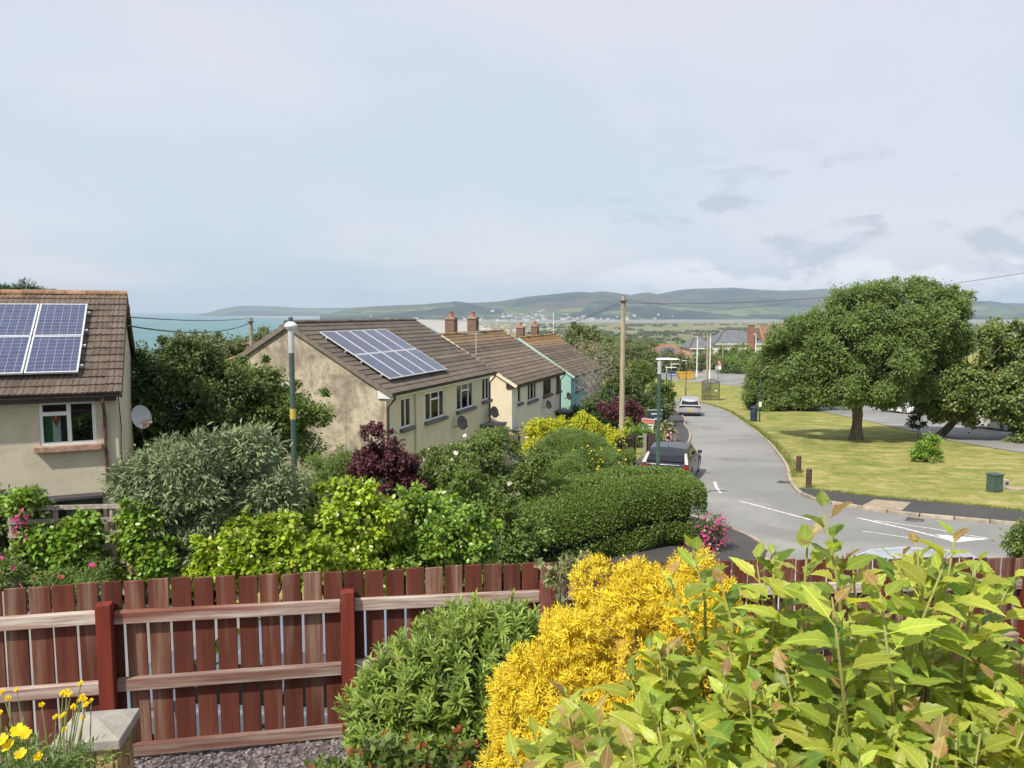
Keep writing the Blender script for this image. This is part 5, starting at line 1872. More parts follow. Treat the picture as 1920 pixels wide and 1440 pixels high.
def gcar(px, py_roof, Y, hdg, label, paint, **k):
    p = P(px, py_roof, Y)
    return car(label, (p.x, p.y, hgt(p.x, p.y) + 0.03), hdg, paint, **k)
gcar(1262, 840, 31.2, math.atan2(14.5, 5.2), 'dark grey hatchback parked half behind the big hedge', m_paint('dark_grey_paint', (0.032, 0.034, 0.046)), L=4.4, Wd=1.86, H=1.43, tall_lamps=True)
gcar(1293, 755, 67.5, math.atan2(12, 2.6), 'silver car driving down the bend with a yellow plate', m_paint('silver_paint', (0.40, 0.41, 0.44), .4), L=4.4, Wd=1.88, H=1.6, suv=True, black_band=True)
car('silver car standing just over the fence, only its roof showing', (6.6, 12.9, hgt(6.6, 12.9) + 0.03), R(172), m_paint('pale_silver_paint', (0.46, 0.49, 0.53), .3), L=4.4, Wd=1.8, H=1.40)
car('blue grey car glimpsed through the gaps of the red fence', (-2.6, 8.35, hgt(-2.6, 8.35) + 0.03), R(176), m_paint('blue_grey_paint', (0.17, 0.21, 0.27), .2), L=4.3, Wd=1.8, H=1.45)
gcar(1186, 716, 84, R(60), 'white car parked beyond the bare tree', m_paint('white_car_paint', (0.75, .75, .74), 0), L=4.4, Wd=1.8, H=1.5)
gcar(1146, 703, 90, R(120), 'teal car parked behind the bare twigs', m_paint('teal_car_paint', (0.05, .22, .19), .1), L=4.2, Wd=1.75, H=1.45)
gcar(1693, 742, 70, R(100), 'white van like car seen under the big tree', m_paint('white_van_paint', (0.78, .78, .77), 0), L=4.6, Wd=1.85, H=1.9, suv=True)
car('pale car parked on the far road under the leaning tree', (33.5, 53, hgt(33.5, 53) + .05), R(110), m_paint('cream_car_paint', (0.6, .58, .52), 0), L=4.3, Wd=1.8, H=1.48)
car('white car parked on the far road by the leaning tree trunk', (36.6, 47, hgt(36.6, 47) + .05), R(118), m_paint('white_car_paint2', (0.78, .78, .76), 0), L=4.3, Wd=1.8, H=1.5)

# ================================================================== houses across the green
def hip_house(label, px0, px1, Y, eave_py, ridge_py, depth, wall, roof, hedge=True, gablef=False, roofpanel=False, chim=None, wins=(), ridge_frac=0.35, rz=0.0):
    a, b = P(px0, eave_py, Y), P(px1, eave_py, Y)
    L = b.x - a.x
    zr = P((px0 + px1) / 2, ridge_py, Y + depth / 2).z
    g = hgt((a.x + b.x) / 2, Y)
    t = thing('house', label, 'house', (a.x, Y, g), rz)
    e = a.z - g
    r = zr - g
    holes = [(L * w[0], L * w[1], e - w[3], e - w[2]) for w in wins]
    mb = MB()
    wall_sheet(mb, 0, L, 0, e, holes)
    mb.quad((L, 0, 0), (L, depth, 0), (L, depth, e), (L, 0, e)); mb.quad((0, depth, 0), (0, 0, 0), (0, 0, e), (0, depth, e)); mb.quad((L, depth, 0), (0, depth, 0), (0, depth, e), (L, depth, e))
    part('wall', mb, wall, t)
    o_ = 0.45
    k = ridge_frac if not gablef else -0.001
    c0, c1 = (L * k, depth / 2, r), (L * (1 - k), depth / 2, r)
    p = [(-o_, -o_, e - .1), (L + o_, -o_, e - .1), (L + o_, depth + o_, e - .1), (-o_, depth + o_, e - .1)]
    mb = MB()
    mb.quad(p[0], p[1], c1, c0); mb.quad(p[1], p[2], c1); mb.quad(p[2], p[3], c0, c1); mb.quad(p[3], p[0], c0)
    mb.quad(*p[::-1])
    rfo = part('roof', mb, roof, t)
    hipm = ridgeA if 'slate' in roof.name else plain('orange_hip_tile', (.42, .18, .09), .9, .2)
    hp = MB()
    for u, v in ((p[0], c0), (p[1], c1), (c0, c1)):
        hp.tube([Vector(u) + Vector((0, 0, .04)), Vector(v) + Vector((0, 0, .04))], .13, 6)
    part('hip_tiles', hp, hipm, rfo)
    part('fascia', MB().box((L / 2, -o_ - .02, e - .18), (L + 2 * o_, .04, .2)), MAT['white'], t)
    for w in holes:
        window(t, w[0], w[1], w[2], w[3], MAT['upvc'], MAT['white'], (0.5,), (), sill=.1, curtain=False, fw=.1)
    if roofpanel:
        up = Vector((0, depth / 2 + o_, r - e + .1)).normalized()
        f_ = slope_frame((0, -o_, e - .1), up, (1, 0, 0))
        for i in range(2):
            q = part('solar_panel', MB().box((0, 0, 0), (1.9, 1.5, .06)), MAT['cells_dark'], rfo)
            q.matrix_local = f_ @ Matrix.Translation((L * .42 + i * 1.1 - .4, 1.5 + i * 1.6, .1))
    if chim:
        cx, w_, y_, top = chim
        q = part('chimney', MB().box((L * cx, y_, (top) / 2), (w_, w_, top)), plain('red_chimney_brick', (.25, .125, .085), .9, .25, 12), t)
        part('chimney_cap', MB().box((L * cx, y_, top + .06), (w_ + .15, w_ + .15, .12)), MAT['chimney'], q)
    return t
slate = plain('slate_roof', (0.13, 0.14, 0.155), 0.7, 0.25, 1.5, 0.2)
redtile = plain('mottled_red_tile', (0.20, 0.125, 0.11), 0.85, 0.3, 1.2, 0.3)
white_w = m_render('white_house_render', (0.78, 0.77, 0.73), (0.65, .63, .58), .2, .3, .1)
pink_w = m_render('pink_house_render', (0.62, 0.40, 0.33), (.55, .36, .3), .2, .3, .1)
hip_house('white house with grey hipped roof and red brick chimney', 1344, 1430, 172, 643.5, 618, 10, white_w, slate, chim=(0.72, 1.15, 0.0 - .6, 8.1), wins=((.02, .06, .2, 1.5), (.11, .16, .2, 1.5)), ridge_frac=.30)
hip_house('pink rendered house with grey roof beside the white house', 1296, 1338, 166, 652, 630, 9, pink_w, slate, wins=((.08, .22, .25, 1.2), (.32, .45, .25, 1.2)), ridge_frac=.38)
hip_house('low bungalow with mottled red hipped roof and solar panels', 1222, 1292, 150, 668, 646.5, 9, white_w, redtile, roofpanel=True, ridge_frac=.36)
hip_house('brown brick house with gabled roof behind the big tree', 1436, 1500, 178, 650, 612, 10, plain('brown_brick_wall', (.28, .16, .1), .9, .25, 8), plain('brown_tile_far', (.20, .125, .09), .9, .2), gablef=True, roofpanel=True)
hip_house('white bungalow glimpsed through the leaves of the big tree', 1640, 1760, 82, 728, 690, 8, white_w, slate, ridge_frac=.25)
hip_house('white cottage hidden behind the leaning tree', 1800, 2010, 68, 742, 690, 8, white_w, slate, ridge_frac=.25)
hip_house('brown roofed cottage with clay chimney behind the dark shrubs', 424, 470, 42, 684, 664, 7, cream0, plain('cottage_tile', (.2, .12, .08), .9, .25), gablef=True, chim=(0.18, .5, 3.5, P(432, 654, 45).z - hgt(-15, 45)))

# dark gate and side fence by the telegraph pole
b = gp(1165, 850)
b = P(1165, 815, 33); b.z = hgt(b.x, b.y)
t = thing('garden_fence', 'dark wooden garden fence with pale gate rails by the telegraph pole', 'fence', b)
dk = plain('dark_fence_wood', (0.055, 0.038, 0.028), .85, .25, 6, .3)
H = P(1165, 815, 33).z - b.z
for k in range(8):
    part('board', MB().box((-0.3 + k * .13, -0.6 + k * .1, H / 2), (.12, .03, H * (.86 + .03 * k))), dk, t)
gm = plain('pale_gate_rail', (.35, .35, .33), .7, .15)
part('gate_post', MB().box((1.05, .2, H / 2), (.13, .13, H)), plain('grey_gate_post', (.3, .27, .22), .8, .2), t)
part('gate_post', MB().box((0.55, .2, H / 2), (.05, .05, H * .95)), gm, t)
part('gate_rail', MB().box((0.8, .2, H * .93), (.5, .04, .05)), gm, t)
for k in range(3):
    part('board', MB().box((1.2 + k * .13, .25, H / 2), (.12, .03, H * 1.02)), dk, t)
# ================================================================== trees and shrubs
BARK = plain('bark', (0.16, 0.13, 0.10), 0.95, 0.35, 5, 0.6, sc=(3, 3, .5))
BARK_D = plain('dark_bark', (0.075, 0.06, 0.045), 0.95, 0.3, 5, 0.5, sc=(3, 3, .5))
TWIG = plain('grey_twig', (0.27, 0.24, 0.20), 0.95, 0.2, 5)
LEAF = {
    'syc': leafmat('sycamore_leaf', (0.088, 0.128, 0.036), 0.36, 0.02, 0.45, 0.5),
    'syc2': leafmat('olive_leaf', (0.085, 0.112, 0.028), 0.28, 0.02, 0.5, 0.4, spec=.5),
    'dark': leafmat('dark_shrub_leaf', (0.048, 0.070, 0.020), 0.25, 0.02, 0.5, 0.5),
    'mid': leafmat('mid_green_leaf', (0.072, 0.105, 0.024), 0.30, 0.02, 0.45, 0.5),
    'privet': leafmat('privet_leaf', (0.068, 0.105, 0.020), 0.25, 0.015, 0.45, 0.45),
    'silver': leafmat('silver_leaf', (0.112, 0.142, 0.072), 0.15, 0.015, 0.4, 0.7),
    'ivy': leafmat('ivy_leaf', (0.095, 0.155, 0.018), 0.22, 0.025, 0.6, 0.35, spec=.5),
    'ivyy': leafmat('yellow_ivy_leaf', (0.15, 0.20, 0.016), 0.25, 0.025, 0.6, 0.35, spec=.5),
    'purple': leafmat('purple_leaf', (0.065, 0.023, 0.026), 0.30, 0.02, 0.6, 0.5),
    'lime': leafmat('lime_leaf', (0.24, 0.25, 0.018), 0.3, 0.02, 0.4, 0.5),
    'gold': leafmat('golden_leaf', (0.70, 0.555, 0.04), 0.25, 0.012, 0.35, 0.5),
    'feather': leafmat('feathery_leaf', (0.078, 0.12, 0.028), 0.3, 0.02, 0.4, 0.5),
    'far': leafmat('far_tree_leaf', (0.082, 0.10, 0.04), 0.25, 0.02, 0.4, 0.6),
    'pine': leafmat('pine_leaf', (0.026, 0.05, 0.026), 0.15, 0.01, 0.4, 0.6),
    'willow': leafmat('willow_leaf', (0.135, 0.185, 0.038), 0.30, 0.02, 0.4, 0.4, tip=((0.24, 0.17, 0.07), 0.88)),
    'white': leafmat('white_petal', (0.74, 0.66, 0.60), 0.3, 0.01, 0.15, 0.6),
    'pink': leafmat('pink_petal', (0.55, 0.07, 0.22), 0.3, 0.02, 0.3, 0.6),
    'palepink': leafmat('pale_pink_petal', (0.62, 0.36, 0.34), 0.3, 0.02, 0.2, 0.6),
    'yellow': leafmat('yellow_petal', (0.74, 0.55, 0.008), 0.3, 0.01, 0.15, 0.5),
    'orange': leafmat('orange_new_leaf', (0.34, 0.12, 0.045), 0.35, 0.02, 0.3, 0.5),
    'varieg': leafmat('cream_edged_leaf', (0.30, 0.31, 0.14), 0.25, 0.02, 0.4, 0.5),
    'deepgreen': leafmat('deep_green_leaf', (0.022, 0.05, 0.016), 0.2, 0.02, 0.4, 0.45),
    'red': leafmat('red_flower_petal', (0.45, 0.04, 0.05), .3, .02, .3, .6),
}
def limbs(mb, base, top, tips, r0, r1, rng, lean=None, n=10):
    """trunk from base to top, then limbs curving out to some of the tips"""
    base, top = Vector(base), Vector(top)
    mid = base.lerp(top, 0.5) + Vector((rng.uniform(-.1, .1), rng.uniform(-.1, .1), 0)) * (top - base).length * .4
    mb.tube([base - Vector((0, 0, .4)), base + Vector((0, 0, 0.05)), base.lerp(mid, .3), mid, top], [r0 * 1.5, r0 * 1.25, r0, r0 * .85, r1], 12)
    for t in tips:
        t = Vector(t)
        k = rng.uniform(.55, 1.0)
        s = base.lerp(top, k)
        m1 = s.lerp(t, .4) + Vector((0, 0, (t - s).length * .12))
        m2 = s.lerp(t, .75) + Vector((rng.uniform(-.1, .1), rng.uniform(-.1, .1), .02)) * (t - s).length
        rr_ = r1 * rng.uniform(.45, .75)
        mb.tube([s, m1, m2, t], [rr_, rr_ * .7, rr_ * .4, rr_ * .12], 7)
def tree(label, base, top, E, leafm, ncl, per, rc, size, r0, tmpl=T_OVAL, name='tree', cat='tree', bark=None, zmin=None, group=None, limbs_n=18, fill=.25, inward=.12, **k):
    rng = random.Random(hash(label) % 1000 if False else len(label) * 7 + ncl)
    base = Vector(base)
    t = thing(name, label, cat, base)
    (V, F, T), c = clumps(E, ncl, per, rc, size, tmpl, zmin=zmin, fill=fill, inward=inward, **k)
    V = V - np.array(base)[None]
    cr = link('crown', np_mesh('crown', V, F, leafm, T), t)
    cr['kind'] = 'stuff'
    mb = MB()
    idx = list(range(len(c)))
    rng.shuffle(idx)
    limbs(mb, Vector((0, 0, 0)), Vector(top) - base, [Vector(c[i]) - base for i in idx[:limbs_n]], r0, r0 * .62, rng)
    part('trunk', mb, bark or BARK, t, smooth=True)
    return t, c
def shrub(label, base, E, leafm, ncl, per, rc, size, tmpl=T_OVAL, stray=.16, name='shrub', cat='shrub', stems=7, r0=.03, group=None, flowers=None, core=None, zmin=None, fill=.2, inward=.1, **k):
    base = Vector(base)
    t = thing(name, label, cat, base, 0, group)
    (V, F, T), c = clumps(E, ncl, per, rc, size, tmpl, zmin=zmin, fill=fill, inward=inward, stray=stray, **k)
    V = V - np.array(base)[None]
    fo = link('foliage', np_mesh('foliage', V, F, leafm, T), t)
    fo['kind'] = 'stuff'
    rng = random.Random(ncl * 3 + per)
    mb = MB()
    for i in range(stems):
        q = Vector(c[rng.randrange(len(c))]) - base
        s = Vector((rng.uniform(-.15, .15), rng.uniform(-.15, .15), -0.1))
        mb.tube([s, s.lerp(q, .5) + Vector((0, 0, .1)), q], [r0, r0 * .7, r0 * .2], 6)
    part('stem', mb, BARK_D, t)
    for fl in (flowers or []):
        fm, n, sz, petals, nm = fl[:5]
        ty = fl[5] if len(fl) > 5 else None
        p, nn = ell_surface(E, n, RNG, zmin)
        if ty is not None:
            ok = ty(p); p, nn = p[ok], nn[ok]
        p = p + nn * RNG.uniform(0.05, fl[6] if len(fl) > 6 else 0.2, (len(p), 1)) - np.array(base)[None]
        fl_all = []
        nn = unit(nn + np.array([0, -.35, .5]) + RNG.normal(0, .3, nn.shape))
        for j in range(petals):
            a = 2 * math.pi * j / petals
            ref = unit(np.cross(nn, np.array([[.2, .3, 1.0]])))
            bb = np.cross(nn, ref)
            d = ref * math.cos(a) + bb * math.sin(a)
            fl_all.append(leaf_arrays(p, d, nn, np.full(len(p), sz) * RNG.uniform(.8, 1.2, len(p)), T_PETAL))
        V, F, T = join_arrays(fl_all)
        o = link(nm, np_mesh(nm, V, F, fm, T), t)
        o['kind'] = 'stuff'
    return t, c
def gb(px, py_any, Y):
    p = P(px, py_any, Y)
    return Vector((p.x, p.y, hgt(p.x, p.y)))

# --- the big spreading tree on the green
B1 = gp(1605, 824); Y1 = B1.y
E1 = [epx(1700, 592, Y1 + 1, 98, 78), epx(1640, 600, Y1, 100, 72), epx(1590, 630, Y1 - .5, 92, 72), epx(1545, 655, Y1, 80, 68), epx(1500, 668, Y1 + .5, 62, 58),
      epx(1770, 630, Y1 + 1, 52, 62), epx(1640, 690, Y1 - 1, 105, 62), epx(1730, 690, Y1 + .5, 70, 60), epx(1600, 732, Y1 - 2, 58, 30), epx(1535, 735, Y1 - .5, 48, 34), epx(1655, 740, Y1 - 1, 45, 26), epx(1790, 590, Y1 + 1, 32, 34)]
E1 = [(a, b, c, d - .55, e - .55, f - .42) for a, b, c, d, e, f in E1]
tree('big spreading green tree with a stout trunk on the grass', B1, P(1607, 735, Y1), lobed(E1, 150, 1.0), LEAF['syc'], 1500, 150, 0.46, 0.165, 0.36, T_OVAL, limbs_n=26, fill=.06, flat=.75, droop=.35, inward=.05, gap=(.62, -.22))
# hanging sprays under the crown
E1b = [epx(1643, 790, Y1 - 1, 20, 22), epx(1535, 765, Y1 - 1, 16, 18)]
# --- darker tree at its left shoulder, standing behind
B3 = gp(1497, 768)
E3 = [epx(1452, 700, B3.y, 46, 44), epx(1418, 712, B3.y, 22, 34), epx(1482, 655, B3.y + 1, 40, 40), epx(1500, 690, B3.y, 62, 62), epx(1440, 745, B3.y, 45, 26), epx(1485, 742, B3.y, 50, 24)]
tree('darker tree with low branches behind the spreading tree, next to the notice post', B3, P(1497, 715, B3.y), lobed(E3, 60, .9), LEAF['mid'], 620, 110, 0.55, 0.22, 0.34, T_OVAL, limbs_n=14, fill=.4, droop=.4)
# --- leaning tree on the right
B2 = gp(1762, 818); Y2 = B2.y
E2 = [epx(1845, 690, Y2 - 1.5, 78, 58), epx(1905, 690, Y2 - 1.5, 80, 66), epx(1790, 720, Y2 - 1, 62, 48), epx(1860, 745, Y2 - 2.5, 82, 46), epx(1935, 760, Y2 - 2.5, 75, 60), epx(1765, 760, Y2 - .5, 48, 26), epx(1895, 640, Y2 - 1, 60, 22), epx(1990, 720, Y2 - 1.5, 60, 80), epx(1900, 805, Y2 - 3, 45, 22)]
E2 = [(a, b, c, d - .25, e - .4, f - .32) for a, b, c, d, e, f in E2]
E2 = [(a - .5, b, c, d, e, f) for a, b, c, d, e, f in E2]
tree('leaning tree with olive leaves beside the small yellow green bush', B2, P(1838, 748, Y2 - 1), lobed(E2, 110, .9), LEAF['syc2'], 900, 110, 0.42, 0.17, 0.24, T_HEART, limbs_n=22, fill=.1, bark=BARK, droop=.35, gap=(.8, -.2))
# small bush at its foot
Bs = gp(1735, 866)
shrub('small yellow green bush at the foot of the leaning tree', Bs, [epx(1735, 846, Bs.y, 17, 15), epx(1748, 830, Bs.y, 11, 13), epx(1724, 850, Bs.y, 10, 12)], LEAF['ivy'], 60, 60, .18, .11, T_OVAL, stems=5)
Bs = gp(1721, 820)
tree('thin sapling in front of the second road', Bs, P(1721, 800, Bs.y), [epx(1721, 792, Bs.y, 12, 12)], LEAF['deepgreen'], 12, 40, .25, .16, .03, limbs_n=3)

# --- hedges and trees round the far junction
def far_clump(label, px, py, Y, rx, ry, leaf, ncl=60, per=70, rc=1.0, size=.5, trunk=True, name='tree', n_e=3):
    b = gb(px, py, Y)
    rng = random.Random(int(px))
    E = [epx(px + rng.uniform(-.5, .5) * rx, py + rng.uniform(-.25, .35) * ry, Y, rx * .72, ry * .75) for _ in range(n_e)] + [epx(px, py, Y, rx * .8, ry)]
    if trunk:
        return tree(label, b, Vector((b.x, b.y, P(px, py, Y).z)), E, LEAF[leaf], ncl, per, rc, size, .16, name=name, limbs_n=8, fill=.4, zmin=b.z)
    return shrub(label, b, E, LEAF[leaf], ncl, per, rc, size, stems=4, r0=.06, zmin=b.z, fill=.4)
far_clump('grey green tree behind the mint house, left of the wooden pole', 1128, 680, 84, 28, 22, 'far', 120, 80, .8, .25)
far_clump('tall bushy tree just beyond the wooden pole', 1192, 674, 98, 30, 20, 'far', 120, 80, .9, .28)
far_clump('low tree filling the gap before the red roofed bungalow', 1160, 672, 110, 42, 22, 'far', 90, 90, 1.2, .4)
far_clump('small rounded tree with orange tips beyond the lay-by', 1203, 698, 72, 24, 20, 'syc2', 90, 45, .5, .2)
far_clump('dark conifer like bush on the bend by the thin lamp posts', 1241, 752, 57, 17, 28, 'mid', 130, 110, .4, .17, trunk=False)
far_clump('spreading juniper skirt under the dark bend bush', 1218, 765, 55, 28, 18, 'dark', 90, 100, .45, .2, trunk=False)
far_clump('leafy hedge under the red roofed bungalow', 1262, 684, 143, 42, 14, 'far', 80, 80, 1.2, .45, trunk=False)
far_clump('hedge below the pink house', 1318, 683, 152, 38, 14, 'far', 80, 80, 1.3, .45, trunk=False)
for i, (px, py, Y, rx, ry) in enumerate(((1370, 674, 160, 26, 12), (1402, 672, 160, 28, 12), (1380, 686, 150, 40, 10))):
    far_clump(['clipped green hedge at the foot of the white house', 'clipped hedge piece under the brick chimney', 'lower hedge along the road before the white house', 'rough hedge between the white house and the dark tree'][i], px, py, Y, rx, ry, 'feather', 70, 90, 1.2, .4, trunk=False)
far_clump('roadside bank of brambles beyond the junction', 1372, 702, 140, 40, 7, 'dark', 60, 70, .9, .35, trunk=False)
far_clump('shaggy hedge beside the lay-by', 1205, 690, 100, 26, 14, 'far', 70, 80, .8, .35, trunk=False)
far_clump('tree far down the lane behind the mint house roof', 1090, 640, 130, 30, 20, 'far', 70, 80, 1.4, .5)
for i, (px, py, Y, rx, ry, lf) in enumerate(((1105, 660, 150, 34, 16, 'far'), (1150, 650, 175, 40, 14, 'far'), (1205, 655, 185, 36, 12, 'far'), (1480, 690, 120, 40, 24, 'far'), (1560, 715, 110, 50, 20, 'dark'))):
    far_clump(['tree line piece behind the lichen roof', 'hazy tree beyond the wooden pole', 'hazy tree before the green fields', 'tree between the brick house and the dark tree', 'dark hedge beyond the second road'][i], px, py, Y, rx, ry, lf, 70, 80, 1.5, .5)
# bare windswept tree by the mint house
bt = gb(1118, 790, 52)
t = thing('bare_tree', 'bare grey windswept tree in front of the mint and blue house', 'tree', bt)
mb = MB()
rng = random.Random(3)
for i in range(9):
    s = Vector((rng.uniform(-.5, .5), rng.uniform(-.4, .4), -.1))
    top = P(rng.uniform(1088, 1145), rng.uniform(660, 720), 52 + rng.uniform(-1.5, 1.5)) - bt
    m1 = s.lerp(top, .5) + Vector((rng.uniform(-.4, .4), rng.uniform(-.3, .3), .2))
    mb.tube([s, m1, top], [.07, .05, .02], 6)
    for j in range(26):
        k = rng.uniform(.35, 1)
        a = s.lerp(m1, k * 2) if k < .5 else m1.lerp(top, (k - .5) * 2)
        b2 = a + Vector((rng.uniform(-1, .9), rng.uniform(-.8, .8), rng.uniform(-.3, .9)))
        c2 = b2 + Vector((rng.uniform(-.5, .5), rng.uniform(-.5, .5), rng.uniform(-.7, .5)))
        mb.tube([a, b2, c2], [.018, .011, .005], 4, cap=False)
part('trunk', mb, TWIG, t)
tt = []
(V, F, T), c = clumps([epx(1105, 655, 52, 22, 16), epx(1130, 680, 52, 20, 20)], 40, 24, .35, .16, T_NARROW)
o = link('foliage', np_mesh('foliage', V - np.array(bt)[None], F, leafmat('dry_leaf', (.16, .14, .09), .2), T), t)
o['kind'] = 'stuff'

# --- gardens left of the road
def sh(label, Y, ells, leaf, ncl, per, rc, size, tmpl=T_OVAL, lob=(40, .32), **k):
    E = [epx(a, b, Y + (e[0] if e else 0), c, d) for a, b, c, d, *e in ells]
    k.setdefault('gap', (1.7, -.2) if lob else None)
    if lob:
        rm = float(np.array(E)[:, 3:].mean())
        E = lobed(E, lob[0], min(lob[1], .38 * rm))
    px = sum(e[0] for e in ells) / len(ells)
    b = gb(px, 900, Y)
    return shrub(label, b, E, LEAF[leaf], ncl, per, rc, size, tmpl, zmin=b.z, **k)
# dark mass between the two houses
sh('big dark evergreen shrub against the end wall of the house with blue panels', 23.5, [(320, 760, 75, 100), (290, 690, 35, 40), (345, 700, 60, 55), (290, 800, 50, 60), (420, 790, 80, 85)], 'dark', 620, 110, .3, .12, flat=.9, lob=(60, .6))
sh('dark spreading shrub reaching across the stained gable', 24.5, [(450, 760, 75, 75), (520, 775, 62, 42), (500, 830, 80, 60), (420, 720, 50, 40), (575, 775, 30, 18)], 'mid', 620, 110, .3, .12, flat=.8, lob=(60, .6))
sh('leafy tree tops by the shore behind the evergreen shrubs', 60, [(370, 655, 45, 22), (420, 660, 40, 20), (345, 665, 30, 18), (450, 668, 30, 18), (500, 648, 34, 14)], 'far', 150, 110, .75, .26)
b = gb(40, 545, 60)
Ep = [epx(45, 542, 60, 16, 16), epx(20, 548, 60, 22, 8), epx(65, 548, 60, 18, 9), epx(0, 545, 60, 14, 12), epx(45, 565, 60, 40, 12)]
tree('dark conifer top showing over the ridge of the house with blue panels', b, P(42, 535, 60), Ep, LEAF['pine'], 60, 90, .55, .35, .2, T_NEEDLE, limbs_n=10, flat=.4)
# silvery butterfly bush
sh('large silvery grey green shrub by the lamp post', 13.2, [(380, 930, 120, 95), (300, 910, 70, 80), (450, 900, 88, 85), (390, 860, 90, 55), (340, 1010, 100, 60), (470, 980, 60, 60), (255, 905, 38, 50)], 'silver', 900, 60, .20, .13, T_NARROW, flat=1.0, droop=.1, up=.3, stems=12)
sh('feathery green shrub at the foot of the stained gable', 19.5, [(600, 905, 55, 55), (650, 900, 50, 40), (570, 960, 50, 55), (700, 925, 60, 40), (760, 915, 60, 50)], 'feather', 420, 110, .2, .09, T_NARROW, flat=1.0)
sh('purple leaved smoke bush against the cream wall', 18.5, [(712, 852, 38, 30), (756, 872, 24, 22), (688, 868, 28, 24), (706, 824, 20, 20), (772, 905, 22, 18), (712, 900, 36, 30), (660, 890, 14, 12)], 'purple', 420, 70, .15, .08, T_OVAL, stems=12, r0=.022, flat=.9, lob=(30, .30), fill=0, stray=.35)
# rambling rose with white flowers
sh('rambling rose bush covered in small white flowers', 19.5, [(880, 880, 70, 50), (930, 860, 62, 50), (850, 905, 60, 50), (960, 900, 50, 50), (905, 930, 80, 50), (985, 860, 28, 28), (800, 935, 40, 40)], 'mid', 520, 100, .22, .085, T_OVAL, flowers=[(LEAF['white'], 150, .058, 5, 'rose_flowers', None, .34), (LEAF['palepink'], 26, .07, 6, 'pink_roses', None, .34)])
sh('yellow green shrub row below the house with two chimneys', 33, [(1010, 812, 30, 24), (1045, 805, 28, 20), (1080, 808, 26, 22), (1118, 812, 28, 26), (1140, 825, 24, 24), (990, 830, 26, 22), (1097, 795, 10, 14), (1055, 820, 45, 20)], 'lime', 260, 70, .26, .12, T_OVAL)
sh('clipped dome shaped green bush behind the big hedge', 27, [(1075, 850, 66, 42), (1040, 870, 50, 40), (1105, 865, 50, 36)], 'feather', 620, 110, .16, .07, T_NARROW, inward=.04, flat=1, lob=None, stray=0)
sh('loose green shrub with yellow broom flowers behind the hedge', 24, [(1120, 872, 70, 34), (1170, 872, 40, 24), (1080, 890, 50, 30), (1030, 905, 60, 36)], 'feather', 420, 90, .18, .08, T_NARROW, flowers=[(LEAF['yellow'], 240, .035, 4, 'broom_flowers', lambda p: (p[:, 0] > 2.1))])
sh('lime shrub round the estate boards', 47, [(1203, 788, 24, 22), (1190, 805, 22, 18), (1222, 800, 20, 18)], 'ivyy', 130, 80, .24, .1)
sh('glossy green shrub below the tilted estate board', 42, [(1205, 822, 28, 22), (1230, 830, 18, 20), (1190, 835, 20, 14)], 'ivy', 130, 80, .2, .09)
sh('pale pink flowering shrub against the pavement', 44, [(1249, 812, 14, 16), (1246, 825, 12, 12)], 'feather', 60, 50, .15, .08, flowers=[(LEAF['palepink'], 90, .07, 5, 'pink_blossom')])
sh('dark red low shrub beside the telegraph pole', 45, [(1170, 768, 20, 14), (1190, 775, 16, 10), (1150, 772, 18, 12)], 'purple', 80, 70, .35, .15)
sh('dark box hedge under the mint green wall', 50, [(1085, 783, 40, 13), (1105, 778, 30, 12), (1060, 785, 30, 12), (1130, 790, 34, 16)], 'deepgreen', 200, 90, .35, .15, inward=.05)
sh('brown green bush at the foot of the bare tree', 50, [(1150, 745, 28, 34), (1175, 735, 22, 30), (1140, 780, 30, 22), (1110, 762, 22, 16)], 'dark', 170, 90, .4, .17)
# ivy banks behind the fence
sh('bright yellow green ivy heap beneath the purple smoke bush', 13.6, [(670, 985, 72, 70), (640, 1040, 95, 55), (700, 1050, 80, 50), (660, 930, 36, 34)], 'ivyy', 420, 44, .17, .085, T_HEART)
sh('glossy green ivy mound beside the wooden post', 14.2, [(820, 1000, 78, 62), (790, 1040, 70, 40), (870, 1040, 60, 45), (790, 955, 36, 30)], 'ivy', 420, 44, .17, .08, T_HEART)
sh('ivy sprawling along the fence below the silvery shrub', 12.4, [(460, 1035, 70, 50), (520, 1020, 50, 55), (580, 1050, 50, 40), (430, 1070, 60, 30)], 'ivyy', 300, 44, .17, .085, T_HEART)
sh('dark leafy thicket joining the ivy to the hedge', 16.5, [(900, 990, 60, 80), (940, 1000, 60, 80), (870, 950, 60, 50), (840, 990, 60, 70)], 'privet', 460, 90, .22, .09)
sh('green climber thicket under the lamp post', 16.0, [(600, 975, 60, 60), (560, 1010, 60, 70), (720, 1000, 60, 70), (760, 1020, 40, 60), (500, 1040, 60, 40)], 'dark', 460, 80, .22, .09)
# ivy clad trellis in front of the house with blue panels
TB = P(150, 1085, 12.2)
tb = Vector((TB.x, TB.y, hgt(TB.x, TB.y)))
t = thing('trellis', 'weathered grey wooden trellis carrying ivy by the cream house', 'trellis', tb, R(6))
gw = plain('grey_weathered_wood', (0.34, 0.30, 0.25), 0.95, 0.3, 6, .4, sc=(2, 2, 2))
ztop = P(150, 945, 12.2).z - tb.z
for k in range(7):
    part('slat', MB().box((-0.05, 0, ztop - .05 - k * .22), (2.0, .03, .07)), gw, t)
for x in (-1.0, -.35, .3, .55, .95):
    part('post', MB().tube([(x, .04, -.1), (x + random.uniform(-.03, .03), .04, ztop - (.0 if abs(x) > .9 else .1))], .04, 8), gw, t)
sh('ivy covering the left half of the trellis', 12.0, [(100, 1015, 50, 58), (75, 985, 34, 42), (130, 1050, 50, 42), (50, 950, 24, 26), (150, 995, 18, 26)], 'ivy', 300, 40, .15, .085, T_HEART)
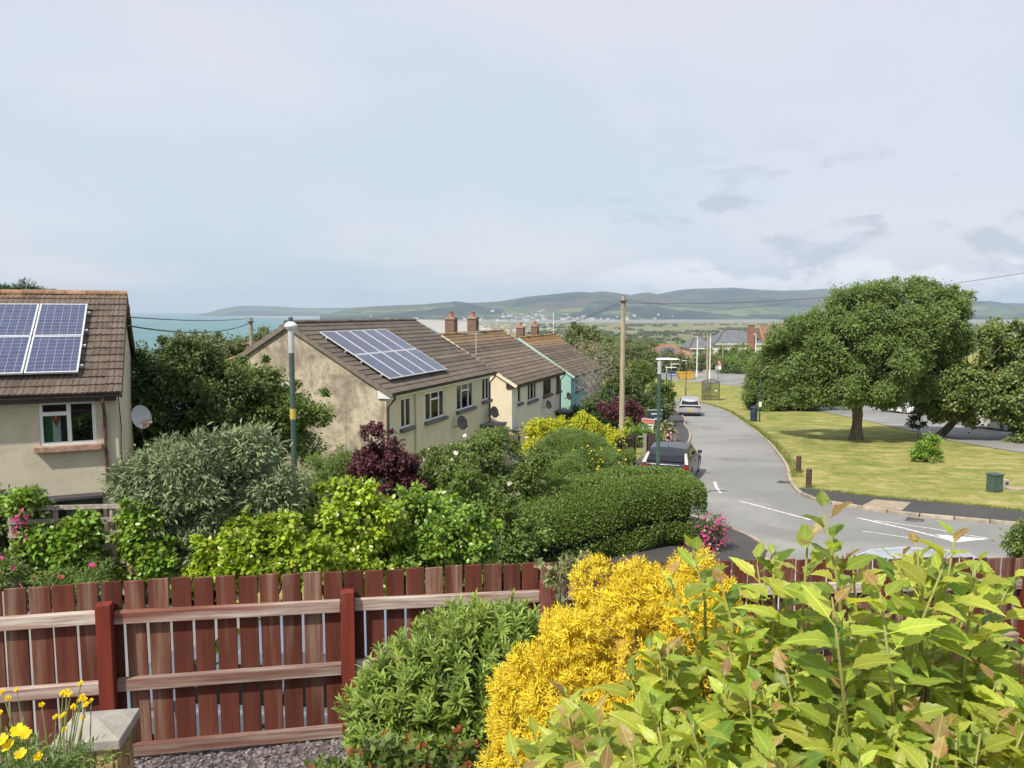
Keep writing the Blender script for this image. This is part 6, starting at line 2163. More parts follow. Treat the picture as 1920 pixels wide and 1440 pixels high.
sh('ivy strands climbing beside the silvery shrub', 12.3, [(262, 1010, 30, 60), (295, 1040, 34, 45), (215, 1075, 26, 25), (252, 985, 10, 30)], 'ivy', 200, 40, .14, .08, T_HEART)
sh('dark hedge at the corner of the cream house', 12.8, [(10, 965, 50, 50), (20, 1000, 40, 60)], 'dark', 150, 70, .2, .09)
sh('low bed of red and pink flowers before the trellis', 11.6, [(110, 1085, 60, 30), (170, 1085, 60, 30), (60, 1090, 40, 25), (20, 1065, 40, 25)], 'feather', 160, 60, .15, .07, T_NARROW, flowers=[(LEAF['red'], 26, .04, 5, 'red_flowers'), (LEAF['pink'], 10, .04, 5, 'pink_flowers')])
o_, c_ = sh('magenta foxglove spike beside the ivy trellis', 11.6, [(37, 985, 3, 30)], 'feather', 8, 10, .1, .06, flowers=[(LEAF['pink'], 26, .032, 4, 'foxglove_bells', None, .06)])
# low rail fence at the far left
bL = P(40, 1075, 11.9)
t = thing('rail_fence', 'low grey plank fence at the edge of the flower bed', 'fence', (bL.x, bL.y, hgt(bL.x, bL.y)), R(4))
zt_ = bL.z - hgt(bL.x, bL.y)
for k in range(3):
    part('plank', MB().box((-0.1, 0, zt_ + .05 - k * .2), (1.2, .03, .11)), gw, t)
for x in (-.6, .45):
    part('post', MB().box((x, .05, zt_ / 2), (.08, .08, zt_ + .1)), gw, t)
# round post in the shrubs
bP = P(755, 918, 16.5)
o = thing('wooden_post', 'pale round wooden post among the ivy', 'post', (bP.x, bP.y, hgt(bP.x, bP.y)))
part('post', MB().tube([(0, 0, -.2), (0, 0, bP.z - hgt(bP.x, bP.y))], .075, 10), gw, o)
part('cap', MB().tube([(0, 0, bP.z - hgt(bP.x, bP.y)), (0, 0, bP.z - hgt(bP.x, bP.y) + .03)], [.08, .05], 10), gw, o)

# --- the big clipped privet hedge on the corner
def hedge(label, path, hw, H, n, size, leaf, seed=1, taper=1.2):
    rng = np.random.default_rng(seed)
    pts = np.array(path, dtype=float)
    seg = np.linalg.norm(np.diff(pts, axis=0), axis=1)
    cum = np.concatenate([[0], np.cumsum(seg)])
    L = cum[-1]
    def at(s):
        x = np.interp(s, cum, pts[:, 0]); y = np.interp(s, cum, pts[:, 1])
        return x, y
    s = rng.random(n) * (L + 1.0) - .5
    th = rng.random(n) * 2 * np.pi
    e = 0.55
    cy = np.sign(np.cos(th)) * np.abs(np.cos(th)) ** e
    cz = np.sign(np.sin(th)) * np.abs(np.sin(th)) ** e
    endf = np.clip(np.minimum(s + .5, L + .5 - s) / taper, 0, 1)
    endf = np.sqrt(np.clip(1 - (1 - endf) ** 2, 0, 1))
    x, y = at(np.clip(s, 0, L)); x2, y2 = at(np.clip(s + .3, 0, L)); x1, y1 = at(np.clip(s - .3, 0, L))
    tx, ty = x2 - x1, y2 - y1
    ln = np.hypot(tx, ty) + 1e-6
    tx, ty = tx / ln, ty / ln
    over = np.where(s < 0, s, np.where(s > L, s - L, 0))
    nx_, ny_ = -ty, tx
    lump = np.array([mnoise.noise(Vector((a * .9, b * .9, c * 1.3))) for a, b, c in zip(x + nx_ * cy, y + ny_ * cy, cz)])
    rad = 1 + .10 * lump - np.abs(rng.normal(0, .055, n))
    g = np.array([hgt(a, b) for a, b in zip(x, y)])
    px_ = x + nx_ * cy * hw * rad * (.35 + .65 * endf) + tx * over
    py_ = y + ny_ * cy * hw * rad * (.35 + .65 * endf) + ty * over
    pz_ = g + H / 2 + cz * H / 2 * rad * (.75 + .25 * endf) - (1 - endf) * .1
    pos = np.stack([px_, py_, pz_], 1)
    out = unit(np.stack([nx_ * cy, ny_ * cy, cz * 1.0], 1) + np.stack([tx * over, ty * over, over * 0], 1) * 2)
    ok = pz_ > g - .05
    pos, out = pos[ok], out[ok]
    m = len(pos)
    d = unit(out * .8 + rng.normal(0, .6, (m, 3)) + np.array([0, 0, .15]))
    nn = unit(out + np.array(SUNV) * .4 + rng.normal(0, .6, (m, 3)))
    base = Vector((pts[:, 0].mean(), pts[:, 1].mean(), 0)); base.z = hgt(base.x, base.y)
    t = thing('hedge', label, 'hedge', base)
    cl = np.array([mnoise.noise(Vector(p * 2.2)) for p in pos.tolist()]) if False else rng.random(m)
    arr = leaf_arrays(pos - np.array(base)[None], d, nn, size * (.7 + .6 * rng.random(m)), T_OVAL, np.clip(.5 * cl + .5 * rng.random(m), 0, 1))
    o = link('foliage', np_mesh('foliage', arr[0], arr[1], leaf, arr[2]), t); o['kind'] = 'stuff'
    # woody heart of the hedge
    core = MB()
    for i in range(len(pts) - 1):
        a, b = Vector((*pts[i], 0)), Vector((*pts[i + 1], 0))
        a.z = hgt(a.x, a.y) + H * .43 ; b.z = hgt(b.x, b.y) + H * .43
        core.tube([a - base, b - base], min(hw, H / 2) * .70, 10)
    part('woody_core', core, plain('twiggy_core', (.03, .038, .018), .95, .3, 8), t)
    return t
hp_ = [P(1318, 900, 20.3), P(1230, 900, 20.2), P(1120, 900, 19.4), P(1010, 900, 18.5), P(910, 900, 18.0)]
hedge('big rounded clipped privet hedge on the street corner', [(p.x - .5, p.y) for p in hp_], 1.45, 1.82, 150000, .06, LEAF['privet'])
# valerian by the hedge end
sh('pink valerian flowers at the end of the big hedge', 18.6, [(1335, 1010, 22, 34), (1345, 985, 14, 22), (1318, 1020, 20, 28)], 'dark', 70, 50, .14, .06, T_NARROW, flowers=[(LEAF['pink'], 220, .035, 5, 'valerian_flowers', lambda p: p[:, 2] < 1e9), (LEAF['palepink'], 30, .03, 5, 'faded_flowers')])
Bv = gp(1452, 1042)
shrub('weed tuft at the kerb corner', Bv, [(Bv.x, Bv.y, Bv.z + .12, .14, .14, .16)], LEAF['mid'], 14, 24, .08, .06, T_NARROW, stems=3, r0=.008)
sh('dark shrub at the roadside, at the end of the red fence', 14.5, [(1925, 1025, 26, 40), (1940, 1040, 30, 40)], 'mid', 90, 60, .16, .07)
# ================================================================== our own garden: ground, fence, pillar, shrubs
def fence_y(x):
    return 6.43 + 0.228 * x
FT_X = [-9, -3.45, -2.61, -1.39, 0, 2.16, 3.56, 5.04, 9]
FT_Z = [-1.98, -2.06, -2.07, -2.11, -2.15, -2.28, -2.37, -2.47, -2.75]
def fence_top(x):
    return float(np.interp(x, FT_X, FT_Z))
def gz(x, y):
    d = (fence_y(x) - y)
    base = fence_top(x) - 1.42
    k = sstep(-1.9, -0.4, x)
    rise = 0.5 + 0.75 * k
    return base + rise * sstep(1.1, 3.9, d) + 0.02 * math.sin(3 * x + 2 * y)
soil = M('slate_chip_soil')
_co = soil.coord('World')
_v = soil.n('ShaderNodeTexVoronoi'); _v.inputs['Scale'].default_value = 28
soil.l(_co, _v.inputs['Vector'])
soil.col(soil.mix(soil.ramp(soil.noise(_v.outputs['Color'], 3, 0, 0), .3, .7), (0.075, 0.062, 0.062), (0.20, 0.17, 0.165))); soil.rough(.9)
soil.bump(_v.outputs['Distance'], .6, .03)
gxs = np.arange(-9, 8.01, .25); 
V, F = [], []
NRW = 30
for i, x in enumerate(gxs):
    for j in range(NRW + 1):
        y = fence_y(x) + 0.22 - (fence_y(x) + 0.22 + 2.0) * j / NRW
        V.append((x, y, gz(x, y)))
for i in range(len(gxs) - 1):
    for j in range(NRW):
        a = i * (NRW + 1) + j
        F.append((a, a + 1, a + NRW + 2, a + NRW + 1))
# retaining face down to the lane
b0 = len(V)
for x in gxs:
    y = fence_y(x) + 0.22
    V += [(x, y, gz(x, y)), (x, y + .05, hgt(x, y) - .3)]
for i in range(len(gxs) - 1):
    a = b0 + 2 * i
    F.append((a, a + 2, a + 3, a + 1))
struct('garden_ground', np_mesh('garden_ground', np.array(V), np.array(F), soil.m, smooth=False))
# loose slate chips over the bed by the fence
nchip = 5200
cx = RNG.uniform(-3.6, 0.2, nchip); cd = RNG.uniform(-.1, 1.9, nchip)
cy_ = fence_y(cx) - cd
pos = np.stack([cx, cy_, np.array([gz(a, b) for a, b in zip(cx, cy_)]) + .008], 1)
tvb = np.array([(-.5, -.35, 0), (.5, -.3, .02), (.45, .35, .0), (-.4, .4, .03), (-.4, -.25, .12), (.4, -.2, .13), (.35, .25, .12), (-.3, .3, .14)])
tfb = np.array([(4, 5, 6), (4, 6, 7), (0, 1, 5), (0, 5, 4), (1, 2, 6), (1, 6, 5), (2, 3, 7), (2, 7, 6), (3, 0, 4), (3, 4, 7)])
arr = leaf_arrays(pos, RNG.normal(size=(nchip, 3)) * np.array([1, 1, .25]), np.array([[0, 0, 1.0]]) + RNG.normal(0, .25, (nchip, 3)), RNG.uniform(.015, .045, nchip), (tvb, tfb))
chip_m = M('slate_chip')
_t = chip_m.n('ShaderNodeAttribute', attribute_name='tint').outputs['Fac']
chip_m.col(chip_m.mix(_t, (0.07, 0.058, 0.06), (0.25, 0.215, 0.215))); chip_m.rough(.75)
o = link('slate_chips', np_mesh('slate_chips', arr[0], arr[1], chip_m.m, arr[2]))
tag(o, 'grey purple slate chips covering the bed along the red fence', 'gravel', kind='stuff')

# ---- red stained fence
def m_stain(name, c, bare, amt, axis_z=True):
    """dull red wood stain, worn to grey in streaks along the grain"""
    m = M(name)
    sc = (9, 9, .55) if axis_z else (.55, 9, 9)
    co = m.coord('Object', sc, rnd=True)
    g = m.noise(co, 1.0, 7, .65, .3)
    w = m.noise(m.coord('Object', tuple(s * .35 for s in sc), rnd=True), 1.0, 5, .6)
    g2 = m.noise(m.coord('Object', tuple(s * 4 for s in sc), rnd=True), 1.0, 4, .6)
    a = m.mix(m.ramp(g, .3, .7), tuple(x * .62 for x in c), tuple(x * 1.2 for x in c))
    wear = m.math('MULTIPLY', m.ramp(w, .62 - amt * .32, .78 - amt * .25), m.ramp(g2, .35, .6, .35, 1))
    a = m.mix(wear, a, bare)
    a = m.hsv(a, 0.5, 1.0, m.ramp(m.rnd(), 0, 1, .82, 1.15, False))
    m.col(a); m.rough(.8); m.b.inputs['Specular IOR Level'].default_value = .25
    m.bump(g2, .35, .006)
    return m.m
st_plank = m_stain('red_stained_plank', (0.128, 0.037, 0.023), (0.30, 0.21, 0.15), .36)
st_rail = m_stain('worn_rail', (0.22, 0.085, 0.06), (0.50, 0.45, 0.385), .80, False)
st_post = m_stain('red_post', (0.19, 0.034, 0.022), (0.33, 0.18, 0.13), .16)
FANG = math.atan(0.228)
fd = Vector((math.cos(FANG), math.sin(FANG), 0)); fn = Vector((math.sin(FANG), -math.cos(FANG), 0))
fence = thing('red_fence', 'red stained picket fence with pale worn rails round the garden', 'fence', (0, 6.43, 0), FANG)
def fs(x):
    return x / math.cos(FANG)
post_x = [-6.6, -4.86, -3.104, -1.345, 0.29, 1.925, 3.56, 5.2, 6.9]
pitch = 0.166
s = fs(-7.6)
rngf = random.Random(4)
while s < fs(7.6):
    x = s * math.cos(FANG)
    zt = fence_top(x) + rngf.uniform(-.008, .008)
    zb = fence_top(x) - 1.31 + rngf.uniform(-.01, .01)
    w = pitch * .885
    v = rngf.uniform(-.004, .004)
    me = MB().box((0, 0, 0), (w + rngf.uniform(-.004, .004), .019, zt - zb)).mesh('plank', st_plank)
    o = link('plank', me, fence, (s, .045 + v, (zt + zb) / 2))
    o.rotation_euler = (rngf.uniform(-.006, .006), rngf.uniform(-.006, .006), 0)
    b_ = o.modifiers.new('bevel', 'BEVEL'); b_.width = .003; b_.segments = 1
    s += pitch
for i, x in enumerate(post_x):
    zt = fence_top(x) - .135
    o = part('post', MB().box((0, 0, 0), (.108, .1, 1.9)), st_post, fence, bevel=.006, loc=(fs(x), -.035, zt - .95))
    if i < len(post_x) - 1:
        x2 = post_x[i + 1]
        for k, dz in enumerate((.262, .80, 1.335)):
            a = Vector((fs(x) + .056, -.003 + .006, fence_top(x) - dz + rngf.uniform(-.012, .012)))
            b = Vector((fs(x2) - .056, .003, fence_top(x2) - dz + rngf.uniform(-.012, .012)))
            L_ = (b - a).length
            me = MB().box((0, 0, 0), (L_, .055, .098)).mesh('rail', st_rail)
            o = link('rail', me, fence, (a + b) / 2)
            o.rotation_euler = (0, -math.atan2(b.z - a.z, b.x - a.x), 0)
            b_ = o.modifiers.new('bevel', 'BEVEL'); b_.width = .006; b_.segments = 2

# ---- brick pier with a pale stone cap
pc = P(182, 1368, 4.55)
pzt = P(182, 1392, 4.4).z
pg = gz(pc.x, 4.55)
pier = thing('brick_pier', 'yellow brick garden pier with a pale stone pyramid cap', 'pier', (pc.x, 4.55, pg), R(9))
pw = .30
ph = pzt - .045 - pg
part('mortar', MB().box((0, 0, ph / 2), (pw - .016, pw - .016, ph)), plain('mortar', (.36, .31, .24), .95, .15, 20, .4), pier)
brm = plain('yellow_brick', (0.36, 0.25, 0.105), .92, .3, 14, .5, rv=.25)
bl, bh, jt = (pw - .012) / 1.5 - .008, .066, .011
nb = int(ph / (bh + jt)) + 1
for k in range(nb):
    z = ph - .008 - bh / 2 - k * (bh + jt)
    if z < -.05: break
    lens = (bl, bl / 2) if k % 2 == 0 else (bl / 2, bl)
    for side in range(4):
        r_ = Matrix.Rotation(side * math.pi / 2, 3, 'Z')
        x0_ = -pw / 2
        for l_ in lens:
            c_ = Vector((x0_ + l_ / 2 + .002, -pw / 2 + .006, z))
            mbx = MB().box((0, 0, 0), (l_ - .002, .03 + random.uniform(-.003, .004), bh))
            o = part('brick', mbx, brm, pier, bevel=.004, loc=r_ @ c_)
            o.rotation_euler.z = side * math.pi / 2
            x0_ += l_ + jt
cw = .385
st_cap = plain('weathered_cap_stone', (0.33, 0.305, 0.265), .9, .2, 6, .5)
cb = MB()
z0 = ph + .005
b4 = [(-cw / 2, -cw / 2), (cw / 2, -cw / 2), (cw / 2, cw / 2), (-cw / 2, cw / 2)]
cb.raw([(x, y, z0) for x, y in b4] + [(x, y, z0 + .06) for x, y in b4] + [(0, 0, z0 + .115)],
       [(3, 2, 1, 0), (0, 1, 5, 4), (1, 2, 6, 5), (2, 3, 7, 6), (3, 0, 4, 7), (4, 5, 8), (5, 6, 8), (6, 7, 8), (7, 4, 8)])
part('cap', cb, st_cap, pier, bevel=.006)

# ---- shrubs of the garden
def near_shrub(label, ells, Y, leaf, ncl, per, rc, size, tmpl, base=None, **k):
    E = [epx(a, b, Y + (e[0] if e else 0), c, d, e[1] if len(e) > 1 else None) for a, b, c, d, *e in ells]
    px = ells[0][0]
    p = P(px, ells[0][1], Y)
    b = Vector((p.x, p.y, gz(p.x, p.y)))
    return shrub(label, b, E, leaf, ncl, per, rc, size, tmpl, zmin=b.z - .1, **k)
def whorls(E, n, per, L, leafm, base, tmpl=T_LANCE, spread=.75, outw=.8, zmin=None, tint_hi=None, lv=.35, inw=.10):
    """tufts of leaves radiating from shoot tips over a crown, plus inner fill"""
    p, nn = ell_surface(E, n, RNG, zmin, .75)
    p = p - nn * np.abs(RNG.normal(0, inw, (len(p), 1)))
    ax = unit(nn * outw + np.array([0, 0, .55]) + RNG.normal(0, .3, nn.shape))
    n = len(p)
    ref = unit(np.cross(ax, RNG.normal(size=ax.shape)))
    bb = np.cross(ax, ref)
    out = []
    ph0 = RNG.random(n) * 6.28
    tone = RNG.random(n)
    for j in range(per):
        a = ph0 + j * 2.4
        rad = ref * np.cos(a)[:, None] + bb * np.sin(a)[:, None]
        f = j / per
        tilt = spread * (1 - .55 * f)
        d = unit(rad * tilt + ax * (1 - tilt * .6) + RNG.normal(0, .10, ax.shape))
        pos = p - ax * (L * 1.5 * (1 - f))[..., None] if False else p - ax * (L * 1.3 * (1 - f))
        sz = L * (1.1 - .5 * f) * RNG.uniform(1 - lv, 1 + lv * .6, n)
        out.append(leaf_arrays(pos, d, ax + rad * -.3 + np.array(SUNV) * .4, sz, tmpl, np.clip(.6 * tone + .4 * RNG.random(n), 0, 1)))
    return join_arrays(out), p, ax
def whorl_shrub(label, E, base, n, per, L, leafm, tmpl=T_LANCE, name='shrub', stems=16, inner=None, r0=.012, **k):
    base = Vector(base)
    t = thing(name, label, 'shrub', base)
    (V, F, T), p, ax = whorls(E, n, per, L, leafm, base, tmpl, **k)
    o = link('foliage', np_mesh('foliage', V - np.array(base)[None], F, leafm, T), t); o['kind'] = 'stuff'
    if inner:
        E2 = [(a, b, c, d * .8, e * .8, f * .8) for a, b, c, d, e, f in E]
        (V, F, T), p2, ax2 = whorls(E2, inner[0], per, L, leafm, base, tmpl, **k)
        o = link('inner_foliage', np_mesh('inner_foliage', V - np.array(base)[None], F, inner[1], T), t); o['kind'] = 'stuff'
    mb = MB()
    for i in RNG.choice(len(p), min(stems, len(p)), replace=False):
        q = Vector(p[i]) - base
        s_ = Vector((random.uniform(-.12, .12), random.uniform(-.12, .12), -.05))
        mb.tube([s_, s_.lerp(q, .55) + Vector((0, 0, .05)), q], [r0, r0 * .7, r0 * .35], 6)
    part('stem', mb, BARK_D, t)
    return t
# willow leaved shrub
YW = 4.35
EW = [epx(850, 1290, YW, 165, 150), epx(790, 1310, YW - .1, 150, 130), epx(900, 1230, YW + .25, 130, 120), epx(720, 1340, YW - .1, 95, 110), epx(960, 1200, YW + .4, 80, 95), epx(830, 1400, YW - .1, 180, 110)]
bw = P(850, 1300, YW); bw.z = gz(bw.x, bw.y)
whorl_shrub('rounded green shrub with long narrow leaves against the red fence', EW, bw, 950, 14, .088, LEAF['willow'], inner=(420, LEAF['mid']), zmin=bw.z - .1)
# orange tipped low plant at its foot
YO = 3.5
EO = [epx(720, 1450, YO, 120, 60), epx(850, 1440, YO + .1, 90, 45), epx(620, 1450, YO, 60, 50), epx(930, 1440, YO, 60, 60)]
bo = P(760, 1440, YO); bo.z = gz(bo.x, bo.y)
tO = whorl_shrub('low green plant with orange young leaves under the narrow leaved shrub', EO, bo, 210, 9, .062, LEAF['mid'], T_OVAL, zmin=None, spread=.95)
(V, F, T), p_, a_ = whorls(EO, 46, 7, .045, LEAF['orange'], bo, T_OVAL, spread=.7)
ok = V
o = link('young_leaves', np_mesh('young_leaves', V - np.array(bo)[None] + np.array([0, 0, .035]), F, LEAF['orange'], T), tO); o['kind'] = 'stuff'
# golden shrub
YG = 3.35
EG = [epx(1180, 1250, YG, 190, 200), epx(1080, 1320, YG - .1, 140, 190), epx(1280, 1220, YG, 120, 175), epx(1010, 1400, YG - .1, 95, 140), epx(1150, 1400, YG, 230, 150), epx(1330, 1200, YG + .1, 65, 130)]
bg_ = P(1170, 1320, YG); bg_.z = gz(bg_.x, bg_.y)
GL = lobed(EG, 190, .11, squash=1.0)
whorl_shrub('dense golden yellow dome shaped shrub', GL, bg_, 17000, 8, .03, LEAF['gold'], T_NARROW, inner=None, zmin=bg_.z, spread=.85, outw=1.5, stems=10, inw=.025)
gc = MB()
for e in EG:
    gc.lathe([(max(1e-4, math.sin(math.pi * k / 8)) , -math.cos(math.pi * k / 8)) for k in range(9)], 14)
    n_ = 9 * 14
    for i in range(len(gc.v) - n_, len(gc.v)):
        x, y, z = gc.v[i]
        gc.v[i] = (e[0] - bg_.x + x * e[3] * .5, e[1] - bg_.y + y * e[4] * .5, e[2] - bg_.z + z * e[5] * .5)
gs = [o for o in bpy.data.objects if o.get('label') == 'dense golden yellow dome shaped shrub'][0]
part('twig_mass', gc, plain('golden_twigs', (.34, .24, .03), .95, .4, 30), gs)
# cream edged sprigs behind it
YV = 4.9
EV = [epx(1060, 1065, YV, 34, 26), epx(1095, 1050, YV, 18, 22), epx(1030, 1080, YV, 22, 22)]
bv_ = P(1060, 1070, YV); bv_.z = gz(bv_.x, bv_.y)
whorl_shrub('cream edged variegated shrub peeping over the golden shrub', EV, bv_, 60, 9, .05, LEAF['varieg'], T_OVAL, stems=20, r0=.007)

# ---- big leaved shrub in front: single leaves are parts
half = [(0, 0.0), (.06, .10), (.15, .26), (.24, .30), (.31, .40), (.42, .35), (.47, .39), (.57, .29), (.64, .31), (.73, .20), (.79, .21), (.90, .09), (1.0, 0)]
def ninebark(curl, fold, wave, wid, name, mats):
    V, F = [], []
    n = len(half)
    def pt(x, y):
        z = fold * abs(y) - curl * x * x + wave * math.sin(x * 9) * abs(y) * 1.5 + .02 * math.sin(x * 30 + abs(y) * 14) * abs(y) * 2
        return (x, y, z)
    for x, y in half:
        y *= wid
        V += [pt(x, 0), pt(x, y), pt(x, -y)]
    for i in range(n - 1):
        a, b = 3 * i, 3 * i + 3
        F += [(a, b, b + 1), (a, b + 1, a + 1), (a, a + 2, b + 2), (a, b + 2, b)]
    k = len(V)
    V += [(-.32, .012, .05), (-.32, -.012, .05), (0.02, .012, 0), (0.02, -.012, 0)]
    F.append((k, k + 1, k + 3)); F.append((k, k + 3, k + 2))
    me = bpy.data.meshes.new(name)
    me.from_pydata(V, [], F)
    me.materials.append(mats)
    me.polygons.foreach_set('use_smooth', [True] * len(F))
    at_ = me.attributes.new('leaf_co', 'FLOAT_VECTOR', 'POINT')
    at_.data.foreach_set('vector', [q for v in V for q in v])
    me.update()
    return me
def m_big(name, c, c2, edge):
    m = M(name)
    lc = m.n('ShaderNodeAttribute', attribute_name='leaf_co')
    lr = m.n('ShaderNodeAttribute', attribute_name='leaf_random')
    rr1 = m.math('FRACT', m.math('ADD', m.rnd(), lr.outputs['Fac']))
    s_ = m.sep(lc.outputs['Vector'])
    ay_ = m.math('ABSOLUTE', s_[1])
    # side veins run forward from the midrib
    v = m.math('FRACT', m.math('MULTIPLY', m.math('SUBTRACT', s_[0], m.math('MULTIPLY', ay_, .9)), 7.0))
    vein = m.ramp(m.math('ABSOLUTE', m.math('SUBTRACT', v, .5)), .40, .5, 0, 1)
    mid = m.ramp(ay_, .028, .006, 0, 1)
    vm = m.math('MAXIMUM', m.math('MULTIPLY', vein, .45), mid)
    nz = m.noise(lc.outputs['Vector'], 3.0, 4, .6)
    a = m.mix(m.ramp(nz, .3, .7), c, c2)
    a = m.mix(m.math('MULTIPLY', m.ramp(ay_, .12, .40), .6), a, edge)
    a = m.mix(m.math('MULTIPLY', vm, .6), a, tuple(min(1, x * 1.8 + .03) for x in c))
    a = m.hsv(a, m.ramp(rr1, 0, 1, .482, .512, False), 1.0, m.ramp(m.math('FRACT', m.math('MULTIPLY', rr1, 7.3)), 0, 1, .68, 1.25, False))
    m.col(a); m.rough(.42); m.b.inputs['Specular IOR Level'].default_value = .4
    m.bump(m.math('ADD', vm, m.math('MULTIPLY', nz, .6)), -.6, .006)
    tr = m.n('ShaderNodeBsdfTranslucent')
    m.l(m.hsv(a, .485, 1.1, 1.6), tr.inputs[0])
    mx = m.n('ShaderNodeMixShader'); mx.inputs[0].default_value = .45
    m.l(m.b.outputs[0], mx.inputs[1]); m.l(tr.outputs[0], mx.inputs[2]); m.l(mx.outputs[0], m.out.inputs[0])
    return m.m
mb_green = m_big('ninebark_green', (0.235, 0.32, 0.042), (0.30, 0.385, 0.055), (0.30, 0.35, 0.055))
mb_yel = m_big('ninebark_yellow', (0.36, 0.43, 0.062), (0.43, 0.47, 0.085), (0.42, 0.38, 0.09))
mb_bronze = m_big('ninebark_bronze', (0.34, 0.30, 0.09), (0.33, 0.20, 0.08), (0.34, 0.16, 0.08))
mb_dark = m_big('ninebark_shade', (0.15, 0.24, 0.032), (0.19, 0.285, 0.038), (0.20, 0.26, 0.04))
shapes = [(.30, .26, .10, .72), (.50, .40, .08, .64), (.22, .48, .12, .76), (.70, .28, .14, .62), (.40, .62, .08, .8), (.30, .12, .12, .7), (.6, .52, .10, .56), (.15, .35, .1, .86)]
LEAVES = {k: [ninebark(*s_, 'leaf', m_) for s_ in shapes] for k, m_ in (('g', mb_green), ('y', mb_yel), ('b', mb_bronze), ('d', mb_dark))}
rn = random.Random(21)
bn = Vector((0.95, 1.75, gz(.95, 1.75)))
nine = thing('ninebark_shrub', 'large leaved yellow green shrub with bronze young tips', 'shrub', bn)
stem_green = plain('young_stem', (0.24, 0.24, 0.06), .6, .2)
stem_brown = plain('woody_stem', (0.13, 0.085, 0.055), .8, .25)
tips = []
# named shoots that stand out against the road and the fence, then the body of the shrub
for px, py, Y in ((1545, 962, 1.75), (1255, 1085, 2.15), (1450, 1045, 1.95), (1580, 1040, 1.85), (1720, 1030, 1.85), (1830, 1055, 1.85), (1515, 1010, 1.85), (1350, 1090, 2.1), (1300, 1030, 2.2), (1790, 1010, 1.8), (1770, 1060, 1.75), (1690, 1050, 1.9), (1860, 1080, 1.9), (1895, 1090, 1.85), (1420, 1060, 2.0), (1470, 1080, 1.9), (1600, 1070, 1.8), (1650, 1110, 1.7), (1560, 1120, 1.6)):
    tips.append((P(px, py, Y), True))
for i in range(190):
    px = rn.uniform(960, 2330)
    lim = np.interp(px, [960, 1050, 1150, 1250, 1350, 1500, 1650, 1800, 2000], [1390, 1310, 1250, 1205, 1165, 1140, 1150, 1160, 1170])
    f = rn.random() ** 1.25
    py = lim + (1500 - lim) * f
    if px < 1230 and rn.random() < .45:
        continue
    tips.append((P(px, py, 2.15 - .75 * f + rn.uniform(-.12, .12)), False))
leaves_all = []
stemY, stemB = MB(), MB()
for tip, tall in tips:
    lean = Vector(((tip.x - bn.x) * .16 + rn.uniform(-.07, .07), rn.uniform(-.08, .04), 0))
    ln = rn.uniform(.30, .46)
    mid_ = tip - Vector((0, 0, ln)) - lean * .8
    q = mid_.lerp(tip, .5) + Vector((rn.uniform(-.012, .012), 0, 0)) - lean * .1
    foot = Vector((bn.x + (mid_.x - bn.x) * .6, bn.y + (mid_.y - bn.y) * .6, max(bn.z, mid_.z - 1.0)))
    stemB.tube([foot - bn, mid_ - bn], [.009, .006], 6)
    stemY.tube([mid_ - bn, q - bn, tip - bn], [.0055, .004, .0022], 6)
    nl = int(ln / .024)
    a = rn.uniform(0, 6.28)
    ax = (tip - mid_).normalized()
    for j in range(nl):
        f = (j + 1) / nl
        pos = mid_.lerp(q, f * 2) if f < .5 else q.lerp(tip, f * 2 - 1)
        a += 2.4 + rn.uniform(-.3, .3)
        rad = Vector((math.cos(a), math.sin(a), 0))
        upk = .35 + .9 * f ** 3 + rn.uniform(-.25, .2)
        d = (rad + Vector((0, 0, upk)) + ax * .2).normalized()
        nrm = (Vector((0, 0, .7)) + SUNV * .9 - rad * .3 + Vector((rn.gauss(0, .45), rn.gauss(0, .45), 0))).normalized()
        L_ = rn.uniform(.062, .112) * (1 - .5 * max(0, f - .7) / .3)
        r_ = rn.random()
        kind = 'b' if (f > .93 and r_ < .5) else ('y' if r_ < .25 + .35 * f else ('d' if r_ > .86 else 'g'))
        x = d; z = (nrm - x * nrm.dot(x)).normalized(); y = z.cross(x)
        m4 = Matrix((x * L_, y * L_, z * L_)).transposed().to_4x4()
        m4.translation = pos + d * L_ * .3 - bn
        leaves_all.append((pos.y + (.0 if tall else .25) + rn.uniform(0, .4) + (9 if tip.x / tip.y > .68 else 0), m4, rn.choice(LEAVES[kind]), kind))
leaves_all.sort(key=lambda q: q[0])
for _, m4, me, kd in leaves_all[:300]:
    o = link('leaf', me, nine)
    o.matrix_local = m4
for kd in 'gybd':
    mbk = MB()
    lco, lrn = [], []
    me0 = None
    for _, m4, me, k2 in leaves_all[300:]:
        if k2 == kd:
            mbk.raw([m4 @ v.co for v in me.vertices], [tuple(p.vertices) for p in me.polygons]); me0 = me
            r0_ = rn.random()
            for v in me.vertices:
                lco += [v.co.x, v.co.y, v.co.z]; lrn.append(r0_)
    if me0:
        o = part('leaf_mass', mbk, me0.materials[0], nine, smooth=True); o['kind'] = 'stuff'
        o.data.attributes.new('leaf_co', 'FLOAT_VECTOR', 'POINT').data.foreach_set('vector', lco)
        o.data.attributes.new('leaf_random', 'FLOAT', 'POINT').data.foreach_set('value', lrn)
part('young_stems', stemY, stem_green, nine, smooth=True)
part('woody_stems', stemB, stem_brown, nine, smooth=True)
# inner foliage so that the shrub is deep
EN = [epx(1450, 1440, 2.3, 330, 230, 150), epx(1750, 1430, 2.3, 230, 220, 150), epx(1180, 1440, 2.2, 170, 150, 120)]
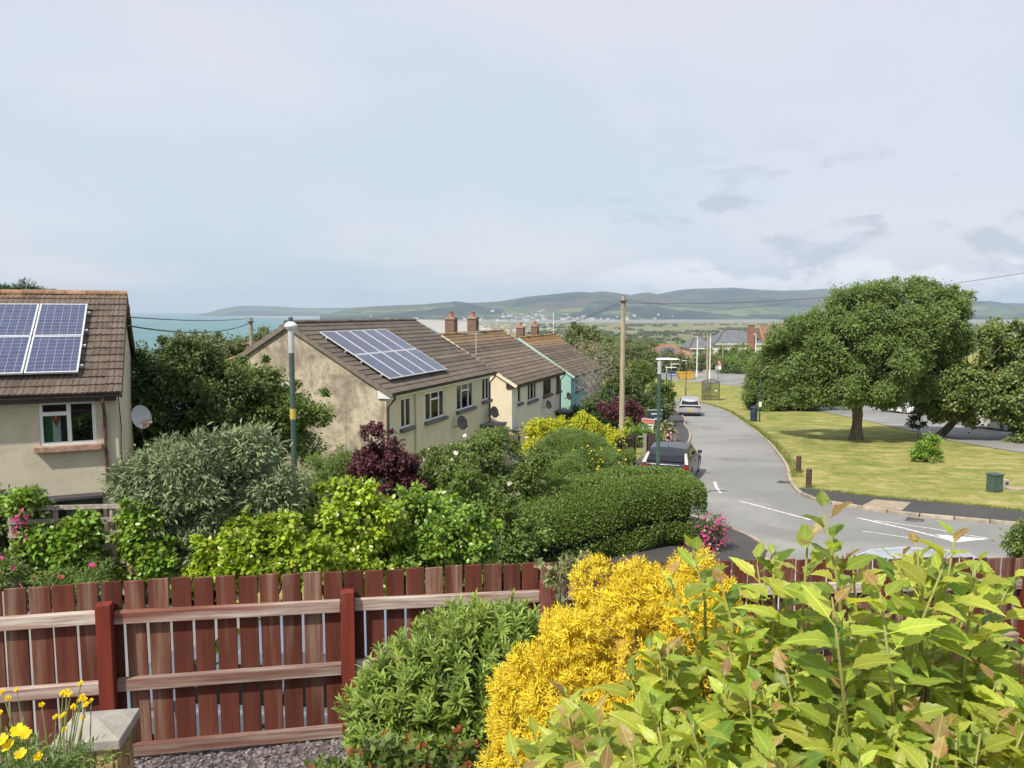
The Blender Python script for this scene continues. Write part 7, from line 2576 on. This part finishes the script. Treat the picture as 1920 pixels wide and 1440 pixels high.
# ---- yellow poppies in the corner
YF = 2.75
bf_ = P(60, 1440, YF); bf_.z = gz(bf_.x, bf_.y)
t = thing('yellow_flower_plant', 'tall yellow flowers with ferny leaves before the brick pier', 'flowers', bf_)
fm = LEAF['yellow']
heads = [(35, 1372, .027, YF - .25), (5, 1390, .026, YF - .25), (48, 1378, .024, YF - .2), (18, 1400, .024, YF - .25), (40, 1415, .022, YF - .3), (72, 1420, .018, YF - .2), (15, 1340, .0, YF)]
rn2 = random.Random(8)
smalls = [(5, 1298), (32, 1294), (15, 1310), (78, 1322), (152, 1282), (118, 1300), (125, 1297), (133, 1303), (155, 1306), (158, 1312), (150, 1314), (171, 1315), (138, 1325), (142, 1328), (162, 1322), (116, 1344), (120, 1341), (157, 1347), (120, 1368), (125, 1303), (0, 1337), (45, 1404), (105, 1345)]
st = MB()
pet = []
for i, (a, b, r_, Y) in enumerate([h for h in heads if h[2]] + [(a, b, .013, YF + rn2.uniform(.1, .5)) for a, b in smalls]):
    p = P(a, b, Y)
    root = Vector((bf_.x + (p.x - bf_.x) * .5 + rn2.uniform(-.05, .05), bf_.y + (p.y - bf_.y) * .5, p.z - .55))
    st.tube([root - bf_, (root.lerp(p, .5) + Vector((rn2.uniform(-.03, .03), 0, .02))) - bf_, p - bf_], [.004, .003, .002], 5)
    ax = Vector((rn2.uniform(-.4, .4), -.5, .8)).normalized()
    ref = ax.cross(Vector((1, .2, 0))).normalized(); bb = ax.cross(ref)
    for layer in range(2 if r_ < .02 else 1):
        for j in range(5):
            an = 2 * math.pi * j / 5 + layer * .6
            d = ref * math.cos(an) + bb * math.sin(an) + ax * (.25 + .6 * layer)
            pet.append(leaf_arrays(np.array([p - bf_]), np.array([d]), np.array([ax]), np.array([r_ * (1 - .25 * layer)]), T_PETAL))
V, F, T = join_arrays(pet)
o = link('petals', np_mesh('petals', V, F, fm, T), t); o['kind'] = 'stuff'
part('stems', st, plain('flower_stem', (.16, .19, .06), .7, .2), t)
EF = [epx(40, 1450, YF - .1, 60, 36), epx(100, 1450, YF, 60, 46), epx(170, 1440, YF + .1, 30, 50), epx(20, 1420, YF, 30, 20)]
(V, F, T), c = clumps(EF, 70, 40, .05, .03, T_NARROW)
o = link('foliage', np_mesh('foliage', V - np.array(bf_)[None], F, LEAF['feather'], T), t); o['kind'] = 'stuff'

# ================================================================== rough grass along the kerbs
gl = []
for line, d0, d1, n_ in ((SM_R[10:NKR + 8], .12, .55, 5200), (pav_out[:6], .05, .5, 2600)):
    P2 = np.array(line); dd = np.r_[0, np.cumsum(np.linalg.norm(np.diff(P2, axis=0), axis=1))]
    u_ = RNG.random(n_) * dd[-1]
    lx_, ly_ = np.interp(u_, dd, P2[:, 0]), np.interp(u_, dd, P2[:, 1])
    l2x, l2y = np.interp(u_ + .3, dd, P2[:, 0]), np.interp(u_ + .3, dd, P2[:, 1])
    tx_, ty_ = l2x - lx_, l2y - ly_
    ln_ = np.hypot(tx_, ty_) + 1e-6
    of = RNG.uniform(d0, d1, n_) * RNG.random(n_) + d0
    gxx, gyy = lx_ - ty_ / ln_ * of, ly_ + tx_ / ln_ * of
    gl.append(np.stack([gxx, gyy, np.array([hgt(a, b) for a, b in zip(gxx, gyy)]) + .01], 1))
gl = np.concatenate(gl)
up_ = unit(np.array([[0, 0, 1.0]]) + RNG.normal(0, .35, gl.shape))
arr = leaf_arrays(gl, up_, RNG.normal(size=gl.shape), RNG.uniform(.06, .20, len(gl)), T_NEEDLE)
o = link('verge_grass', np_mesh('verge_grass', arr[0], arr[1], leafmat('verge_grass_blade', (.10, .12, .03), .3, .03, .5), arr[2]))
tag(o, 'longer rough grass left uncut along the kerb', 'grass', kind='stuff')

# ================================================================== haze: one even box of air round everything
HZ = MB().box((2000, 8950, 170), (60000, 18100, 470))
hz = M('haze_air')
hz.t.nodes.remove(hz.b)
pvn = hz.n('ShaderNodeVolumePrincipled')
pvn.inputs['Color'].default_value = (0.66, 0.81, 1.0, 1)
pvn.inputs['Density'].default_value = 7.0e-5
pvn.inputs['Anisotropy'].default_value = 0.0
hz.l(pvn.outputs[0], hz.out.inputs['Volume'])
o = link('haze', HZ.mesh('haze', hz.m))
tag(o, 'thin summer haze over bay and hills', 'haze', kind='stuff')
